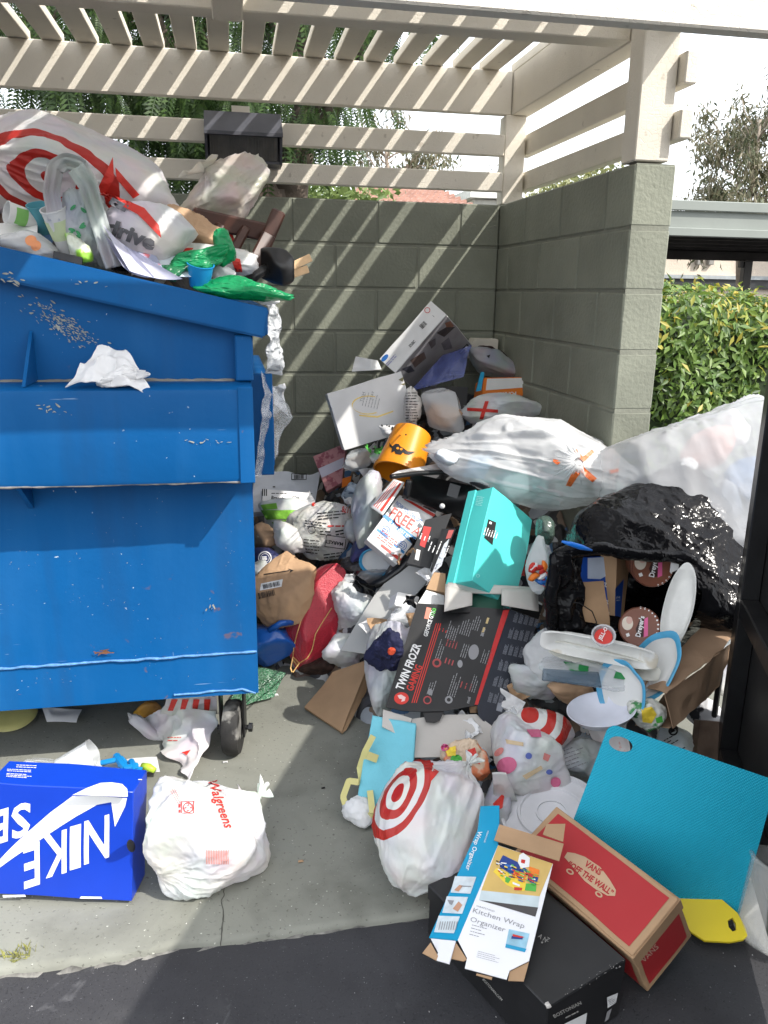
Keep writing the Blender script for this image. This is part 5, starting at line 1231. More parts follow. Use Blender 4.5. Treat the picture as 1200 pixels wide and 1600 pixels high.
def mat_teal():
    # thin ribbed plastic mat propped on the rubbish
    k = lambda x, y: (840+x/3.333, 1120+y/3.333)
    m = bpy.data.materials.new('teal_mat'); m.use_nodes = True; t = m.node_tree; L = t.links; b = t.nodes['Principled BSDF']
    b.inputs['Base Color'].default_value = (.006, .36, .52, 1); b.inputs['Roughness'].default_value = .5; b.inputs['Specular IOR Level'].default_value = .35
    T = Thing('cutting_mat', 'large teal flexible cutting mat with an oval hand hole leaning on the pile', 'cutting mat')
    c = [aZ(*k(60, 870), .03), aZ(*k(1040, 1062), .012), aZ(*k(1240, 330), .33), aZ(*k(372, 30), .40)]
    N = np.cross(c[1]-c[0], c[3]-c[0]); N /= np.linalg.norm(N)
    if np.dot(N, CAM-c[0]) < 0: N = -N
    U = c[1]-c[0]; n_u, n_v = 64, 64
    # outline with rounded corners and a hand hole, by triangulating in the mat's own plane
    def bl(u, v): return c[0]*(1-u)*(1-v)+c[1]*u*(1-v)+c[2]*u*v+c[3]*(1-u)*v
    pts = []; R = .055
    for (cx, cy, a0) in ((R, R, 180), (1-R, R, 270), (1-R, 1-R, 0), (R, 1-R, 90)):
        for s in range(7): a = rad(a0+15*s); pts.append((cx+R*math.cos(a), cy+R*math.sin(a)))
    hole = [(.105+.068*math.cos(a)*1.0-.02*math.sin(a), .905+.040*math.sin(a)+.012*math.cos(a)) for a in np.linspace(0, 2*math.pi, 20, endpoint=False)]
    bm = bmesh.new(); e = []
    for loop in (pts, hole):
        vs_ = [bm.verts.new((x, y, 0)) for x, y in loop]; e += [bm.edges.new((vs_[i], vs_[(i+1) % len(vs_)])) for i in range(len(vs_))]
    bmesh.ops.triangle_fill(bm, edges=e, use_beauty=True)
    for _ in range(4):
        es = [x for x in bm.edges if x.calc_length() > .07]
        if es: bmesh.ops.subdivide_edges(bm, edges=es, cuts=1); bmesh.ops.triangulate(bm, faces=bm.faces[:])
    v2, f = bmvf(bm); v3 = np.array([bl(x, y)+N*(.022*math.sin(x*2.6+.4)*math.sin(y*2.3+.2)+.010*(x-.5)**2) for x, y, _ in v2])
    area = sum(np.cross(v3[q[1]]-v3[q[0]], v3[q[2]]-v3[q[0]])@N for q in f)
    if area < 0: f = [tuple(reversed(q)) for q in f]
    n = len(v3); edges = {}
    for q in f:
        for i in range(3): edges[(q[i], q[(i+1) % 3])] = 1
    rim = [(b_, a_, a_+n, b_+n) for (a_, b_) in edges if (b_, a_) not in edges]
    tc = nn(t, 'ShaderNodeTexCoord'); wv = nn(t, 'ShaderNodeTexChecker'); mp = nn(t, 'ShaderNodeVectorMath', operation='DOT_PRODUCT')
    # fine woven relief in the mat's own two directions
    def wave(ax, sc):
        d = nn(t, 'ShaderNodeVectorMath', operation='DOT_PRODUCT'); L.new(tc.outputs['Object'], d.inputs[0]); d.inputs[1].default_value = tuple(ax/np.linalg.norm(ax)); k1 = nn(t, 'ShaderNodeMath', operation='MULTIPLY'); L.new(d.outputs['Value'], k1.inputs[0]); k1.inputs[1].default_value = sc; s = nn(t, 'ShaderNodeMath', operation='SINE'); L.new(k1.outputs[0], s.inputs[0]); return s.outputs[0]
    ad = nn(t, 'ShaderNodeMath', operation='MULTIPLY'); L.new(wave(U, 900), ad.inputs[0]); L.new(wave(c[3]-c[0], 900), ad.inputs[1])
    bp = nn(t, 'ShaderNodeBump'); bp.inputs['Distance'].default_value = .0007; L.new(ad.outputs[0], bp.inputs['Height']); L.new(bp.outputs[0], b.inputs['Normal'])
    T.add('mat', np.concatenate([v3, v3-N*.0025]), f+[tuple(i+n for i in reversed(q)) for q in f]+rim, m, 40); T.done()
mat_teal()
def yellow_board():
    k = lambda x, y: (840+x/3.333, 1120+y/3.333); m = mat('yellow_board', (.72, .56, .015), rough=.42, var=.04, spec=.4)
    T = Thing('cutting_board', 'yellow plastic cutting board with slot handle under the teal mat', 'cutting board')
    out = [k(*p) for p in [(660, 960), (800, 1120), (870, 1165), (1000, 1172), (1072, 1160), (1092, 1140), (1085, 1100), (1040, 1020), (900, 900), (740, 880)]]; hole = [k(*p) for p in [(990, 1060), (995, 1095), (1015, 1118), (1035, 1110), (1032, 1075), (1015, 1045)]]
    P0 = aZ(*k(870, 1165), .008); P1 = aZ(*k(1072, 1150), .022); P2_ = aZ(*k(740, 880), .06); N = np.cross(P1-P0, P2_-P0); N /= np.linalg.norm(N); N = N if N[2] > 0 else -N; pl = on_plane(P0, N, 0)
    bm = bmesh.new(); e = []
    for loop in (out, hole):
        w_ = pl(np.array([(x, -y) for x, y in loop])); vs_ = [bm.verts.new(q) for q in w_]; e += [bm.edges.new((vs_[i], vs_[(i+1) % len(vs_)])) for i in range(len(vs_))]
    bmesh.ops.triangle_fill(bm, edges=e, use_beauty=True, normal=Vector(N)); v, f = bmvf(bm); n = len(v); ed = {}
    for q in f:
        for i in range(3): ed[(q[i], q[(i+1) % 3])] = 1
    rim = [(b_, a_, a_+n, b_+n) for (a_, b_) in ed if (b_, a_) not in ed]; T.add('board', np.concatenate([v, v-N*.009]), f+[tuple(i+n for i in reversed(q)) for q in f]+rim, m); T.done()
    T = Thing('plastic_tub', 'clear round plastic tub lying at the foot of the black gate', 'tub'); c = aZ(*k(1262, 985), .07); v, f = lathe(c, (.30, .12, .95), [(.001, -.09), (.07, -.09), (.075, -.085), (.088, .085), (.094, .088), (.094, .094), (.086, .094), (.073, -.082), (.001, -.084)], 40); v[:, 2] = np.maximum(v[:, 2], -.012); T.add('tub', v, f, mat('clear_tub', (.80, .80, .76), rough=.2, alpha=.28, trans=.1, spec=.5, var=.03), 40); T.done()
yellow_board()
# ================================================================== THE HEAP IN THE CORNER
def heap():
    """the mass of unreadable rubbish under the larger pieces"""
    nx, ny = 150, 190; xs = np.linspace(-1.24, .02, nx); ys = np.linspace(-2.25, -.01, ny); X, Y = np.meshgrid(xs, ys); P = np.stack([X.ravel(), Y.ravel(), 0*X.ravel()], 1)
    z = np.array([heap_z(x, y) for x, y in P[:, :2]])-.13; z += .05*fbm(P, 6, 3, 3)+.03*ridged(P, 9, 4)+.015*ridged(P, 20, 6)
    P[:, 0] += .03*vnoise(P, 9, 21); P[:, 1] += .03*vnoise(P, 9, 22)
    P[:, 2] = np.maximum(z, -.03); P[:, 0] = np.minimum(P[:, 0], -.006); P[:, 1] = np.minimum(P[:, 1], -.006)
    m = bpy.data.materials.new('mixed_rubbish'); m.use_nodes = True; t = m.node_tree; L = t.links; b = t.nodes['Principled BSDF']
    tc = nn(t, 'ShaderNodeTexCoord'); n = nn(t, 'ShaderNodeTexNoise'); n.inputs['Scale'].default_value = 12; L.new(tc.outputs['Object'], n.inputs['Vector'])
    ad = nn(t, 'ShaderNodeVectorMath', operation='MULTIPLY_ADD'); L.new(n.outputs['Color'], ad.inputs[0]); ad.inputs[1].default_value = (.12, .12, .12); L.new(tc.outputs['Object'], ad.inputs[2])
    v = nn(t, 'ShaderNodeTexVoronoi'); v.inputs['Scale'].default_value = 17; L.new(ad.outputs[0], v.inputs['Vector'])
    cr = nn(t, 'ShaderNodeValToRGB'); cr.color_ramp.interpolation = 'CONSTANT'; e = cr.color_ramp.elements; e[0].color = (.02, .02, .022, 1); e[1].position = .30; e[1].color = (.40, .40, .39, 1)  # cells darkened: shade in the gaps between pieces is put into the colour
    for p, c in ((.42, (.16, .11, .075)), (.55, (.05, .05, .055)), (.70, (.50, .50, .50)), (.80, (.10, .06, .045)), (.88, (.30, .33, .36)), (.95, (.04, .12, .25))): x = e.new(p); x.color = (*c, 1)
    sx = nn(t, 'ShaderNodeSeparateColor'); L.new(v.outputs['Color'], sx.inputs[0]); L.new(sx.outputs[0], cr.inputs[0]); L.new(cr.outputs[0], b.inputs['Base Color']); b.inputs['Roughness'].default_value = .5
    T = Thing('rubbish_heap', 'mass of crushed mixed rubbish with gap shade in its colour under the bags and boxes in the corner', 'rubbish', kind='stuff'); T.add('rubbish_heap', P, grid_faces(nx, ny), m, True); T.done()
heap()
# ---- back, by the corner
def back():
    A = [(.96107, .01381, .27597), (.27427, -.16919, -.94665), (.03362, .98549, -.16639)]
    B = Carton('product_box', 'white square product box with gold swirl leaning below the long white box', 'box', (-.9155, -.553, .986), A, (.334, .255, .121), M_CARDW, .008); T = B.T
    fn = B.plane(2, 0, .001)
    arc = [(575+25*math.cos(a), 632+14*math.sin(a)) for a in np.linspace(1.0, 5.2, 16)]
    prt(T, [P2([arc[i], arc[i+1], (arc[i+1][0]+1.2, arc[i+1][1]+1.5), (arc[i][0]+1.2, arc[i][1]+1.5)]) for i in range(15)]+[P2([(562, 648), (590, 650), (614, 642), (614, 644), (590, 652.5), (562, 650)])], fn, mat('gold_ink', (.62, .46, .12), rough=.35, metal=.4), 'swirl')
    prt(T, [TX('TIAH', 567, 620, 5, 75), TX('STAY', 582, 618, 4, 75)]+rot_items(LN(570, 612, 592, 640, 6, 1.4, 3, .4), 581, 626, 75), fn, M_INKG, 'small_print', kind='stuff')
    prt(T, [P2([(622, 594), (630, 589), (629, 597)]), P2([(625, 601), (633, 599), (631, 603)])], fn, mat('khaki_ink', (.22, .20, .10)), 'mark', kind='stuff'); T.done()
    A = [(-.65044, .06315, -.75692), (.53485, .74566, -.39740), (-.53932, .66333, .51879)]
    B = Carton('appliance_box', 'long white and grey printed appliance box leaning on the back wall', 'box', (-.385, -.5, 1.32), A, (.339, .387, .107), M_CARDW, .003); T = B.T
    pf = B.plane(2, 0, .001); ps = B.plane(1, 0, .001); k = lambda x, y: (480+x/3, 460+y/3); S = lambda *p: P2([k(*q) for q in p])
    prt(T, [rect2d(.01, .01, .99, .99)], B.uv(2, 0, .0008), mat('box_photo_grey', (.30, .29, .31), rough=.35, var=.25, vs=9), 'picture'); pf2 = B.plane(2, 0, .0016)
    for pts, c in (([(605, 180), (650, 150), (690, 150), (640, 200)], (.05, .045, .05)), ([(565, 225), (600, 205), (600, 235), (580, 255)], (.10, .09, .10)), ([(625, 230), (660, 200), (680, 250), (640, 260)], (.16, .15, .18)), ([(480, 310), (545, 270), (555, 300), (500, 345)], (.14, .10, .09)), ([(440, 350), (480, 335), (500, 360), (470, 370)], (.06, .06, .08)), ([(645, 130), (670, 120), (685, 145), (655, 165)], (.30, .14, .09))):
        prt(T, [S(*pts)], pf2, mat('bp%.2f%.2f%.2f' % c, c, rough=.4, var=.3, vs=30), 'picture')
    prt(T, [S((705, 268), (745, 228), (756, 240), (716, 280))], pf2, M_INKK, 'badge'); prt(T, rot_items(LN(k(730, 254)[0]-7, k(730, 254)[1]-1.5, k(730, 254)[0]+7, k(730, 254)[1]+1.5, 1, 3, 3, .05), *k(730, 254), 47), B.plane(2, 0, .0022), M_INKW, 'small_print', kind='stuff')
    prt(T, rot_items(LN(k(400, 303)[0]-13, k(400, 303)[1]-3, k(400, 303)[0]+13, k(400, 303)[1]+3, 2, 2.4, 5, .3), *k(400, 303), 47), ps, mat('pale_violet_ink', (.32, .33, .52)), 'small_print', kind='stuff')
    prt(T, [ell2d(k(365, 298)[0], -k(365, 298)[1], 7, 3.4, rot=47)], ps, M_INKB, 'badge'); prt(T, [ring2d(k(563, 72)[0], -k(563, 72)[1], 3.6, 4.6)], ps, M_INKR, 'emblem'); prt(T, rot_items(bars2d(k(525, 0)[0], -k(0, 145)[1]-4, k(525, 0)[0]+11, -k(0, 145)[1]+4), *k(540, 142), 47)+rot_items(LN(*k(470, 230), *k(510, 245), 3, 1.5, 3), *k(485, 232), 47)+[TX('1', *k(592, 100), 4, 47)], ps, M_INKK, 'small_print', kind='stuff')
    T.done()
    mb = mat('blue_clear_film', (.10, .13, .36), rough=.15, alpha=.55, spec=.7, wr=.006, wrs=16, var=.2)
    sheet('plastic_wrap', 'crinkled blue plastic wrap hanging over the appliance box', 'plastic wrap', [(640, 612), (722, 590), (735, 540), (690, 556)], [('Y', -.56), ('Y', -.52), ('Y', -.40), ('Y', -.50)], mb, th=.003, nu=34, nv=26, crum=.014, seed=4)
    sheet('paper_scrap', 'torn white paper scrap at the left end of the appliance box', 'paper', [(550, 581), (596, 577), (590, 563), (556, 557)], ('Y', -.47), M_PAPER, nu=16, nv=10, crum=.008, seed=6)
    slab('small_box', 'small cream box with orange edge in the corner behind the pile', 'box', [(728, 560), (777, 558), (779, 530), (741, 529)], ('Y', -.12), .08, mat('cream_card', (.66, .62, .54), rough=.6), bev=.003)
    bag('cloth_bag', 'dark maroon cloth bundle tucked in the wall corner', 'cloth', 765, 562, 62, 44, .16, ('Y', -.16), mat('maroon_cloth', (.035, .012, .014), rough=.9, var=.3, bump=.002, bs=80), 31, nu=40, nv=28)
    T = bag('plastic_bag', 'smooth grey plastic mailer bag beside the wall corner', 'plastic bag', 772, 570, 92, 46, .14, ('Y', -.28), mat('grey_mailer', (.42, .43, .45), **PLW), 22, roll=-14, nu=60, nv=40, facets=9, fin=False); prt(T, [P2([(760, 556), (766, 554), (764, 560)])], on_soft(T.v, T.f), M_INKK, 'mark'); T.done()
    mo = mat('orange_card', (.74, .20, .025), rough=.45, var=.06)
    T = slab('food_box', 'orange and white fried chicken box lying upside down near the side wall', 'box', [(753, 625), (823, 617), (824, 589), (757, 590)], [('Y', -.50), ('Y', -.46), ('Y', -.42), ('Y', -.46)], .10, mo, bev=.003, fin=False)
    prt(T, [rect2d(.06, .42, .95, .95)], T.quad(.001), M_CARDW, 'panel'); prt(T, [TX('POPEYES', 791.5, 615.2, 4.6, 180+3, width=30, bold=.04)], T.face(.001), M_INKW); T.done()
    slab('straw_packet', 'blue and white straw packet beside the orange food box', 'packet', [(744, 612), (752, 610), (757, 582), (752, 581)], ('Y', -.55), .01, M_INKC)
    T = bag('plastic_bag', 'white plastic bag with a red cross behind the large clear bag', 'plastic bag', 782, 642, 118, 54, .22, ('Y', -.62), M_PLWHITE, 41, facets=10, lump=.06, fin=False); fn = on_soft(T.v, T.f); prt(T, [P2([(730, 637), (778, 640), (778, 645), (730, 642)]), P2([(758, 627), (764, 627), (755, 655), (749, 655)])], fn, M_INKR, 'cross', fine=6, kind='stuff'); T.done()
    T = bag('plastic_bag', 'white plastic bag with pink letters beside the orange food box', 'plastic bag', 838, 630, 34, 46, .14, ('Y', -.48), M_PLWHITE, 42, nu=48, nv=32, fin=False); prt(T, rot_items(LN(820, 624, 846, 638, 2, 5, 4, .1), 832, 631, 70), on_soft(T.v, T.f), mat('magenta_ink', (.45, .02, .10)), 'print', fine=4, kind='stuff'); T.done()
    slab('carton_scrap', 'tan carton corner showing above the large clear bag', 'carton', [(868, 656), (888, 656), (884, 641), (868, 639)], ('Y', -.75), .03, mat('tan_card', (.58, .46, .32), rough=.8))
    T = slab('black_box', 'black product box standing behind the clear clamshell', 'box', [(657, 648), (728, 640), (732, 604), (660, 603)], [('Y', -.60), ('Y', -.58), ('Y', -.52), ('Y', -.54)], .10, M_BLACKC, bev=.003, fin=False); prt(T, [ring2d(694, -615, 2.4, 3.2), ring2d(702, -614, 2.4, 3.2), rect2d(676, -621, 688, -620)], T.face(.001), M_INKW, 'emblem', kind='stuff'); T.done()
    T = Thing('clamshell_box', 'clear plastic clamshell with crumpled brown paper inside', 'clamshell'); c = aY(692, 640, -.70); B_ = roll_basis(c, 4); v, f = bag_vf(c, B_, (pz(30, c), pz(34, c), .07), 3, 12, .03, .02, nu=40, nv=30, sharp=30); T.add('shell', v, f, M_PLCLEAR, 40); v, f = bag_vf(c-B_[1]*.03-B_[2]*.01, B_, (pz(24, c), pz(17, c), .05), 5, 14, .2, .12, nu=40, nv=28); T.add('paper', v, f, M_KRAFTP, True); T.done()
    T = bag('newspaper', 'crumpled black and white newspaper under the white product box', 'newspaper', 644, 636, 26, 60, .10, ('Y', -.66), mat('newsprint', (.62, .60, .57), rough=.85, wr=.004, wrs=24), 8, facets=18, crease=.10, nu=44, nv=40, fin=False); fn = on_soft(T.v, T.f); prt(T, LN(634, 612, 654, 660, 11, 2.0, 5, .2), fn, M_INKK, 'small_print', kind='stuff', fine=6); T.done()
    T = bag('fabric_scrap', 'white fabric with black dots above the orange bucket', 'cloth', 615, 672, 48, 22, .10, ('Y', -.72), M_TISSUE, 9, facets=12, crease=.08, nu=40, nv=24, fin=False); r = random.Random(2); prt(T, [ell2d(r.uniform(595, 636), -r.uniform(664, 680), 1.5, 1.5, 8) for _ in range(26)], on_soft(T.v, T.f), M_INKK, 'dots', kind='stuff'); T.done()
    # patterned pink envelope box, plastic tray and leaves
    mp = mat('pink_pattern', (.48, .22, .22), rough=.7, col2=(.28, .08, .10), c2s=28, c2t=.52)
    T = slab('gift_box', 'pink patterned gift box with a white band by the back wall', 'box', [(510, 768), (534, 754), (541, 692), (489, 713)], [('Y', -.50), ('Y', -.50), ('Y', -.42), ('Y', -.42)], .06, mp, bev=.002, fin=False); prt(T, [rect2d(.02, .38, .98, .64)], T.quad(.001), mat('lilac_card', (.55, .52, .58), rough=.6), 'band'); T.done()
    T = Thing('food_tray', 'clear plastic tray with brown paper beside the pink gift box', 'tray'); c = aY(560, 715, -.60); v, f = bag_vf(c, roll_basis(c, 30), (pz(26, c), pz(20, c), .06), 13, 10, .05, .04, nu=36, nv=24, sharp=26); T.add('tray', v, f, M_PLCLEAR, 40)
    for i, (a, b_) in enumerate((((545, 722), (578, 708)), ((548, 728), (582, 716)))): v, f = tube([aY(*a, -.60), aY(*b_, -.60)], .016, 6); T.add('paper_roll', v, f, M_KRAFTP, True)
    T.done()
    T = Thing('plastic_flower', 'green plastic leaf sprig beside the orange bucket', 'ornament'); c = aY(592, 704, -.70); P = c+np.random.RandomState(3).normal(size=(34, 3))*V(.022, .01, .012); v, f = leaf_cloud(P, np.tile(V(0, -1, .4), (34, 1)), .03, .014, 5, .1); T.add('leaves', v, f, M_INKGR); T.done()
    slab('orange_card', 'orange card scrap below the pink gift box', 'card', [(534, 762), (548, 757), (549, 744), (535, 748)], ('Y', -.55), .004, M_INKO)
back()
def bucket():
    mo = mat('orange_bucket', (.78, .27, .012), rough=.35, var=.05, spec=.45)
    T = Thing('halloween_bucket', 'orange treat bucket with a black bat face lying beside the large clear bag', 'bucket'); c = aY(632, 712, -.92); r, u, f_ = view_basis(c); ax = -r*.28-u*.86+f_*.42; ax /= np.linalg.norm(ax)
    pr = [(.001, -.11), (.070, -.11), (.078, -.104), (.098, .07), (.103, .072), (.103, .085), (.096, .086), (.074, -.10), (.001, -.10)]
    v, f = lathe(c, ax, pr, 48); b = T.add('bucket', v, f, mo, 40); T.v, T.f = v, f; fn = on_soft(v, f, .0018)
    k = lambda x, y: (480+x/3, 460+y/3)
    bat = [(385, 695), (400, 712), (415, 700), (430, 702), (436, 712), (450, 720), (470, 735), (505, 738), (490, 748), (475, 752), (458, 748), (450, 740), (440, 752), (415, 748), (410, 735), (395, 742), (398, 722), (386, 712)]
    prt(T, [P2([k(*q) for q in bat])], fn, M_INKK, 'bat_print', fine=5); prt(T, [ell2d(k(425, 722)[0], -k(425, 722)[1], 2.2, 1.8), ell2d(k(441, 726)[0], -k(441, 726)[1], 2.2, 1.8)], on_soft(v, f, .003), mo, 'eye_print', kind='stuff')
    T.done()
bucket()
# ---- large bags on the right
def big_clear():
    m = mat('milky_bag', (.80, .81, .82), rough=.24, spec=.4, alpha=.64, trans=.22, wr=.0035, wrs=12, var=.05)
    T = bag('plastic_bag', 'large milky clear rubbish bag tied with orange drawstrings', 'plastic bag', 818, 732, 312, 150, .42, ('Y', -1.22), m, 77, roll=-8, facets=9, lump=.06, crease=.02, nu=150, nv=100, fin=False, pull_folds=.11, sharp=6); fn = on_soft(T.v, T.f, .004)
    mo = mat('drawstring', (.72, .16, .04), rough=.4, trans=.2)
    for pts in ([(884, 758), (892, 742), (905, 728), (910, 735), (900, 748), (892, 760)], [(908, 725), (918, 735), (932, 748), (926, 753), (915, 745), (906, 735)], [(900, 702), (910, 714), (925, 702), (928, 707), (912, 722), (905, 716), (897, 706)], [(865, 716), (876, 722), (872, 726), (864, 722)], [(952, 735), (966, 732), (966, 738), (954, 740)]):
        prt(T, [P2(pts)], fn, mo, 'drawstring', fine=5)
    c = aY(935, 722, -1.36); v, f = bag_vf(c, roll_basis(c, 20), (pz(26, c), pz(20, c), .05), 5, 14, .15, .12, nu=40, nv=30); T.add('receipt', v, f, mat('printed_paper', (.58, .55, .52), rough=.6, col2=(.16, .13, .12), c2s=60, c2t=.55))
    # folds gathered at the knot
    k0 = aY(905, 722, -1.42)
    for i in range(19):
        a = rad(95+i*10.5); L_ = 26+18*((i*7) % 5)/4; e = on_soft(T.v, T.f, .004)(np.array([(905+L_*math.cos(a)*1.25, -(722-L_*math.sin(a)*.8))]))[0]; s = on_soft(T.v, T.f, .010)(np.array([(905+8*math.cos(a), -(722-6*math.sin(a)))]))[0]; v, f = tube([s, (s+e)/2-(ray(900, 722)*.001), e], [.0055, .004, .0006], 6); T.add('gathered_fold', v, f, M_PLMILK, True)
    for (x, y, w, h, col, sd) in ((745, 732, 50, 36, (.35, .55, .72), 3), (800, 760, 70, 50, (.45, .62, .64), 4), (850, 770, 50, 40, (.08, .08, .09), 5), (780, 700, 90, 40, (.75, .75, .74), 6), (700, 712, 40, 30, (.62, .66, .70), 7), (880, 690, 70, 40, (.78, .77, .74), 8)):
        c = aY(x, y, -1.20); v, f = bag_vf(c, roll_basis(c, sd*23), (pz(w, c)/2, pz(h, c)/2, .07), sd, 12, .1, .05, nu=30, nv=20); T.add('contents', v, f, mat('inside_%d' % sd, col, rough=.6), True)
    T.done()
    m2 = mat('stretched_film', (.62, .63, .65), rough=.2, spec=.4, alpha=.58, trans=.2, wr=.003, wrs=10, var=.04)
    T = bag('plastic_bag', 'big stretched clear bag full of pale rubbish between the hedge and the gate', 'plastic bag', 1120, 745, 330, 300, .50, ('Y', -1.62), m2, 91, roll=26, facets=7, lump=.04, crease=.01, nu=150, nv=100, fin=False, pull_folds=.055, sharp=6)
    for (x, y, w, h, col, sd) in ((1112, 705, 90, 70, (.72, .42, .36), 13), (1172, 745, 60, 90, (.12, .28, .55), 14), (1070, 735, 50, 40, (.76, .76, .76), 15), (1130, 790, 70, 50, (.30, .34, .40), 16), (1150, 668, 60, 34, (.74, .72, .70), 17)):
        c = aY(x, y, -1.60); v, f = bag_vf(c, roll_basis(c, sd*17), (pz(w, c)/2, pz(h, c)/2, .07), sd, 12, .1, .05, nu=34, nv=22); T.add('contents', v, f, mat('inside_%d' % sd, col, rough=.6), True)
    T.done()
big_clear()
def black_bag():
    """one soft sack, torn open towards the front: the rim of the hole is the edge of the surface"""
    T = Thing('plastic_bag', 'torn black rubbish sack spilling cartons and tubs beside the gate', 'plastic bag')
    c = aY(1012, 868, -1.72); B = roll_basis(c, -4); v, f = bag_vf(c, B, (pz(318, c)/2, pz(276, c)/2, .30), 17, 9, .05, .03, nu=180, nv=140, pull_folds=.05, sharp=6)
    hole = np.array([(868, 850), (930, 858), (1035, 868), (1075, 880), (1095, 930), (1075, 985), (1010, 1020), (900, 1020), (866, 990), (872, 900)]); 
    def inside(x, y):
        r_ = False; j = len(hole)-1
        for i in range(len(hole)):
            if (hole[i][1] > y) != (hole[j][1] > y) and x < (hole[j][0]-hole[i][0])*(y-hole[i][1])/(hole[j][1]-hole[i][1])+hole[i][0]: r_ = not r_
            j = i
        return r_
    d = v-CAM; dep = d@FW; px = 600+FPX*(d@RT)/dep; py = 800-FPX*(d@UP)/dep; front = (v-c)@B[2] > -.02
    kill = np.array([front[i] and inside(px[i], py[i]) for i in range(len(v))])
    keep = [q for q in f if not any(kill[i] for i in q)]
    T.add('sack', v, keep, M_PLBLACK, True)
    # rolled lip along the upper edge of the tear
    lip = [(864, 985), (862, 930), (868, 870), (900, 856), (960, 862), (1035, 868), (1080, 872), (1098, 925)]; base = c+B[2]*.17
    pts = np.array([aY(x, y, -1.93 if 0 < i < 7 else -1.90) for i, (x, y) in enumerate(lip)]); tt = np.linspace(0, len(pts)-1, 60); pp = np.stack([np.interp(tt, range(len(pts)), pts[:, i]) for i in range(3)], 1); pp += .008*np.stack([vnoise(pp, 14, s) for s in (1, 2, 3)], 1)
    T.add('torn_lip', *tube(pp, .016+.008*np.abs(vnoise(pp, 25, 5)), 9), M_PLBLACK, True)
    # hanging folds under the lip
    v2, f2 = sheet_vf([aY(858, 995, -1.90), aY(905, 1005, -1.88), aY(915, 862, -1.93), aY(866, 862, -1.94)], 30, 40, .004, amp=.02, fr=12, crum=.018, seed=3); T.add('loose_fold', v2, f2, M_PLBLACK, True)
    v2, f2 = sheet_vf([aY(1060, 1010, -1.72), aY(1155, 930, -1.62), aY(1165, 850, -1.70), aY(1070, 870, -1.86)], 34, 34, .004, amp=.03, fr=10, crum=.02, seed=8); T.add('loose_fold', v2, f2, M_PLBLACK, True)
    v2, f2 = sheet_vf([aY(870, 1000, -1.93), aY(985, 985, -1.93), aY(985, 965, -1.86), aY(868, 950, -1.86)], 30, 16, .004, amp=.015, fr=14, crum=.014, seed=9); T.add('loose_fold', v2, f2, M_PLBLACK, True)
    pts = np.array([aY(x, y, -1.965) for x, y in ((878, 846), (892, 850), (908, 855), (925, 860))]); T.add('blue_tie', *tube(pts, [.003, .007, .008, .003], 8), mat('blue_tie', (.01, .16, .62), rough=.35), True)
    # dark inside of the sack
    v3, f3 = sheet_vf([aY(866, 1030, -1.64), aY(1090, 1030, -1.64), aY(1100, 860, -1.66), aY(866, 850, -1.66)], 24, 20, .003, amp=.03, fr=8, crum=.02, seed=2); T.add('inside', v3, f3, M_PLBLACK, True)
    T.done()
black_bag()
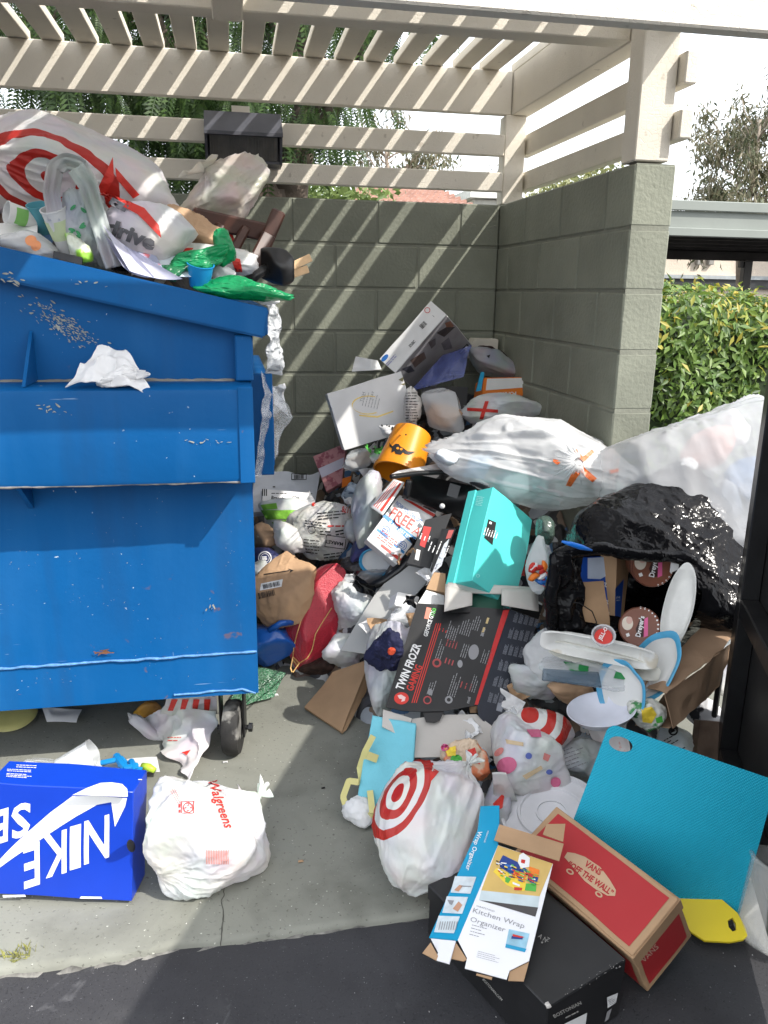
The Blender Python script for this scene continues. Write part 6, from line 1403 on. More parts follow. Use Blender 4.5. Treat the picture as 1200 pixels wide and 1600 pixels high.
def sack_contents():
    mb = mat('soda_blue', (.012, .075, .40), rough=.38, var=.08)
    T = slab('drink_carton', 'torn blue twelve pack drink carton inside the black sack', 'carton', [(880, 978), (958, 985), (961, 868), (893, 872)], [('Y', -1.86), ('Y', -1.86), ('Y', -1.78), ('Y', -1.78)], .08, mb, bev=.002, fin=False)
    prt(T, [P2([(918, 872), (953, 870), (950, 898), (938, 905), (918, 904)])], T.face(.001), mat('pale_blue_card', (.55, .62, .74), rough=.5), 'label_panel'); prt(T, [TX('12', 948, 914, 7, 180, bold=.03), TX('12', 951, 941, 6, 180, bold=.03), TX('12', 883, 937, 6, 180, bold=.03)]+rot_items(LN(946, 950, 956, 972, 3, 2, 2), 951, 961, 90), T.face(.001), M_INKW, 'small_print', kind='stuff'); T.done()
    T = slab('drink_carton', 'blue twelve pack carton side panel torn to brown board', 'carton', [(960, 990), (972, 980), (985, 872), (964, 868)], [('Y', -1.87), ('Y', -1.80), ('Y', -1.74), ('Y', -1.80)], .05, M_KRAFT, bev=0, fin=False); prt(T, [P2([(960, 985), (968, 978), (974, 905), (961, 920)])], T.face(.001), mb, 'blue_panel'); prt(T, [TX('12', 965, 935, 6, 95)], T.face(.0016), M_INKW); T.done()
    T = sheet('cardboard_scrap', 'torn brown cardboard piece in front of the blue drink carton', 'cardboard', [(897, 968), (952, 978), (945, 908), (882, 912)], [('Y', -1.905), ('Y', -1.905), ('Y', -1.87), ('Y', -1.88)], M_KRAFT, th=.004, nu=16, nv=16, amp=.006, seed=3, fin=False); pts = [aY(x, y, -1.92) for x, y in ((893, 908), (908, 920), (912, 938))]; T.add('tear', *tube(pts, .0015, 5), M_INKK); pts = [aY(x, y, -1.925) for x, y in ((885, 940), (905, 942), (925, 955), (932, 972), (930, 980))]; T.add('wire', *tube(pts, .0018, 5), M_INKK, True); T.done()
    # ice cream tubs
    mt = mat('icecream_brown', (.20, .075, .045), rough=.4, var=.12, vs=12)
    def lid(x, y, r_px, yy, tilt, label, seed, deep):
        c = aY(x, y, yy); R = pz(r_px, c); r, u, f_ = view_basis(c); ax = f_*1.0+u*tilt[1]+r*tilt[0]; ax /= np.linalg.norm(ax); T = Thing('ice_cream_tub', label, 'tub')
        v, f = lathe(c, ax, [(R*.86, -deep), (R*.93, -.02), (R*.97, -.019), (R, -.015), (R, .0), (R*.965, .0035), (R*.93, .001), (.001, .001)], 44); T.add('lid', v, f, mt, 40); fn = on_plane(c+ax*.001, ax, .001); fn2 = on_plane(c+ax*.001, ax, .0016); fn3 = on_plane(c+ax*.001, ax, .0022)
        s = r_px/33.0; o = lambda dx, dy: (x+dx*s, y+dy*s)
        prt(T, [ell2d(o(-19, -5)[0], -o(-19, -5)[1], 9*s, 11*s)], fn, mat('cream_ink', (.70, .62, .52)), 'picture'); prt(T, [ell2d(o(-16, -10)[0], -o(-16, -10)[1], 5*s, 6*s)], fn2, mat('pinkcream', (.62, .40, .34)), 'picture')
        prt(T, [P2([o(2, -14), o(8, -16), o(8, 16), o(-2, 18), o(-6, 4)])], fn, mat('dark_brown_ink', (.04, .015, .012)), 'banner'); prt(T, [P2([o(8, -12), o(14, -15), o(14, 15), o(7, 18)])], fn2, M_INKP, 'banner'); prt(T, [TX("Dreyer's", *o(1, 0), 8*s, 78, width=34*s, bold=.03)], fn3, M_INKW)
        prt(T, [P2([o(-22, 12), o(-17, 10), o(-15, 15), o(-20, 17)])]+[ell2d(o(30.5*math.cos(a), 30.5*math.sin(a))[0], -o(30.5*math.cos(a), 30.5*math.sin(a))[1], 2.0*s, 1.5*s, 6, -math.degrees(a)) for a in np.linspace(-1.5, 1.3, 13)], fn, M_INKW, 'dots', kind='stuff'); T.done()
    lid(999, 979, 32, -1.97, (-.15, .25), 'round brown ice cream tub lid below the foam plate', 3, .07); lid(1020, 884, 34, -1.88, (.35, -.15), 'brown ice cream tub under the edge of the black sack', 4, .09)
    slab('spoon_packet', 'white plastic spoon packet beside the upper ice cream tub', 'packet', [(1048, 895), (1060, 890), (1063, 865), (1052, 862)], ('Y', -1.93), .006, M_CARDW)
    def oval(name, label, cat, x, y, w, h, yy, roll, tilt, m, depth=.02, seed=0, wob=.0, rimm=None, sq=1.0):
        c = aY(x, y, yy); B = roll_basis(c, roll, tilt[0], tilt[1]); a, b = pz(w, c)/2, pz(h, c)/2; T = Thing(name, label, cat); n = 48; pr = [(.001, 0), (.55, 0), (.70, .002), (.82, depth*.6), (.95, depth), (1, depth*.95), (.99, depth*.80), (.84, depth*.45), (.70, -.002), (.001, -.003)]; v = []
        for r_, z_ in pr:
            for j in range(n):
                t_ = 2*math.pi*j/n; k = 1+wob*math.sin(3*t_+seed)+wob*.6*math.sin(7*t_+seed); cs, sn = math.cos(t_), math.sin(t_); v.append(c+B[0]*a*r_*k*math.copysign(abs(cs)**sq, cs)+B[1]*b*r_*k*math.copysign(abs(sn)**sq, sn)+B[2]*z_)
        F = [tuple(q) for q in grid_faces(n, len(pr), True)]; k0 = 5*n-n
        if rimm is None: T.add(name.split('_')[-1], v, F, m, 50)
        else: fm = [1 if 3*n <= i < 6*n+n*0 else 0 for i in range(len(F))]; T.add(name.split('_')[-1], v, F, [m, rimm], 50, fm)
        T.done(); return T
    globals()['oval'] = oval
    oval('foam_plate', 'long white foam plate standing on edge in the torn black sack', 'plate', 1063, 950, 46, 142, -2.0, -6, (10, 18), M_FOAM, .022, 2, .01)
    oval('foam_tray', 'white foam meat tray under the red sauce cup', 'tray', 935, 1008, 178, 40, -2.03, -4, (-32, 0), M_FOAM, .03, 1, .004, sq=.45); oval('foam_tray', 'second white foam tray at the bottom of the tray stack', 'tray', 945, 1024, 170, 34, -2.02, -7, (-35, 0), mat('cream_foam', (.72, .71, .64), rough=.7), .03, 5, .004, sq=.45)
    T = Thing('sauce_cup', 'small clear cup with a red lid lying on the foam tray', 'cup'); c = aY(943, 993, -2.09); r, u, f_ = view_basis(c); ax = f_+u*.5; ax /= np.linalg.norm(ax); v, f = lathe(c, ax, [(.020, -.035), (.030, 0), (.033, .001), (.033, .004), (.028, .004), (.019, -.033), (.001, -.034)], 28); T.add('cup', v, f, M_PLCLEAR, 40); v, f = lathe(c, ax, [(.001, -.004), (.024, -.005), (.025, -.012)], 24); T.add('red_label', v, f, M_INKR, 40); prt(T, [TX('JELL-O', 942, 990, 6, 62, width=22, bold=.02)], on_plane(c, ax, .0), M_INKW); T.done()
    T = Thing('food_tray', 'clear plastic food tray with green label pressed under the foam trays', 'tray'); c = aY(925, 1052, -2.02); B = roll_basis(c, -6, -25); v, f = bag_vf(c, B, (pz(84, c), pz(17, c), .07), 4, 9, .03, .02, nu=50, nv=24, sharp=30); T.add('tray', v, f, M_PLCLEAR, 40); v2, f2 = sheet_vf([aY(848, 1062, -2.10), aY(940, 1074, -2.12), aY(935, 1050, -2.08), aY(850, 1044, -2.08)], 16, 6, .006, amp=.004, seed=2); T.add('dark_base', v2, f2, mat('tray_dark', (.10, .15, .20), rough=.2, alpha=.6, spec=.6)); prt(T, [P2([(880, 1034), (920, 1042), (918, 1056), (895, 1054)]), P2([(962, 1050), (984, 1056), (975, 1062), (958, 1060)])], on_soft(v, f, .004), mat('label_green', (.02, .22, .06), rough=.4), 'label', kind='stuff'); T.done()
    mblue = mat('plate_rim_blue', (.07, .34, .56), rough=.4, var=.1, vs=20)
    M_PLATE = mat('used_plate', (.68, .68, .66), rough=.6, var=.06, col2=(.55, .48, .36), c2s=10, c2t=.58)
    oval('paper_plate', 'folded paper plate with light blue rim beside the brown paper bag', 'plate', 1022, 1045, 80, 130, -2.08, -28, (-10, 28), M_PLATE, .02, 3, .03, mblue); oval('paper_plate', 'second paper plate with light blue rim under the foam trays', 'plate', 975, 1078, 96, 92, -2.10, -35, (-30, 25), M_PLATE, .02, 6, .04, mblue)
    T = Thing('plastic_bowl', 'white shallow plastic bowl above the teal cutting mat', 'bowl'); c = aY(940, 1112, -2.13); r, u, f_ = view_basis(c); ax = f_*.55+u*.9-r*.2; ax /= np.linalg.norm(ax); v, f = lathe(c, ax, [(.001, -.03), (.05, -.03), (.075, -.015), (.093, .008), (.095, .010), (.092, .010), (.073, -.012), (.05, -.026), (.001, -.026)], 44); T.add('bowl', v, f, mat('lilac_white_plastic', (.70, .71, .78), rough=.3), 40); T.done()
    oval('paper_plate', 'floral printed paper bowl beside the hole of the teal mat', 'plate', 955, 1150, 76, 46, -2.12, -30, (-20, 10), mat('floral_card', (.70, .66, .64), rough=.5, col2=(.62, .25, .18), c2s=30, c2t=.6), .02, 2, .02)
    # brown grocery bag lying on its side
    T = Thing('paper_bag', 'brown paper grocery bag lying on its side against the black gate', 'paper bag'); k = lambda x, y: (820+x/3.158, 820+y/3.158)
    mk = mat('grocery_kraft', (.33, .215, .135), rough=.8, var=.12, vs=6, wr=.003, wrs=12, bump=.0005, bs=80)
    G = {n: aY(*k(x, y), yy) for n, (x, y, yy) in dict(a=(545, 1000, -2.16), b=(712, 1000, -2.20), c=(700, 840, -2.19), d=(600, 800, -2.10), e=(960, 800, -2.04), f=(1035, 560, -2.00), g=(955, 400, -1.90), h=(800, 500, -1.96)).items()}
    for c4, sd in (((G['b'], G['e'], G['f'], G['c']), 3), ((G['c'], G['f'], G['g'], G['d']), 5), ((G['d'], G['h'], G['g'], G['d']+V(0, .12, .0)), 6), ((G['a'], G['b'], G['e'], G['a']+V(.2, .2, -.03)), 7)):
        v, f = sheet_vf(c4, 26, 26, .002, amp=.007, fr=8, crum=.006, seed=sd); T.add('side', v, f, mk, 35)
    T.done()
    T = bag('chip_bag', 'green and yellow snack wrapper stuffed in the brown paper bag', 'wrapper', 1015, 1114, 62, 52, .07, ('Y', -2.17), mat('snack_film', (.66, .66, .60), rough=.25, spec=.6, col2=(.03, .20, .05), c2s=22, c2t=.53, wr=.006, wrs=20), 6, facets=14, crease=.08, nu=50, nv=34, fin=False); fn = on_soft(T.v, T.f, .002); prt(T, [P2([(1002, 1108), (1018, 1104), (1026, 1116), (1018, 1130), (1004, 1128)])], fn, M_INKY, 'print', fine=5); prt(T, [P2([(1024, 1122), (1034, 1118), (1036, 1128), (1026, 1130)])], fn, M_INKGR, 'print', fine=5); T.done()
    T = bag('plastic_bag', 'white and black printed bag between the teal mat and the gate', 'plastic bag', 1060, 1158, 62, 66, .10, ('Y', -2.08), M_PLWHITE, 24, roll=12, facets=14, crease=.08, nu=50, nv=40, fin=False); fn = on_soft(T.v, T.f, .002); prt(T, [ring2d(1052, -1142, 5, 7.5), P2([(1046, 1138), (1058, 1134), (1060, 1140), (1048, 1146)])]+rot_items(LN(1030, 1150, 1068, 1180, 6, 2.4, 4, .5), 1050, 1165, 30), fn, M_INKK, 'print', fine=5, kind='stuff'); T.done()
    slab('wood_scrap', 'dull brown wood scrap at the foot of the gate', 'wood', [(1085, 1205), (1122, 1208), (1130, 1128), (1094, 1126)], [('Y', -2.1), ('Y', -2.1), ('Y', -2.04), ('Y', -2.04)], .03, mat('grey_wood', (.16, .11, .08), rough=.8, var=.3, vs=20))
    T = bag('cloth_bag', 'black and white patterned cloth behind the brown paper bag', 'cloth', 1110, 1122, 62, 52, .12, ('Y', -1.98), mat('bw_cloth', (.55, .55, .56), rough=.8, col2=(.02, .02, .025), c2s=16, c2t=.46), 27, nu=50, nv=34); slab('brick_print_paper', 'pink striped paper behind the frame of the gate', 'paper', [(1128, 960), (1158, 966), (1160, 925), (1132, 930)], ('Y', -1.80), .004, mat('pink_stripe', (.36, .20, .18), rough=.8, col2=(.55, .42, .38), c2s=40, c2t=.5)); bag('plastic_bag', 'small white bag between the brown paper bag and the gate', 'plastic bag', 1140, 1010, 46, 140, .12, ('Y', -1.86), M_PLWHITE, 29, nu=44, nv=40)
sack_contents()
# ================================================================== LEFT OF THE HEAP
def left_column():
    mm = mat('mailer_white', (.62, .65, .70), rough=.4, wr=.003, wrs=14, var=.04)
    T = sheet('mailer_bag', 'pale grey poly mailer with barcode propped against the back wall', 'mailer', [(392, 800), (490, 800), (500, 740), (398, 738)], [('Y', -.45), ('Y', -.42), ('Y', -.22), ('Y', -.24)], mm, th=.03, nu=26, nv=20, amp=.010, crum=.006, seed=3, fin=False); fn = on_soft(T.v, T.f, .003)
    prt(T, [rect2d(455, -750, 479, -749), rect2d(455, -741, 479, -740), rect2d(455, -750, 456, -740), rect2d(478, -750, 479, -740)]+bars2d(459, -748.5, 475, -741.5, 3)+[rect2d(446, -772, 488, -771), rect2d(426, -762, 430, -760)], fn, M_INKK, 'barcode', kind='stuff'); T.done()
    T = slab('bracelet_box', 'slim white box printed Bracelets lying on the grey mailer', 'box', [(410, 787), (482, 787), (482, 770), (410, 764)], [('Y', -.52), ('Y', -.50), ('Y', -.46), ('Y', -.48)], .03, M_CARDW, fin=False); prt(T, [TX('Bracelets', 437, 778.5, 5.0, -6, width=26, bold=.03), ring2d(460, -779, 3.4, 4.2)], T.face(), M_INKK); prt(T, [rect2d(409.5+i*3, -775, 411.2+i*3, -764) for i in range(3)]+LN(424, 769, 450, 773, 1, 2, 3), T.face(), M_INKK, 'small_print', kind='stuff'); T.done()
    T = bag('mailer_bag', 'green and white plastic mailer under the bracelet box', 'mailer', 446, 806, 84, 50, .14, ('Y', -.60), M_PLWHITE, 33, roll=-4, facets=10, nu=60, nv=40, fin=False); fn = on_soft(T.v, T.f, .003); mg = mat('lime_ink', (.22, .50, .06), rough=.4)
    prt(T, [P2([(407, 789), (432, 786), (434, 795), (412, 797)]), P2([(408, 797), (480, 797), (476, 810), (416, 812)]), P2([(425, 816), (448, 812), (440, 826), (430, 824)])], fn, mg, 'green_print', fine=7, kind='stuff'); T.done()
    bag('paper_bag', 'brown paper parcel beside the corner of the dumpster', 'paper bag', 412, 842, 46, 50, .16, ('Y', -.75), M_KRAFTP, 35, facets=10, nu=44, nv=32)
    mw = mat('market_film', (.78, .77, .74), **PLW)
    T = bag('shopping_bag', 'white market bag covered in black lettering in front of the mailers', 'plastic bag', 508, 824, 108, 104, .24, ('Y', -.82), mw, 37, roll=-12, facets=15, crease=.05, fin=False); fn = on_soft(T.v, T.f, .0025)
    its = [TX('MARKET', 522, 848, 5.5, -190, width=28, bold=.02), ring2d(487, -828, 5, 6)]+rot_items([rect2d(508, -856, 540, -855), rect2d(508, -838, 540, -837), rect2d(508, -856, 509, -837), rect2d(539, -856, 540, -837)], 522, 848, -8)
    for (x0, y0, x1, y1, n_, h_, sd, ro) in ((496, 798, 540, 812, 3, 2.6, 3, 6), (476, 814, 512, 826, 3, 2.2, 4, -8), (474, 842, 504, 866, 5, 2.2, 5, -6), (506, 862, 544, 876, 3, 2.6, 6, 8), (500, 828, 518, 838, 2, 3.2, 7, -4), (524, 826, 548, 836, 2, 3.4, 8, 10)): its += rot_items(LN(x0, y0, x1, y1, n_, h_, sd, .3), (x0+x1)/2, (y0+y1)/2, ro)
    prt(T, its, fn, M_INKK, 'lettering', fine=6, kind='stuff'); prt(T, [TX('1178', 541, 797, 9, 170, width=14, bold=.02), ell2d(490, -788, 3)]+LN(512, 819, 538, 825, 1, 3.4, 3, .1), fn, M_INKR, 'red_lettering', fine=5, kind='stuff')
    v, f = bag_vf(aY(455, 838, -.86), roll_basis(aY(455, 838, -.86), 60), (pz(22, T.p), pz(34, T.p), .05), 6, 12, .1, .08, nu=40, nv=30); T.add('loose_corner', v, f, mw, True); T.done()
    T = bag('plastic_bag', 'dark blue bag with a white round emblem beside the dumpster', 'plastic bag', 418, 876, 62, 40, .14, ('Y', -.90), mat('navy_film', (.03, .035, .10), rough=.4, wr=.005, wrs=16), 39, nu=50, nv=32, fin=False); fn = on_soft(T.v, T.f); prt(T, [ring2d(414, -872, 9, 10.5), ring2d(414, -872, 6.4, 7)]+LN(409, 869, 419, 875, 2, 2.6, 3, .1), fn, M_INKW, 'emblem', fine=5, kind='stuff'); T.done()
    bag('plastic_bag', 'white plastic bag scrap at the corner of the dumpster', 'plastic bag', 408, 898, 36, 44, .12, ('Y', -.98), M_PLWHITE, 40, nu=40, nv=30)
    # brown delivery paper bag
    mk = mat('delivery_kraft', (.46, .29, .165), rough=.75, var=.08, vs=8, wr=.0022, wrs=12)
    T = bag('paper_bag', 'crumpled brown delivery bag with a black arrow beside the dumpster', 'paper bag', 450, 923, 104, 116, .18, ('Y', -1.10), mk, 44, roll=-14, facets=7, lump=.05, crease=.03, sharp=9, fin=False, pull_folds=.05); fn = on_soft(T.v, T.f, .002)
    ar = [(412, 897), (425, 895), (440, 893), (452, 891)]; prt(T, [P2([ar[i], ar[i+1], (ar[i+1][0], ar[i+1][1]+1.4), (ar[i][0], ar[i][1]+1.4)]) for i in range(3)]+[P2([(450, 888.5), (459, 891.5), (452, 895.5), (454, 891.8)])], fn, M_INKK, 'arrow_print', fine=5); prt(T, [P2([(408, 912), (442, 905), (440, 917), (406, 923)])], fn, M_INKW, 'barcode_label', fine=6)
    fn2 = on_soft(T.v, T.f, .0035); prt(T, rot_items(bars2d(411, -918, 437, -911, 5), 424, 914, 12)+rot_items(bars2d(404, -933, 430, -924, 6), 417, 929, 12), fn2, M_INKK, 'barcode', kind='stuff', fine=5); T.done()
    # blue plastic jug
    T = Thing('plastic_jug', 'blue moulded plastic container between the dumpster and the red pillow', 'container'); c = aY(424, 1005, -1.14); v, f = bag_vf(c, roll_basis(c, -18), (pz(46, c), pz(36, c), .12), 6, 8, .02, .0, nu=60, nv=40, sharp=26); mb = mat('jug_blue', (.010, .10, .42), rough=.3, spec=.5, var=.06); T.add('body', v, f, mb, True); p0, p1 = aY(420, 985, -1.22), aY(456, 972, -1.20); T.add('handle', *tube([p0, (p0+p1)/2+V(0, -.02, .02), p1], .012, 10), mb, True); T.done()
    # red pillow with gold cord
    mr = bpy.data.materials.new('red_brocade'); mr.use_nodes = True; t = mr.node_tree; L = t.links; b = t.nodes['Principled BSDF']; tc = nn(t, 'ShaderNodeTexCoord'); vo = nn(t, 'ShaderNodeTexVoronoi'); vo.inputs['Scale'].default_value = 230; L.new(tc.outputs['Object'], vo.inputs['Vector']); cr = nn(t, 'ShaderNodeValToRGB'); cr.color_ramp.elements[0].color = (.48, .014, .035, 1); cr.color_ramp.elements[1].color = (.34, .008, .024, 1); L.new(vo.outputs['Distance'], cr.inputs[0]); L.new(cr.outputs[0], b.inputs['Base Color']); b.inputs['Roughness'].default_value = .45; b.inputs['Sheen Weight'].default_value = .3; bp = nn(t, 'ShaderNodeBump'); bp.inputs['Distance'].default_value = .001; L.new(vo.outputs['Distance'], bp.inputs['Height']); L.new(bp.outputs[0], b.inputs['Normal'])
    T = bag('pillow', 'long red fabric pillow with gold trim standing against the heap', 'pillow', 490, 974, 78, 196, .15, ('Y', -1.16), mr, 52, roll=-24, facets=8, lump=.03, crease=.012, sharp=20, fin=False); fn = on_soft(T.v, T.f, .003); mgo = mat('gold_cord', (.62, .38, .14), rough=.5)
    for pts in ([(478, 948), (466, 985), (460, 1008), (458, 1026), (468, 1036), (480, 1028), (487, 1016), (493, 990), (505, 970), (518, 950)], [(458, 1026), (454, 1044), (456, 1050)], [(468, 1036), (458, 1050)]):
        q = np.array([fn(np.array([(x, -y)]))[0] for x, y in pts]); tt = np.linspace(0, len(q)-1, 50); T.add('gold_cord', *tube(np.stack([np.interp(tt, range(len(q)), q[:, i]) for i in range(3)], 1), .0022, 6), mgo, True)
    prt(T, [ell2d(459+i*1.6, -(1032+i*2.0), 2.4, .8, 8, 60+s) for i in range(5) for s in (0, 70)], fn, mgo, 'leaf_motif', kind='stuff'); T.done()
    bag('plastic_bag', 'bright white plastic bag between the red pillow and the grey board', 'plastic bag', 560, 950, 74, 82, .18, ('Y', -1.18), M_PLWHITE, 55, roll=10, facets=13, crease=.05); bag('plastic_bag', 'white plastic bag low beside the brown cardboard', 'plastic bag', 538, 1012, 56, 60, .14, ('Y', -1.30), M_PLWHITE, 56, roll=-20, facets=12, nu=60, nv=40)
    bag('mesh_bundle', 'dark brown net bundle under the red pillow', 'net', 508, 1040, 74, 50, .12, ('Y', -1.22), mat('brown_net', (.045, .022, .016), rough=.8, var=.5, vs=60, bump=.004, bs=90), 58, nu=60, nv=36, crease=.1)
    # brown flattened cardboard
    T = sheet('cardboard', 'flat brown cardboard piece leaning at the foot of the heap', 'cardboard', [(476, 1106), (534, 1144), (578, 1030), (520, 1050)], [('Z', .012), ('Z', .012), ('Y', -1.42), ('Y', -1.36)], M_KRAFT, th=.012, nu=14, nv=14, amp=.004, seed=5, fin=False)
    v2, f2 = sheet_vf([aZ(534, 1145, .008), aZ(541, 1141, .010), aY(579, 1068, -1.46), aY(578, 1032, -1.42)], 8, 14, .004, amp=.003, seed=2); T.add('edge_flap', v2, f2, M_KRAFT, 40); T.done()
    # bubble wrap
    T = Thing('bubble_wrap', 'sheet of green bubble wrap under the corner of the dumpster', 'bubble wrap'); c4 = [aZ(345, 1112, .012), aZ(428, 1090, .012), aZ(446, 1052, .05), aZ(398, 1040, .06)]; mg2 = mat('green_bubble', (.14, .42, .22), rough=.15, alpha=.7, spec=.8, var=.1, col2=(.55, .75, .60), c2s=150, c2t=.54, wr=.006, wrs=110)  # whitish specks are glints on the bubbles, put into the colour
    v, f = sheet_vf(c4, 60, 60, .002, amp=.012, fr=8, seed=3); uu, vv = np.meshgrid(np.arange(60), np.arange(60)); dots = ((uu+vv) % 2 == 0).ravel(); n3 = np.cross(c4[1]-c4[0], c4[3]-c4[0]); n3 /= np.linalg.norm(n3); n3 = n3 if n3[2] > 0 else -n3; v[:3600][dots] += n3*.005; v[:, 2] = np.maximum(v[:, 2], .004); T.add('wrap', v, f, mg2, True); T.done()
    # big pale board
    T = Thing('poster_board', 'large pale grey curved board propped behind the black carton', 'board'); q = [aY(535, 1012, -1.36), aY(600, 1010, -1.42), aY(676, 900, -1.30), aY(588, 918, -1.20)]
    c4 = [aY(532, 1016, -1.36), aY(585, 1025, -1.44), aY(682, 900, -1.30), aY(632, 872, -1.22)]; N = np.cross(c4[1]-c4[0], c4[3]-c4[0]); N /= np.linalg.norm(N); N = N if np.dot(N, CAM-c4[0]) > 0 else -N; pl = on_plane(c4[0], N, 0); out = [(532, 1016), (556, 976), (585, 930), (612, 898), (632, 883), (645, 879), (657, 882), (668, 890), (674, 898), (668, 908), (640, 940), (612, 985), (588, 1024)]
    v = pl(np.array([(x, -y) for x, y in out])); n = len(v); T.add('board', np.concatenate([v, v-N*.003]), [tuple(range(n)), tuple(range(2*n-1, n-1, -1))]+[(i, (i+1) % n, (i+1) % n+n, i+n) for i in range(n)], mat('pale_board', (.50, .50, .48), rough=.6, var=.04)); T.done()
left_column()
# ================================================================== MIDDLE OF THE HEAP
def middle():
    bag('plastic_bag', 'limp grey white bag hanging between the mailers and the red white carton', 'plastic bag', 574, 792, 50, 110, .16, ('Y', -.98), M_PLGREY, 61, roll=-14, facets=12, crease=.05, nu=60, nv=50); bag('plastic_bag', 'small grey bag tucked under the red white carton', 'plastic bag', 556, 834, 34, 52, .12, ('Y', -.95), M_PLGREY, 62, nu=50, nv=36)
    bag('wrapper', 'pale blue printed wrapper by the pink gift box', 'wrapper', 553, 768, 34, 30, .08, ('Y', -.66), mat('pale_blue_print', (.42, .50, .58), rough=.4, col2=(.12, .16, .24), c2s=45, c2t=.55), 63, nu=36, nv=24)
    T = slab('shipping_carton', 'white postal carton with red and blue FREE lettering', 'carton', [(573, 843), (620, 882), (681, 802), (625, 773)], [('Y', -1.22), ('Y', -1.26), ('Y', -1.16), ('Y', -1.12)], .05, M_CARDW, bev=.002, fin=False); k = lambda x, y: (560+x/3.529, 720+y/3.529); S = lambda *p: P2([k(*q) for q in p]); fc = T.face(.0012); mrr = mat('postal_red', (.62, .05, .035), rough=.45)
    prt(T, [TX('FREE', *k(240, 318), 17, -33, width=40, bold=.02), TX('A', *k(322, 388), 14, -33)], fc, mrr); prt(T, [TX('NOW YOU CAN GET', *k(278, 285), 6.3, -38, width=50, bold=.015)], fc, M_INKB, 'blue_lettering')
    prt(T, [S((132, 305), (150, 296), (318, 425), (296, 460))], fc, mat('postal_blue', (.03, .22, .50), rough=.45), 'blue_band'); prt(T, [TX('★ ANY WAY YOU', *k(228, 382), 6.2, -38, width=44, bold=.02)], T.face(.002), M_INKW)
    for cx, cy in ((148, 385), (240, 468)): prt(T, [ring2d(*(lambda q: (q[0], -q[1]))(k(cx, cy)), 6.6, 7.6), ring2d(*(lambda q: (q[0], -q[1]))(k(cx, cy)), 4.2, 4.8)]+rot_items(LN(k(cx, cy)[0]-5, k(cx, cy)[1]-3, k(cx, cy)[0]+5, k(cx, cy)[1]+3, 2, 2, 3, .2), *k(cx, cy), -36), fc, M_INKB, 'emblem', kind='stuff'); prt(T, [S((cx-48, cy-2), (cx-42, cy-12), (cx+16, cy+34), (cx+8, cy+46))], fc, MATS['postal_blue'], 'ribbon')
    prt(T, rot_items(LN(588, 836, 622, 852, 4, 2.2, 7, .2), 605, 846, -38)+[S((120, 470), (128, 458), (238, 540), (228, 556))], fc, mrr, 'red_print', kind='stuff'); prt(T, [S((248, 212), (262, 208), (425, 296), (412, 310))], fc, mrr, 'red_band')
    c4 = [aY(*k(62, 250), -1.19), aY(*k(135, 300), -1.235), aY(*k(255, 120), -1.14), aY(*k(195, 100), -1.10)]; v, f = sheet_vf(c4, 6, 6, .003); T.add('top_flap', v, f, M_CARDW); fq = quad_fn(c4, .0012); prt(T, [rect2d(.18+i*.13, .06, .23+i*.13, .94) for i in range(3)]+[rect2d(.66, .06, .84, .94)], fq, mrr, 'stripes', kind='stuff'); T.done()
    oval('paper_plate', 'round plate with bright blue rim under the postal carton', 'plate', 588, 876, 54, 46, -1.12, -10, (-20, 0), M_CARDW, .02, 2, .01, mat('plate_blue', (.05, .33, .60), rough=.4)); bag('plastic_bag', 'deep blue plastic bag below the grey white bag', 'plastic bag', 566, 856, 36, 44, .12, ('Y', -1.0), mat('deep_blue_film', (.05, .07, .32), **PLW), 66, nu=44, nv=30)
    T = Thing('clamshell_box', 'crushed clear clamshell tray under the blue rimmed plate', 'clamshell'); c = aY(578, 902, -1.10); v, f = bag_vf(c, roll_basis(c, 20), (pz(28, c), pz(18, c), .07), 8, 12, .1, .08, nu=40, nv=26); T.add('shell', v, f, mat('smoky_clear', (.35, .36, .36), rough=.2, alpha=.6, spec=.6), 40); v, f = bag_vf(c+V(0, .03, -.02), roll_basis(c, -20), (pz(24, c), pz(12, c), .04), 9, 12, .1, .08, nu=24, nv=16); T.add('contents', v, f, mat('dark_red_food', (.12, .02, .03)), True); T.done()
    bag('plastic_bag', 'dark crinkled plastic between the red pillow and the postal carton', 'plastic bag', 560, 888, 50, 44, .10, ('Y', -1.0), mat('dark_film', (.07, .065, .07), rough=.3, wr=.008, wrs=20), 67, nu=50, nv=32)
    T = Thing('black_cable', 'black plastic strip running under the postal carton', 'strip'); pts = np.array([aY(x, y, -1.24+i*.0) for i, (x, y) in enumerate(((572, 920), (600, 908), (625, 890), (645, 868), (655, 850)))]); T.add('strip', *tube(pts, .016, 8), M_BLACKP, True); T.done()
    # black lidded bin with pale top
    T = Thing('waste_bin', 'black plastic bin lying open with a pale dusty lid above the turquoise box', 'bin'); k = lambda x, y: (560+x/3.529, 720+y/3.529)
    c4 = [aY(*k(190, 72), -1.30), aY(*k(720, 135), -1.36), aY(*k(640, 55), -1.12), aY(*k(470, 12), -1.06)]; out = [(185, 72), (330, 50), (480, 45), (600, 85), (725, 140), (700, 118), (610, 50), (560, 22), (510, 12), (450, 12), (330, 35), (220, 55)]
    P0, P1, P2_ = aY(*k(185, 72), -1.30), aY(*k(725, 140), -1.32), aY(*k(510, 12), -1.08); N = np.cross(P1-P0, P2_-P0); N /= np.linalg.norm(N); N = N if N[2] > 0 else -N; pl = on_plane(P0, N, 0); v = pl(np.array([(k(x, y)[0], -k(x, y)[1]) for x, y in out])); n = len(v); mdu = mat('dusty_lid', (.52, .52, .52), rough=.6, var=.2, vs=20, col2=(.30, .30, .30), c2s=14)
    lidp = T.add('lid', np.concatenate([v, v-N*.008]), [tuple(range(n)), tuple(range(2*n-1, n-1, -1))]+[(i, (i+1) % n, (i+1) % n+n, i+n) for i in range(n)], mdu)
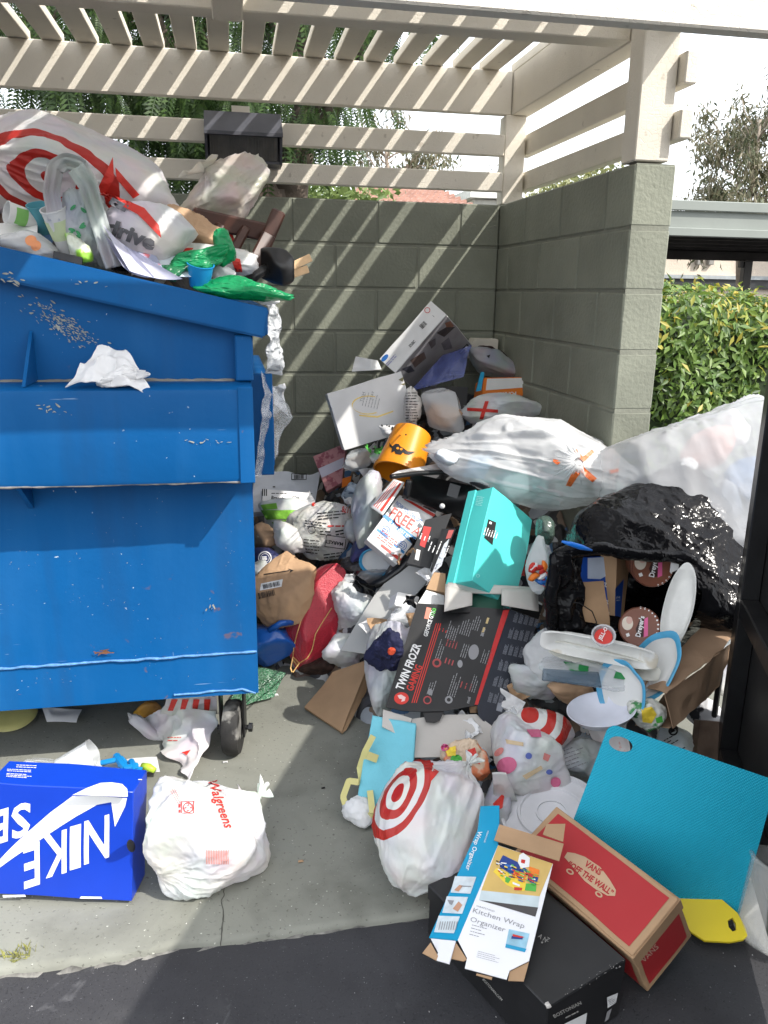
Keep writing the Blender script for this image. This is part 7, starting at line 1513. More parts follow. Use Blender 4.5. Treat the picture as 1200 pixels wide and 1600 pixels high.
    rim = [pl(np.array([(k(x, y)[0], -k(x, y)[1])]))[0]-N*.009 for x, y in ((183, 74), (330, 55), (480, 50), (600, 92), (722, 146))]; tt = np.linspace(0, 4, 30); rr_ = np.stack([np.interp(tt, range(5), np.array(rim)[:, i]) for i in range(3)], 1); T.add('rim', *tube(rr_, .009, 8), M_BLACKP, True)
    body = [aY(*k(245, 200), -1.18), aY(*k(600, 330), -1.16), aY(*k(690, 150), -1.10), aY(*k(300, 70), -1.12)]; v, f = sheet_vf(body, 12, 12, .01, sag=.06); T.add('inside_wall', v, f, M_BLACKP, 40)
    body = [aY(*k(240, 205), -1.20), aY(*k(270, 210), -1.22), aY(*k(290, 110), -1.22), aY(*k(262, 105), -1.22)]; v, f = sheet_vf(body, 4, 6, .012); T.add('corner', v, f, M_BLACKP); v, f = boxvf((0, 0, 0), (1, 1, 1)); c = aY(*k(525, 165), -1.17); B = roll_basis(c, -14); v = c+(v-.5)*V(pz(17, c), pz(20, c), .02)@B; T.add('latch', v, f, mat('dark_grey_plastic', (.06, .06, .06), rough=.35)); v, f = lathe(aY(*k(462, 250), -1.24), CAM-c, [(.001, .01), (.008, .008), (.010, 0)], 14); T.add('button', v, f, M_WHITEP, True); T.done()
    # black slim cartons
    T = slab('black_box', 'slim black electronics box with red label standing beside the postal carton', 'box', [(636, 880), (672, 888), (706, 802), (665, 812)], [('Y', -1.36), ('Y', -1.38), ('Y', -1.30), ('Y', -1.30)], .05, M_BLACKC, fin=False); f0 = T.face(.001); prt(T, [P2([(656, 852), (664, 856), (674, 824), (662, 822)])], f0, mat('label_red', (.62, .045, .04), rough=.4), 'red_label'); prt(T, [P2([(648, 874), (654, 876), (657, 860), (651, 858)])], f0, M_INKW, 'barcode_label'); prt(T, rot_items(LN(659, 830, 669, 850, 3, 2.2, 3, .2), 664, 840, 70), T.face(.0016), M_INKW, 'small_print', kind='stuff'); T.done()
    T = slab('black_box', 'black graphics card sleeve with white and red print beside the turquoise box', 'box', [(672, 892), (690, 878), (712, 826), (690, 826)], [('Y', -1.44), ('Y', -1.44), ('Y', -1.40), ('Y', -1.38)], .03, M_BLACKC, fin=False); f0 = T.face(.001); prt(T, [rect2d(.55, .72, .92, .96)], T.quad(.001), mat('sleeve_red', (.45, .10, .09)), 'panel'); prt(T, rot_items(LN(676, 838, 698, 872, 5, 2.4, 5, .5), 687, 856, 68), f0, M_INKW, 'small_print', kind='stuff'); T.done()
    sheet('leaflet', 'white printed leaflet between the black sleeve and the turquoise box', 'paper', [(674, 898), (690, 884), (702, 842), (694, 850)], ('Y', -1.47), mat('leaflet', (.62, .64, .68), rough=.5, col2=(.20, .20, .25), c2s=60, c2t=.55), nu=8, nv=8)
    # turquoise shoe box
    mt = mat('turquoise_card', (.085, .60, .56), rough=.4, var=.03, spec=.4); A = [(-.35832, -.60736, -.70903), (.74477, .27200, -.60937), (-.56297, .74641, -.35487)]
    B = Carton('shoe_box', 'turquoise shoe box standing tilted with its lid to the left', 'box', (-.504, -1.6, .812), A, (.335, .222, .080), mt, .0015, k=1.085); T = B.T; a, b, c = B.A; D = B.D
    v, f = obox(B.pt(0, 0, 1)-a*.003-b*.003-c*.012, a*(D[0]+.006), b*(D[1]+.006), c*.036, .0015); T.add('lid', v, f, mt); k = lambda x, y: (560+x/3.529, 720+y/3.529); S = lambda *p: P2([k(*q) for q in p])
    fn = B.plane(2, 0, .001); 
    vis = B.plane(2, 0, .001); vis2 = B.plane(2, 0, .0018); prt(T, [S((716, 322), (757, 340), (738, 465), (694, 425))], vis, M_INKK, 'label'); prt(T, rot_items(LN(*k(700, 360), *k(745, 440), 6, 2.0, 4, .3), *k(724, 395), 72)+[S((722, 335), (734, 340), (730, 352), (719, 347))], vis2, M_INKW, 'small_print', kind='stuff')
    prt(T, [ring2d(*(lambda q: (q[0], -q[1]))(k(658, 634)), 2.0, 2.7)]+rot_items(LN(*k(650, 195), *k(695, 250), 6, 1.6, 3, .3), *k(672, 222), -8), B.plane(1, 0, .001), mat('pale_turq', (.35, .75, .72)), 'small_print', kind='stuff'); T.done()
    # greyboard carton under it
    T = sheet('open_carton', 'grey cardboard carton with open flaps under the turquoise box', 'carton', [(694, 940), (842, 942), (838, 914), (696, 912)], [('Y', -1.66), ('Y', -1.62), ('Y', -1.52), ('Y', -1.54)], M_GREYB, th=.003, fin=False, nu=6, nv=6); T.parts = []
    for pts, ys in (([(694, 955), (738, 945), (738, 925), (696, 912)], (-1.70, -1.68, -1.62, -1.56)), ([(784, 945), (842, 955), (840, 918), (784, 920)], (-1.66, -1.66, -1.58, -1.60)), ([(697, 925), (841, 930), (832, 917), (700, 910)], (-1.60, -1.58, -1.56, -1.56))):
        v, f = sheet_vf([aY(x, y, q) for (x, y), q in zip(pts, ys)], 6, 6, .003); T.add('flap', v, f, M_GREYB)
    v, f = sheet_vf([aY(736, 960, -1.62), aY(786, 960, -1.62), aY(786, 925, -1.55), aY(736, 925, -1.55)], 5, 5, .003); T.add('inside', v, f, mat('dark_green_card', (.02, .09, .06), rough=.6)); T.done()
    slab('phone_box', 'small white gadget box above the clear blister pack', 'box', [(617, 945), (650, 952), (656, 932), (622, 924)], [('Y', -1.50), ('Y', -1.48), ('Y', -1.44), ('Y', -1.46)], .05, M_CARDW, bev=.003); sheet('white_card', 'blank white card beside the small gadget box', 'card', [(652, 944), (694, 954), (694, 930), (666, 922)], [('Y', -1.58), ('Y', -1.60), ('Y', -1.52), ('Y', -1.50)], M_CARDW, nu=5, nv=5); slab('kraft_box', 'small kraft box end under the turquoise shoe box', 'box', [(666, 920), (696, 926), (696, 896), (678, 894)], [('Y', -1.50), ('Y', -1.52), ('Y', -1.48), ('Y', -1.46)], .06, M_KRAFT)
    T = Thing('blister_pack', 'clear plastic blister pack holding a white charger', 'blister pack'); c = aY(624, 968, -1.52); v, f = bag_vf(c, roll_basis(c, 8), (pz(24, c), pz(18, c), .05), 4, 9, .04, .03, nu=36, nv=24, sharp=26); T.add('blister', v, f, M_PLCLEAR, 40); v, f = boxvf((-.5, -.5, -.5), (.5, .5, .5), .06); T.add('charger', c+(v*V(pz(26, c), pz(20, c), .04))@roll_basis(c, 6), f, M_WHITEP, 40); T.done()
    # black graphics card carton
    k = lambda x, y: (560+x/3.529, 900+y/3.529); S = lambda *p: P2([k(*q) for q in p])
    T = Thing('graphics_card_carton', 'black and red graphics card carton unfolded on the heap', 'carton'); P0 = aY(*k(150, 720), -1.92); P1 = aY(*k(655, 710), -1.92); P3 = aY(*k(325, 150), -1.62); N = np.cross(P1-P0, P3-P0); N /= np.linalg.norm(N); N = N if np.dot(N, CAM-P0) > 0 else -N; pl = on_plane(P0, N, 0)
    def panel(nm, pts, m, pn=pl, NN=N, th=.003, lift=0.0): v = pn(np.array([(k(*p)[0], -k(*p)[1]) for p in pts]))+NN*lift; n = len(v); return T.add(nm, np.concatenate([v, v-NN*th]), [tuple(range(n)), tuple(range(2*n-1, n-1, -1))]+[(i, n+i, n+(i+1) % n, (i+1) % n) for i in range(n)], m)
    panel('main_panel', [(150, 720), (240, 742), (360, 748), (470, 745), (655, 712), (835, 185), (610, 170), (510, 160), (325, 150)], M_BLACKC); h0, h1 = pl(np.array([(k(655, 712)[0], -k(655, 712)[1])]))[0], pl(np.array([(k(835, 185)[0], -k(835, 185)[1])]))[0]; hd = (h1-h0)/np.linalg.norm(h1-h0); N2 = N+RT*.55-UP*.1; N2 = N2-hd*np.dot(N2, hd); N2 /= np.linalg.norm(N2); p2 = on_plane(h0, N2, 0)
    msl = mat('slate_card', (.050, .055, .070), rough=.4, var=.1); panel('side_panel', [(658, 712), (665, 770), (700, 810), (820, 862), (860, 720), (988, 240), (836, 186)], msl, p2, N2); panel('end_flap', [(836, 184), (990, 238), (1015, 165), (890, 110)], M_BLACKC, p2, N2, lift=.002); panel('tab', [(358, 748), (475, 745), (450, 795), (420, 805), (375, 800)], M_BLACKC, lift=-.004); panel('tab', [(512, 205), (614, 205), (612, 140), (525, 140)], mat('dark_card_inner', (.035, .034, .034), rough=.6), lift=.006)
    a = on_plane(P0, N, .0009); b = on_plane(P0, N, .0016); ra, rb = 72, 72
    prt(T, [TX('TWIN FROZR', *k(275, 500), 12.5, 68, width=77, bold=.028)], a, M_INKW); prt(T, [TX('GAMING', *k(307, 562), 11, 68, width=42, bold=.02)], a, M_INKR); prt(T, [TX('GEFORCE GTX', *k(390, 262), 6.2, 73, width=42, bold=.02)], a, M_INKW); prt(T, [TX('760', *k(413, 200), 6, 73, width=13, bold=.02)], a, M_INKGR); prt(T, [S((362, 235), (388, 240), (402, 178), (376, 172))], a, mat('salmon_ink', (.55, .20, .14)), 'label'); prt(T, [ell2d(*(lambda q: (q[0], -q[1]))(k(237, 675)), 11.5, 9.5)], a, M_INKR, 'dragon_badge'); prt(T, [S((215, 660), (235, 655), (260, 670), (255, 690), (235, 695), (240, 680), (225, 678))], b, mat('badge_white', (.70, .50, .48)), 'dragon_badge')
    prt(T, [S((y0, 700), (y0+5, 701), (y0+140, 262), (y0+136, 261)) for y0 in (292, 304, 316)]+rot_items(LN(*k(455, 275), *k(475, 330), 3, 2.0, 2), *k(463, 300), 70), a, M_INKR, 'red_lines', kind='stuff')
    prt(T, [S((798, 190), (832, 186), (658, 712), (640, 710))], a, mat('edge_red', (.52, .03, .03)), 'red_edge')
    its = []
    for (x, y, L_, n, s) in ((520, 300, 30, 5, 1), (600, 270, 34, 5, 2), (655, 260, 24, 3, 3), (455, 400, 34, 3, 4), (590, 400, 30, 3, 5), (405, 610, 28, 3, 6), (530, 600, 38, 4, 7), (640, 590, 30, 3, 8), (705, 440, 26, 4, 9), (690, 300, 20, 2, 10)):
        cx, cy = k(x, y); its += rot_items(LN(cx-L_/2, cy-n*1.8, cx+L_/2, cy+n*1.8, n, 1.7, s, .4), cx, cy, 72)
    prt(T, its+[ring2d(*(lambda q: (q[0], -q[1]))(k(498, 683)), 3.0, 6.0), ell2d(*(lambda q: (q[0], -q[1]))(k(560, 485)), 4, 6), ell2d(*(lambda q: (q[0], -q[1]))(k(395, 640)), 4, 5), ell2d(*(lambda q: (q[0], -q[1]))(k(635, 420)), 8, 12, rot=-10), S((675, 330), (690, 332), (692, 315), (678, 312)), TX('msi', *k(606, 685), 5, 75, width=10, bold=.03)], a, M_INKG, 'small_print', kind='stuff'); prt(T, rot_items(LN(*k(500, 340), *k(545, 410), 4, 2.2, 3), *k(518, 380), 72)+rot_items(LN(*k(480, 440), *k(520, 500), 3, 3, 5), *k(500, 468), 72)+[ring2d(*(lambda q: (q[0], -q[1]))(k(432, 480)), 4, 7), ring2d(*(lambda q: (q[0], -q[1]))(k(380, 685)), 4.5, 6.5)]+rot_items(LN(*k(570, 560), *k(620, 640), 3, 2.6, 6), *k(595, 600), 72), a, mat('dull_red_ink', (.35, .06, .06)), 'red_print', kind='stuff'); prt(T, [S((678, 310), (690, 312), (700, 285), (688, 283)), S((700, 262), (712, 264), (722, 232), (710, 230))], a, mat('tan_ink', (.55, .42, .20)), 'yellow_mark', kind='stuff')
    p3 = on_plane(h0, N2, .0009); its = []
    for i in range(6):
        for j in range(5): x, y = 868-i*28+j*29, 225+i*88+j*6; cx, cy = k(x, y); its += rot_items(LN(cx-9, cy-3, cx+9, cy+3, 4, 1.0, i*5+j, .3), cx, cy, 74)
    prt(T, its+[S((768, 698), (800, 705), (790, 750), (758, 742)), S((818, 745), (838, 752), (834, 762), (816, 756))], p3, mat('pale_slate_ink', (.35, .37, .42)), 'small_print', kind='stuff')
    # grey inner flaps in front
    for pts, lf in (([(140, 725), (300, 775), (265, 885), (135, 820)], -.012), ([(305, 770), (470, 748), (660, 745), (820, 865), (800, 975), (265, 985)], -.02)): panel('inner_flap', pts, M_GREYB, lift=lf)
    T.done()
    # white bag with navy clothes
    T = bag('plastic_bag', 'white plastic bag stuffed with navy clothes left of the graphics card carton', 'plastic bag', 606, 1052, 76, 150, .22, ('Y', -1.66), M_PLGREY, 71, roll=-6, facets=13, crease=.05, fin=False); T.done()
    T = bag('clothing', 'navy patterned clothes with an orange dot poking out of the white bag', 'clothes', 602, 1012, 58, 66, .16, ('Y', -1.74), mat('navy_cloth', (.010, .012, .045), rough=.85, var=.3, vs=16, col2=(.16, .24, .42), c2s=12, c2t=.64), 72, facets=12, crease=.10, lump=.16, fin=False); prt(T, [ell2d(612, -1017, 7, 6, 12, 20)], on_soft(T.v, T.f, .003), mat('coral', (.62, .08, .03)), 'dot', fine=5); T.done()
    # turquoise tote with yellow straps
    mtq = mat('tote_aqua', (.16, .50, .60), rough=.75, var=.05, bump=.0012, bs=160, wr=.003, wrs=8); my = mat('strap_yellow', (.62, .57, .24), rough=.7, bump=.0008, bs=200)
    T = Thing('tote_bag', 'aqua fabric tote bag with pale yellow straps beside the bullseye bag', 'tote bag'); c4 = [aZ(552, 1282, .02), aZ(640, 1282, .03), aY(650, 1130, -1.98), aY(582, 1118, -1.92)]; v, f = sheet_vf(c4, 30, 34, .03, amp=.014, fr=6, crum=.008, seed=4); v[:, 2] = np.maximum(v[:, 2], .004); T.add('body', v, f, mtq, True)
    def strap(pts, zz, w_, nm='strap'):
        q = np.array([place(x, y, z_) for (x, y), z_ in zip(pts, zz)]); tt = np.linspace(0, len(q)-1, 40); q = np.stack([np.interp(tt, range(len(q)), q[:, i]) for i in range(3)], 1); tg = np.gradient(q, axis=0); tg /= np.linalg.norm(tg, axis=1)[:, None]; sd = np.cross(tg, CAM-q); sd /= np.linalg.norm(sd, axis=1)[:, None]; up = np.cross(sd, tg); G = np.stack([q-sd*w_/2, q+sd*w_/2], 1).reshape(-1, 3); Nn = np.repeat(up, 2, 0); v, f = thicken(G, 2, len(q), Nn, .003); T.add(nm, v, f, my, 40)
    strap([(583, 1150), (570, 1175), (562, 1200), (568, 1240), (578, 1275), (582, 1270), (578, 1235)], [('Y', -2.02)]*3+[('Y', -2.06), ('Z', .04), ('Z', .06), ('Z', .08)], .017); strap([(560, 1222), (545, 1220), (536, 1245), (545, 1275), (560, 1283), (572, 1280)], [('Z', .10), ('Z', .09), ('Z', .05), ('Z', .02), ('Z', .015), ('Z', .02)], .017)
    strap([(574, 1180), (590, 1186)], [('Y', -2.04)]*2, .022, 'label'); T.done()
    bag('tissue', 'crumpled white tissue beside the yellow strap', 'tissue', 564, 1266, 50, 46, .09, ('Z', .035), M_TISSUE, 75, facets=16, crease=.12, nu=50, nv=34)
    # clear bags right of centre
    T = Thing('candy_bag', 'clear bag of red and blue wrapped sweets beside the turquoise box', 'bag'); c = aY(841, 888, -1.62); v, f = bag_vf(c, roll_basis(c, -4), (pz(21, c), pz(48, c), .05), 5, 11, .05, .05, nu=40, nv=40); T.add('bag', v, f, M_PLMILK, True); r = random.Random(4)
    for i in range(13): col = (M_INKR, M_INKR, M_INKB, M_INKO, M_INKW)[i % 5]; q = aY(841+r.uniform(-13, 13), 895+r.uniform(-12, 22), -1.68); v, f = bag_vf(q, roll_basis(q, r.uniform(0, 180)), (.018, .011, .011), i, 8, .1, .1, nu=12, nv=10); T.add('sweet', v, f, col, True)
    T.done()
    bag('plastic_bag', 'crinkled clear plastic bag right of the graphics card carton', 'plastic bag', 848, 1025, 76, 82, .12, ('Y', -1.86), M_PLMILK, 81, facets=16, crease=.10, nu=70, nv=50); bag('plastic_bag', 'grey white bag under the crinkled clear plastic', 'plastic bag', 836, 1062, 80, 60, .14, ('Y', -1.86), M_PLGREY, 82, facets=13, crease=.06, nu=60, nv=40); bag('paper_bag', 'crumpled brown paper behind the small bullseye bag', 'paper bag', 895, 1082, 70, 36, .12, ('Y', -1.96), M_KRAFTP, 83, facets=13, crease=.07, nu=50, nv=34)
    bag('plastic_bag', 'dark green clear film behind the turquoise box', 'plastic bag', 848, 830, 36, 46, .10, ('Y', -1.50), mat('dark_green_film', (.08, .12, .10), rough=.2, alpha=.8, spec=.6, wr=.006, wrs=20), 84, nu=44, nv=30)
middle()
# ================================================================== FRONT BAGS
def front_bags():
    red = (.52, .026, .018)
    m = mat('bullseye_film', (.80, .80, .79), **PLW)
    T = bag('plastic_bag', 'large white shopping bag with red bullseye tied shut in front of the heap', 'plastic bag', 690, 1282, 184, 236, .28, ('Z', .14), m, 101, roll=-24, tilt=14, facets=11, crease=.022, lump=.05, fin=False, knot=dict(pull=.22, tuft=.10, size=.10, pleats=15), nu=190, nv=120, pull_folds=.075)
    r, u, f_ = view_basis(T.p); C = T.p+r*pz(-66, T.p)+u*pz(34, T.p); ax = (r*math.cos(rad(62))+u*math.sin(rad(62))); bx_ = (-r*math.sin(rad(62))+u*math.cos(rad(62))); s = pz(1, T.p)
    add_rings(m, T, C, (ax, 1.0), (bx_, .52), [14*s, 27*s, 43*s, 58*s, 74*s], red, .008); fn = on_soft(T.v, T.f, .002)
    prt(T, [P2([(672, 1222), (686, 1206), (672, 1198)])], fn, M_INKR, 'print', fine=6); T.done()
    T = bag('plastic_bag', 'bright sweet wrapper bag tied on top of the large bullseye bag', 'plastic bag', 726, 1178, 74, 58, .10, ('Y', -2.10), mat('candy_film', (.70, .55, .40), rough=.3, trans=.2, wr=.002, wrs=20, col2=(.70, .22, .10), c2s=16, c2t=.5), 103, roll=-40, facets=16, crease=.12, lump=.15, fin=False); fn = on_soft(T.v, T.f, .003); prt(T, [P2([(695, 1170), (712, 1166), (712, 1180), (700, 1182)])], fn, M_INKY, 'print', fine=5); prt(T, [ell2d(713, -1186, 9, 7)], fn, M_INKGR, 'print', fine=5); prt(T, [ell2d(695, -1168, 6, 6)], fn, M_INKP, 'print', fine=5); prt(T, [P2([(730, 1172), (742, 1168), (750, 1195), (738, 1190)])], fn, M_INKR, 'print', fine=5); T.done()
    m2 = mat('bullseye_film_b', (.78, .77, .75), **PLW); T = bag('plastic_bag', 'small white bag with red bullseye rings beside the fruit print bag', 'plastic bag', 850, 1142, 98, 98, .16, ('Y', -2.10), m2, 105, facets=12, crease=.03, lump=.05, fin=False); r, u, f_ = view_basis(T.p); C = on_soft(T.v, T.f)(np.array([(827, -1117)]))[0]; s = pz(1, T.p); add_rings(m2, T, C, (r, 1.0), (u, .95), [13*s, 26*s, 40*s, 52*s, 66*s], red, .004); T.done()
    mf = mat('fruit_film', (.76, .74, .74), **PLW); T = bag('plastic_bag', 'white bag printed with pink fruit and blue dots in front of the bullseye bag', 'plastic bag', 818, 1186, 122, 112, .18, ('Y', -2.16), mf, 107, roll=-14, facets=12, crease=.035, lump=.06, fin=False); fn = on_soft(T.v, T.f, .0025)
    prt(T, [ell2d(826, -1181, 5, 5), ell2d(858, -1206, 5, 4)], fn, mat('fruit_blue', (.10, .14, .42)), 'blue_dot', fine=4, kind='stuff'); prt(T, [ell2d(792, -1196, 16, 13, 20, 20), ell2d(868, -1222, 8, 8), P2([(822, 1140), (844, 1140), (846, 1152), (830, 1152)])], fn, mat('fruit_pink', (.58, .13, .24)), 'fruit_print', fine=5, kind='stuff'); prt(T, [P2([(850, 1176), (860, 1180), (856, 1190), (848, 1186)]), ell2d(780, -1175, 9, 5, 12, 40)], fn, mat('fruit_red', (.62, .22, .20)), 'fruit_print', fine=5, kind='stuff'); prt(T, [P2([(816, 1212), (845, 1196), (848, 1201), (822, 1218)]), P2([(790, 1155), (818, 1160), (818, 1166), (792, 1162)])], fn, mat('fruit_tan', (.55, .42, .26)), 'fruit_print', fine=5, kind='stuff')
    v, f = sheet_vf([aY(770, 1240, -2.24), aY(808, 1250, -2.24), aY(790, 1205, -2.26), aY(768, 1205, -2.25)], 22, 22, .004, crum=.014, amp=.01, seed=3); T.add('tied_ear', v, f, mf, True); T.done()
    T = bag('plastic_bag', 'grey white crumpled bag between the bullseye bag and the teal mat', 'plastic bag', 902, 1186, 76, 70, .12, ('Y', -2.12), M_PLGREY, 109, facets=15, crease=.09, nu=60, nv=44, fin=False); prt(T, rot_items(LN(880, 1165, 915, 1200, 6, 2, 6, .5), 898, 1182, 20), on_soft(T.v, T.f), M_INKG, 'small_print', kind='stuff', fine=6); T.done()
    T = bag('plastic_bag', 'white and red bag pinched between the bullseye bag and the round lid', 'plastic bag', 776, 1262, 44, 90, .10, ('Z', .10), M_PLGREY, 110, facets=12, crease=.06, nu=50, nv=44, fin=False); prt(T, [P2([(770, 1256), (788, 1238), (785, 1262), (774, 1268)]), P2([(748, 1240), (756, 1245), (750, 1258)])], on_soft(T.v, T.f, .003), M_INKR, 'print', fine=6, kind='stuff'); T.done()
    # round white plastic lids
    T = Thing('bucket_lid', 'round white plastic bucket lid leaning behind the red shoe box', 'lid'); c = aZ(862, 1268, .12); r, u, f_ = view_basis(c); ax = f_*.75+u*.72-r*.1; ax /= np.linalg.norm(ax); R = pz(82, c); v, f = lathe(c, ax, [(R, -.018), (R*1.0, .0), (R*.985, .006), (R*.93, .006), (R*.90, -.004), (R*.66, -.004), (R*.64, .002), (R*.60, .002), (R*.58, -.003), (.001, -.003)], 56); T.add('disc', v, f, mat('grey_white_plastic', (.62, .62, .64), rough=.35), 40); v2, f2 = lathe(c, ax, [(R*.30, -.0025), (R*.30, .001), (R*.27, .001), (R*.27, -.0025)], 32); T.add('centre_ring', v2, f2, MATS['grey_white_plastic'], 40); T.done()
front_bags()
# ================================================================== ON TOP OF THE DUMPSTER
def on_top():
    red = (.52, .026, .018)
    def fill():
        nx, ny = 90, 70; xs = np.linspace(-3.0, -1.30, nx); ys = np.linspace(-1.76, -.47, ny); X, Y = np.meshgrid(xs, ys); P = np.stack([X.ravel(), Y.ravel(), 0*X.ravel()], 1)
        edge = np.minimum.reduce([(P[:, 0]+3.0)/.25, (-1.30-P[:, 0])/.35, (P[:, 1]+1.76)/.35, (-.47-P[:, 1])/.3]); P[:, 2] = 1.30+(-1.213-P[:, 0])*.2152-.06+.22*np.clip(edge, 0, 1)+.06*fbm(P, 6, 3)+.02*ridged(P, 14, 5)
        T = Thing('rubbish_heap', 'crushed mixed rubbish filling the blue dumpster under the bags', 'rubbish', kind='stuff'); T.add('rubbish_heap', P, grid_faces(nx, ny), bpy.data.materials['mixed_rubbish'], True); T.done()
    fill()
    sheet('cardboard', 'flat brown cardboard sheet behind the large bullseye bag on the dumpster', 'cardboard', [(-60, 235), (95, 232), (88, 206), (-60, 186)], [('Y', -.95)]*4, M_KRAFT, th=.005, nu=8, nv=6, amp=.004)
    m = mat('bullseye_film_c', (.78, .77, .77), **PLW)
    T = bag('plastic_bag', 'bulging white bag with big red bullseye on top of the dumpster', 'plastic bag', 132, 292, 318, 182, .52, ('Y', -1.32), m, 121, roll=-12, facets=12, crease=.02, lump=.05, nu=180, nv=120, pull_folds=.06, fin=False, floor=None); r, u, f_ = view_basis(T.p); s = pz(1, T.p); C = on_soft(T.v, T.f)(np.array([(78, -278)]))[0]
    add_rings(m, T, C, (r*.96-u*.28, 1.0), (u*.96+r*.28, .62), [8*s, 36*s, 53*s, 78*s, 96*s], red, .012); fn = on_soft(T.v, T.f, .003); prt(T, [P2([(150, 300), (176, 246), (178, 280), (165, 302)]), P2([(180, 262), (218, 304), (208, 310), (182, 280)]), P2([(195, 312), (256, 335), (255, 348), (200, 325)])], fn, M_INKR, 'print', fine=8, kind='stuff'); T.done()
    bag('plastic_bag', 'beige knotted plastic bag in front of the lamp on the dumpster', 'plastic bag', 345, 310, 158, 82, .30, ('Y', -1.12), mat('beige_film', (.66, .60, .53), **PLW), 123, facets=14, crease=.05, lump=.10, floor=None, knot=dict(pull=.12, tuft=.30, size=.26, pleats=11), roll=30, pull_folds=.10)
    # broken dark chair
    mw = mat('dark_red_wood', (.060, .022, .014), rough=.35, var=.3, vs=12, spec=.5)
    T = Thing('broken_chair', 'broken dark brown wooden chair back lying on the dumpster heap', 'chair')
    def plank(a, b, w_, th, y0, y1, nm): p0, p1 = aY(*a, y0), aY(*b, y1); d = p1-p0; d /= np.linalg.norm(d); r, u, f_ = view_basis(p0); n_ = np.cross(d, f_); n_ /= np.linalg.norm(n_); q = np.cross(n_, d); v, f = obox(p0-n_*w_/2-q*th/2, p1-p0, n_*w_, q*th, .006); T.add(nm, v, f, mw)
    plank((300, 338), (428, 366), .055, .03, -1.36, -1.30, 'crest_rail'); plank((436, 330), (418, 372), .045, .03, -1.30, -1.32, 'back_post'); plank((420, 368), (388, 432), .045, .03, -1.33, -1.42, 'back_post'); plank((385, 355), (350, 420), .03, .025, -1.33, -1.40, 'slat'); plank((345, 352), (322, 400), .03, .025, -1.35, -1.42, 'slat'); T.done()
    bag('paper_bag', 'crumpled brown paper bag between the drive bag and the broken chair', 'paper bag', 296, 362, 92, 62, .18, ('Y', -1.52), M_KRAFTP, 125, roll=-16, facets=14, crease=.08, floor=None)
    T = bag('plastic_bag', 'white shopping bag with grey drive lettering at the dumpster rim', 'plastic bag', 222, 366, 138, 108, .22, ('Y', -1.70), mat('drive_film', (.74, .73, .74), **PLW), 127, roll=-24, facets=11, crease=.02, lump=.04, fin=False, floor=None, pull_folds=.03); fn = on_soft(T.v, T.f, .0035); prt(T, [TX('drive', 205, 366, 22, -21, width=82, bold=.05)], fn, mat('drive_ink', (.10, .10, .11), rough=.5), fine=8); prt(T, [P2([(168, 318), (195, 332), (202, 322), (176, 308)])], fn, mat('slate_ink', (.12, .12, .14)), 'grey_patch', fine=8); prt(T, [P2([(155, 303), (165, 300), (225, 325), (248, 352), (252, 372), (240, 360), (215, 335)])], fn, M_INKR, 'red_band', fine=8); T.done()
    T = bag('plastic_bag', 'white and red printed bag beneath the brown paper bag', 'plastic bag', 330, 404, 130, 42, .16, ('Y', -1.62), M_PLWHITE, 129, roll=-12, nu=80, nv=50, fin=False, floor=None); fn = on_soft(T.v, T.f, .0025); prt(T, [P2([(268, 388), (280, 388), (282, 398), (270, 398)]), P2([(284, 388), (302, 388), (296, 398), (286, 398)]), P2([(360, 402), (375, 405), (379, 425), (368, 424)]), P2([(345, 375), (362, 363), (368, 378), (352, 384)])], fn, M_INKR, 'print', fine=6, kind='stuff'); T.done()
    # grey bag with loop handles and green leaves
    mg = mat('leaf_bag_film', (.60, .62, .62), **PLW)
    T = bag('shopping_bag', 'grey white loop handled bag printed with green leaves at the dumpster rim', 'plastic bag', 138, 362, 76, 122, .14, ('Y', -1.70), mg, 131, roll=10, facets=14, crease=.07, fin=False, floor=None)
    def loop(pts, w_, yy):
        q = np.array([aY(x, y, yy) for x, y in pts]); tt = np.linspace(0, len(q)-1, 44); q = np.stack([np.interp(tt, range(len(q)), q[:, i]) for i in range(3)], 1); tg = np.gradient(q, axis=0); tg /= np.linalg.norm(tg, axis=1)[:, None]; sd = np.cross(tg, CAM-q); sd /= np.linalg.norm(sd, axis=1)[:, None]; nn_ = np.cross(sd, tg); G = []; 
        for k in range(7):
            s_ = (k/6-.5); G.append(q+sd*w_*s_+nn_*(.010*np.sin(k*2.1+tt*.9)+.006*np.sin(k*4+tt*2))[:, None])
        G = np.stack(G, 1).reshape(-1, 3); v, f = thicken(G, 7, len(q), np.repeat(nn_, 7, 0), .002); T.add('loop_handle', v, f, mg, True)
    loop([(88, 345), (80, 300), (86, 262), (104, 252), (124, 258), (140, 285), (150, 330)], pz(24, T.p), -1.76); loop([(118, 262), (138, 292), (150, 330), (165, 380), (178, 418)], pz(26, T.p), -1.78)
    r = random.Random(3); fn = on_soft(T.v, T.f, .003); prt(T, [ell2d(118+r.uniform(-12, 16), -(r.uniform(322, 390)), 6, 2.6, 10, r.uniform(-60, 60)) for _ in range(13)], fn, mat('leaf_ink', (.05, .30, .12)), 'leaf_print', fine=5, kind='stuff'); T.done()
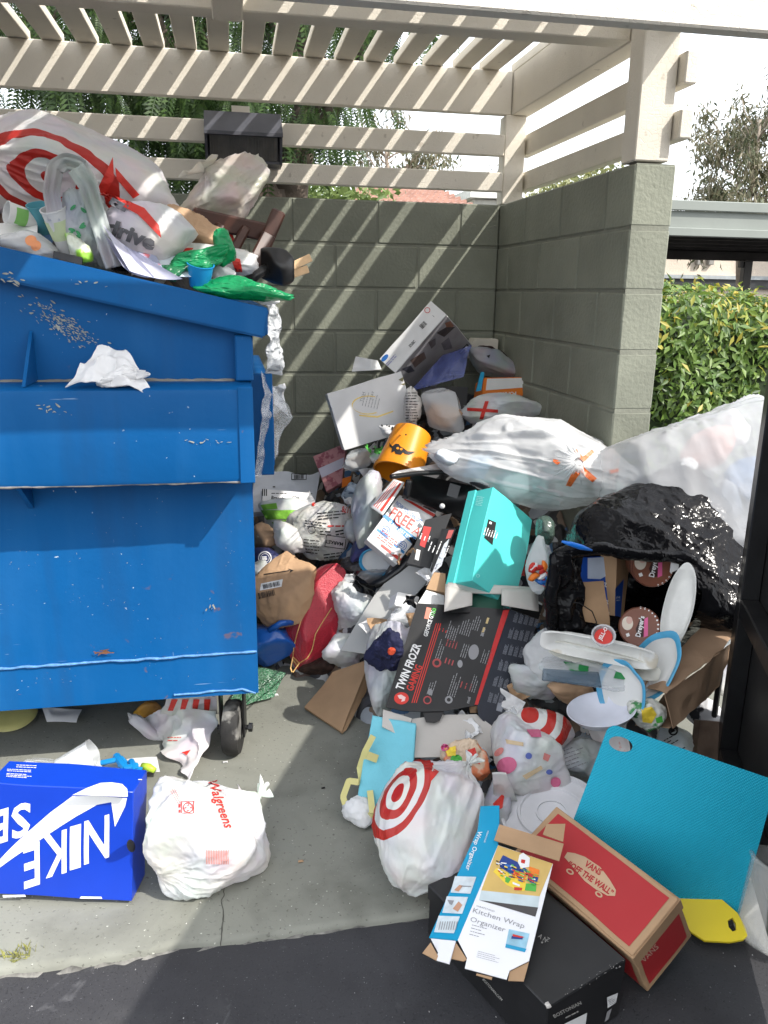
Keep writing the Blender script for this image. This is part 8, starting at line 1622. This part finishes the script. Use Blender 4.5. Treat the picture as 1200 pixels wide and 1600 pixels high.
    # cups, cartons and papers at the left of the rim
    def cup(name, label, x, y, w, h, yy, roll, m, band=None, bm=None):
        c = aY(x, y, yy); B = roll_basis(c, roll, -18); a = pz(w, c)/2; hh = pz(h, c); v, f = lathe(c, B[1], [(.001, -hh*.5), (a*.70, -hh*.5), (a*.74, -hh*.47), (a*.97, hh*.46), (a*1.02, hh*.47), (a*1.02, hh*.5), (a*.94, hh*.5), (a*.70, -hh*.44), (.001, -hh*.44)], 36, wob=.02); T = Thing(name, label, 'cup'); T.add('cup', v, f, m, 40)
        if bm: v, f = lathe(c, B[1], [(a*.84, -hh*.12), (a*.93, hh*.28)], 36); v = c+(v-c)*1.006; T.add('printed_band', v, f, bm, True)
        T.done()
    cup('paper_cup', 'white paper cup with green band lying near the dumpster rim', 34, 338, 34, 46, -1.66, 76, M_CARDW, True, mat('cup_green', (.20, .45, .12))); cup('paper_cup', 'blue green printed cup beside the leaf bag', 64, 342, 34, 44, -1.64, 10, mat('cup_teal', (.10, .34, .42), rough=.5, col2=(.05, .30, .12), c2s=18, c2t=.5)); cup('paper_cup', 'tall white cup with lime side standing in the dumpster', 96, 362, 40, 74, -1.72, 16, M_CARDW, True, mat('cup_lime', (.60, .68, .42), rough=.6))
    T = bag('juice_pouch', 'white pouch printed with an orange peach at the dumpster rim', 'pouch', 42, 380, 88, 44, .10, ('Y', -1.74), M_PLMILK, 135, roll=-8, nu=70, nv=44, fin=False, floor=None); fn = on_soft(T.v, T.f, .003); prt(T, [ell2d(48, -376, 9, 8), ell2d(56, -384, 8, 8)], fn, mat('peach_ink', (.72, .28, .12)), 'peach_print', fine=5, kind='stuff'); T.done()
    sheet('paper_sheet', 'white paper sheets piled at the left end of the dumpster rim', 'paper', [(-40, 376), (60, 372), (60, 350), (-40, 346)], [('Y', -1.72), ('Y', -1.72), ('Y', -1.62), ('Y', -1.62)], M_PAPER, nu=14, nv=8, amp=.01, floor=None); bag('plastic_bag', 'lime green and white wrapper between the tall cup and the leaf bag', 'wrapper', 122, 392, 34, 60, .08, ('Y', -1.76), mat('lime_wrapper', (.66, .70, .58), rough=.35, col2=(.26, .52, .05), c2s=12, c2t=.5, wr=.004, wrs=20), 137, roll=18, nu=50, nv=40, floor=None)
    bag('plastic_bag', 'black plastic scrap between the leaf bag and the lavender papers', 'plastic bag', 190, 410, 40, 44, .08, ('Y', -1.68), M_PLBLACK, 139, nu=50, nv=34, floor=None); slab('phone_case', 'thin black case lying at the dumpster rim', 'case', [(82, 402), (128, 414), (128, 402), (84, 392)], [('Y', -1.80)]*4, .01, M_BLACKP)
    ml = mat('lavender_paper', (.58, .58, .70), rough=.7, trans=.1, var=.04)
    sheet('paper_sheet', 'lavender paper sheets bent over the dumpster rim below the drive bag', 'paper', [(203, 428), (285, 442), (212, 398), (160, 356)], [('Y', -1.84), ('Y', -1.84), ('Y', -1.80), ('Y', -1.79)], ml, nu=20, nv=20, bend=.02, amp=.006, seed=3, floor=None); sheet('paper_sheet', 'second lavender sheet fanned under the first one', 'paper', [(192, 424), (240, 438), (196, 392), (158, 366)], [('Y', -1.83), ('Y', -1.83), ('Y', -1.79), ('Y', -1.78)], ml, nu=16, nv=16, bend=.02, amp=.008, seed=4, floor=None)
    slab('magazine', 'folded magazine with pink and blue print beside the green bag', 'magazine', [(236, 428), (262, 432), (244, 400), (212, 388)], [('Y', -1.835), ('Y', -1.835), ('Y', -1.77), ('Y', -1.76)], .006, mat('magazine_print', (.30, .33, .45), rough=.4, col2=(.45, .12, .14), c2s=40, c2t=.5)); sheet('paper_sheet', 'pale blue white paper beside the magazine', 'paper', [(262, 430), (300, 430), (265, 390), (225, 385)], [('Y', -1.82), ('Y', -1.82), ('Y', -1.72), ('Y', -1.72)], mat('pale_blue_paper', (.62, .70, .74), rough=.7), nu=10, nv=10, amp=.005, floor=None)
    mgr = mat('green_film', (.012, .36, .13), rough=.28, spec=.55, trans=.35, wr=.006, wrs=18, var=.12)
    T = bag('plastic_bag', 'green plastic bag twisted over the dumpster rim near the blue cup', 'plastic bag', 300, 408, 92, 36, .10, ('Y', -1.76), mgr, 141, roll=14, facets=15, crease=.09, floor=None, fin=False)
    for (x, y, w, h, ro, yy) in ((352, 390, 34, 62, 30, -1.74), (332, 400, 60, 26, 20, -1.76)): c = aY(x, y, yy); v, f = bag_vf(c, roll_basis(c, ro), (pz(w, c)/2, pz(h, c)/2, .04), 7, 14, .1, .08, nu=60, nv=44, floor=None); T.add('twisted_end', v, f, mgr, True)
    c = aY(272, 424, -1.80); v, f = bag_vf(c, roll_basis(c, 0), (pz(20, c), pz(14, c), .03), 9, 12, .1, .08, nu=40, nv=26, floor=None); T.add('dark_bulge', v, f, mat('green_dark_film', (.02, .14, .06), rough=.25, wr=.006, wrs=26), True); T.done()
    bag('plastic_bag', 'flat green plastic bag hanging on the dumpster rim corner', 'plastic bag', 366, 452, 134, 40, .10, ('Y', -1.80), mgr, 143, roll=-4, facets=15, crease=.08, floor=None); cup('plastic_cup', 'small bright blue plastic cup on the dumpster rim between green bags', 313, 430, 42, 36, -1.80, -6, mat('cup_blue', (.015, .26, .56), rough=.35)); bag('food_scrap', 'pale crumpled wrapper beside the small blue cup', 'wrapper', 348, 428, 36, 26, .06, ('Y', -1.72), M_TISSUE, 145, nu=40, nv=26, floor=None)
    T = Thing('plastic_scoop', 'black plastic scoop lying beside the broken chair', 'scoop'); c = aY(432, 416, -1.46); B = roll_basis(c, -16, 20); v, f = bag_vf(c, B, (pz(29, c), pz(27, c), .06), 3, 9, .02, .0, nu=50, nv=34, sharp=20, floor=None, pull_folds=0); T.add('scoop', v, f, M_BLACKP, True); p0 = aY(405, 425, -1.5); T.add('handle', *tube([c, p0, aY(388, 440, -1.52)], .016, 10), M_BLACKP, True); T.done()
    T = Thing('wood_offcut', 'two pale broken wood slats sticking out past the dumpster corner', 'wood'); mp = mat('raw_pine', (.62, .42, .24), rough=.7, var=.15, vs=20)
    for a, b_ in (((440, 424), (486, 402)), ((440, 434), (482, 420))): p0, p1 = aY(*a, -1.42), aY(*b_, -1.36); d = p1-p0; n_ = np.cross(d, V(0, 1, 0)); n_ /= np.linalg.norm(n_); v, f = obox(p0-n_*.012, d, n_*.024, V(0, .03, 0), .002); T.add('slat', v, f, mp)
    T.done()
    bag('food_scrap', 'white foam scrap tucked under the green bag at the rim corner', 'foam', 418, 466, 34, 20, .06, ('Y', -1.76), M_TISSUE, 147, nu=36, nv=24, floor=None)
    # tissue on the fork pocket
    T = Thing('tissue', 'crumpled white tissue lying on the fork pocket of the dumpster', 'tissue'); c4 = [aY(102, 606, -1.95), aY(240, 612, -1.955), aY(200, 556, -1.86), aY(160, 545, -1.85)]; v, f = sheet_vf(c4, 60, 44, .003, amp=.016, fr=14, crum=.020, seed=6); v[:, 2] = np.maximum(v[:, 2], 1.12); T.add('tissue', v, f, M_TISSUE, 40)
    c = aY(185, 590, -1.93); v, f = bag_vf(c, roll_basis(c, 10), (pz(40, c), pz(15, c), .03), 4, 16, .15, .14, nu=60, nv=40, floor=1.174); T.add('folded_edge', v, f, M_TISSUE, 40); T.done()
    # clear film hanging from the corner
    T = Thing('plastic_film', 'clear crinkled plastic film hanging down the dumpster corner', 'plastic film'); mc = mat('clear_hanging_film', (.80, .82, .84), rough=.12, spec=.8, alpha=.26, wr=.008, wrs=26, var=.05)
    v, f = sheet_vf([aY(414, 585, -1.72), aY(436, 585, -1.68), aY(432, 470, -1.70), aY(418, 470, -1.74)], 20, 50, .002, amp=.012, fr=20, crum=.010, seed=5); T.add('rope_of_film', v, f, mat('crinkled_clear', (.80, .82, .84), rough=.12, spec=.8, alpha=.5, wr=.008, wrs=40, var=.05), True); v, f = sheet_vf([aY(398, 748, -1.78), aY(416, 738, -1.70), aY(454, 650, -1.62), aY(412, 580, -1.76)], 30, 40, .002, amp=.012, fr=10, crum=.006, seed=6); T.add('film', v, f, mc, True); v, f = sheet_vf([aY(424, 628, -1.68), aY(450, 650, -1.64), aY(446, 600, -1.66), aY(420, 602, -1.70)], 20, 20, .002, amp=.012, fr=20, crum=.012, seed=8); T.add('white_label', v, f, mat('label_film', (.70, .71, .73), rough=.2, alpha=.75, wr=.008, wrs=30), True); T.done()
on_top()
# ================================================================== LOOSE SCRAPS IN THE GAPS
def scraps():
    r = random.Random(11)
    spots = (((430, 780), 'by the grey mailer'), ((508, 824), 'by the lettered market bag'), ((450, 920), 'by the brown delivery bag'), ((490, 975), 'by the red pillow'), ((560, 950), 'by the bright white bag'), ((600, 960), 'by the pale grey board'), ((625, 825), 'by the postal carton'), ((630, 705), 'by the orange bucket'), ((680, 760), 'by the open black bin'), ((765, 840), 'by the turquoise box'), ((720, 1020), 'by the graphics card carton'), ((606, 1060), 'by the bag of navy clothes'), ((590, 1190), 'by the aqua tote'), ((820, 1180), 'by the fruit print bag'), ((848, 1030), 'by the crinkled clear bag'), ((930, 1010), 'by the foam trays'), ((668, 1250), 'by the large bullseye bag'))
    near = lambda x, y: min(spots, key=lambda q: (q[0][0]-x)**2+(q[0][1]-y)**2)[1]
    sets = (('paper_scrap', 'small crumpled white paper scrap caught between the larger rubbish', 'paper', 'white paper scraps in the heap', M_TISSUE, 26),
            ('cardboard_scrap', 'small torn brown cardboard scrap caught in the heap', 'cardboard', 'brown cardboard scraps in the heap', M_KRAFT, 16),
            ('film_scrap', 'small clear plastic film scrap caught in the heap', 'plastic', 'clear film scraps in the heap', M_PLCLEAR, 16),
            ('wrapper_scrap', 'small red food wrapper scrap caught in the heap', 'wrapper', 'red wrapper scraps in the heap', M_INKR, 8),
            ('foil_scrap', 'small black plastic scrap caught in the heap', 'plastic', 'black plastic scraps in the heap', M_PLBLACK, 12))
    for name, lab, cat, grp, m, n in sets:
        for k in range(n):
            if r.random() < .5: px, py = r.uniform(420, 700), r.uniform(700, 1000)
            else: px, py = r.uniform(600, 920), r.uniform(780, 1200)
            p = hp(px, py, .015+.03*r.random()); s = r.uniform(.018, .05); a = r.uniform(0, 6.28); u = V(math.cos(a), math.sin(a), r.uniform(-.3, .6)); w_ = np.cross(u, view_basis(p)[2]+V(r.gauss(0, .4), 0, r.gauss(0, .4))); w_ /= np.linalg.norm(w_); u /= np.linalg.norm(u)
            c4 = [p-u*s-w_*s*.7, p+u*s-w_*s*r.uniform(.4, .8), p+u*s*.9+w_*s*.7, p-u*s*r.uniform(.6, 1)+w_*s*.6]; v, f = sheet_vf(c4, 12, 10, .0012, amp=.010, fr=25, crum=.010, seed=k); v[:, 2] = np.maximum(v[:, 2], .003); T = Thing(name, lab.split(' caught')[0]+' caught '+near(px, py), cat, grp); T.add(name, v, f, m, 40); T.done()
    # loose litter on the slab
    for k, (px, py, s, m) in enumerate(((430, 1085, .012, M_TISSUE), (352, 1190, .008, M_PAPER), (470, 1345, .007, M_KRAFT), (505, 1230, .006, M_INKK), (415, 1345, .008, M_INKK))):
        p = aZ(px, py, .004); v, f = sheet_vf([p+V(-s, -s*.6, 0), p+V(s, -s*.5, 0), p+V(s*.8, s*.6, 0), p+V(-s*.9, s*.5, 0)], 6, 6, .001, amp=.002, fr=60, seed=k); v[:, 2] = np.maximum(v[:, 2], .0015); T = Thing('litter_scrap', 'tiny litter scrap lying loose on the concrete', 'litter', 'tiny litter on the concrete'); T.add('litter_scrap', v, f, m); T.done()
scraps()
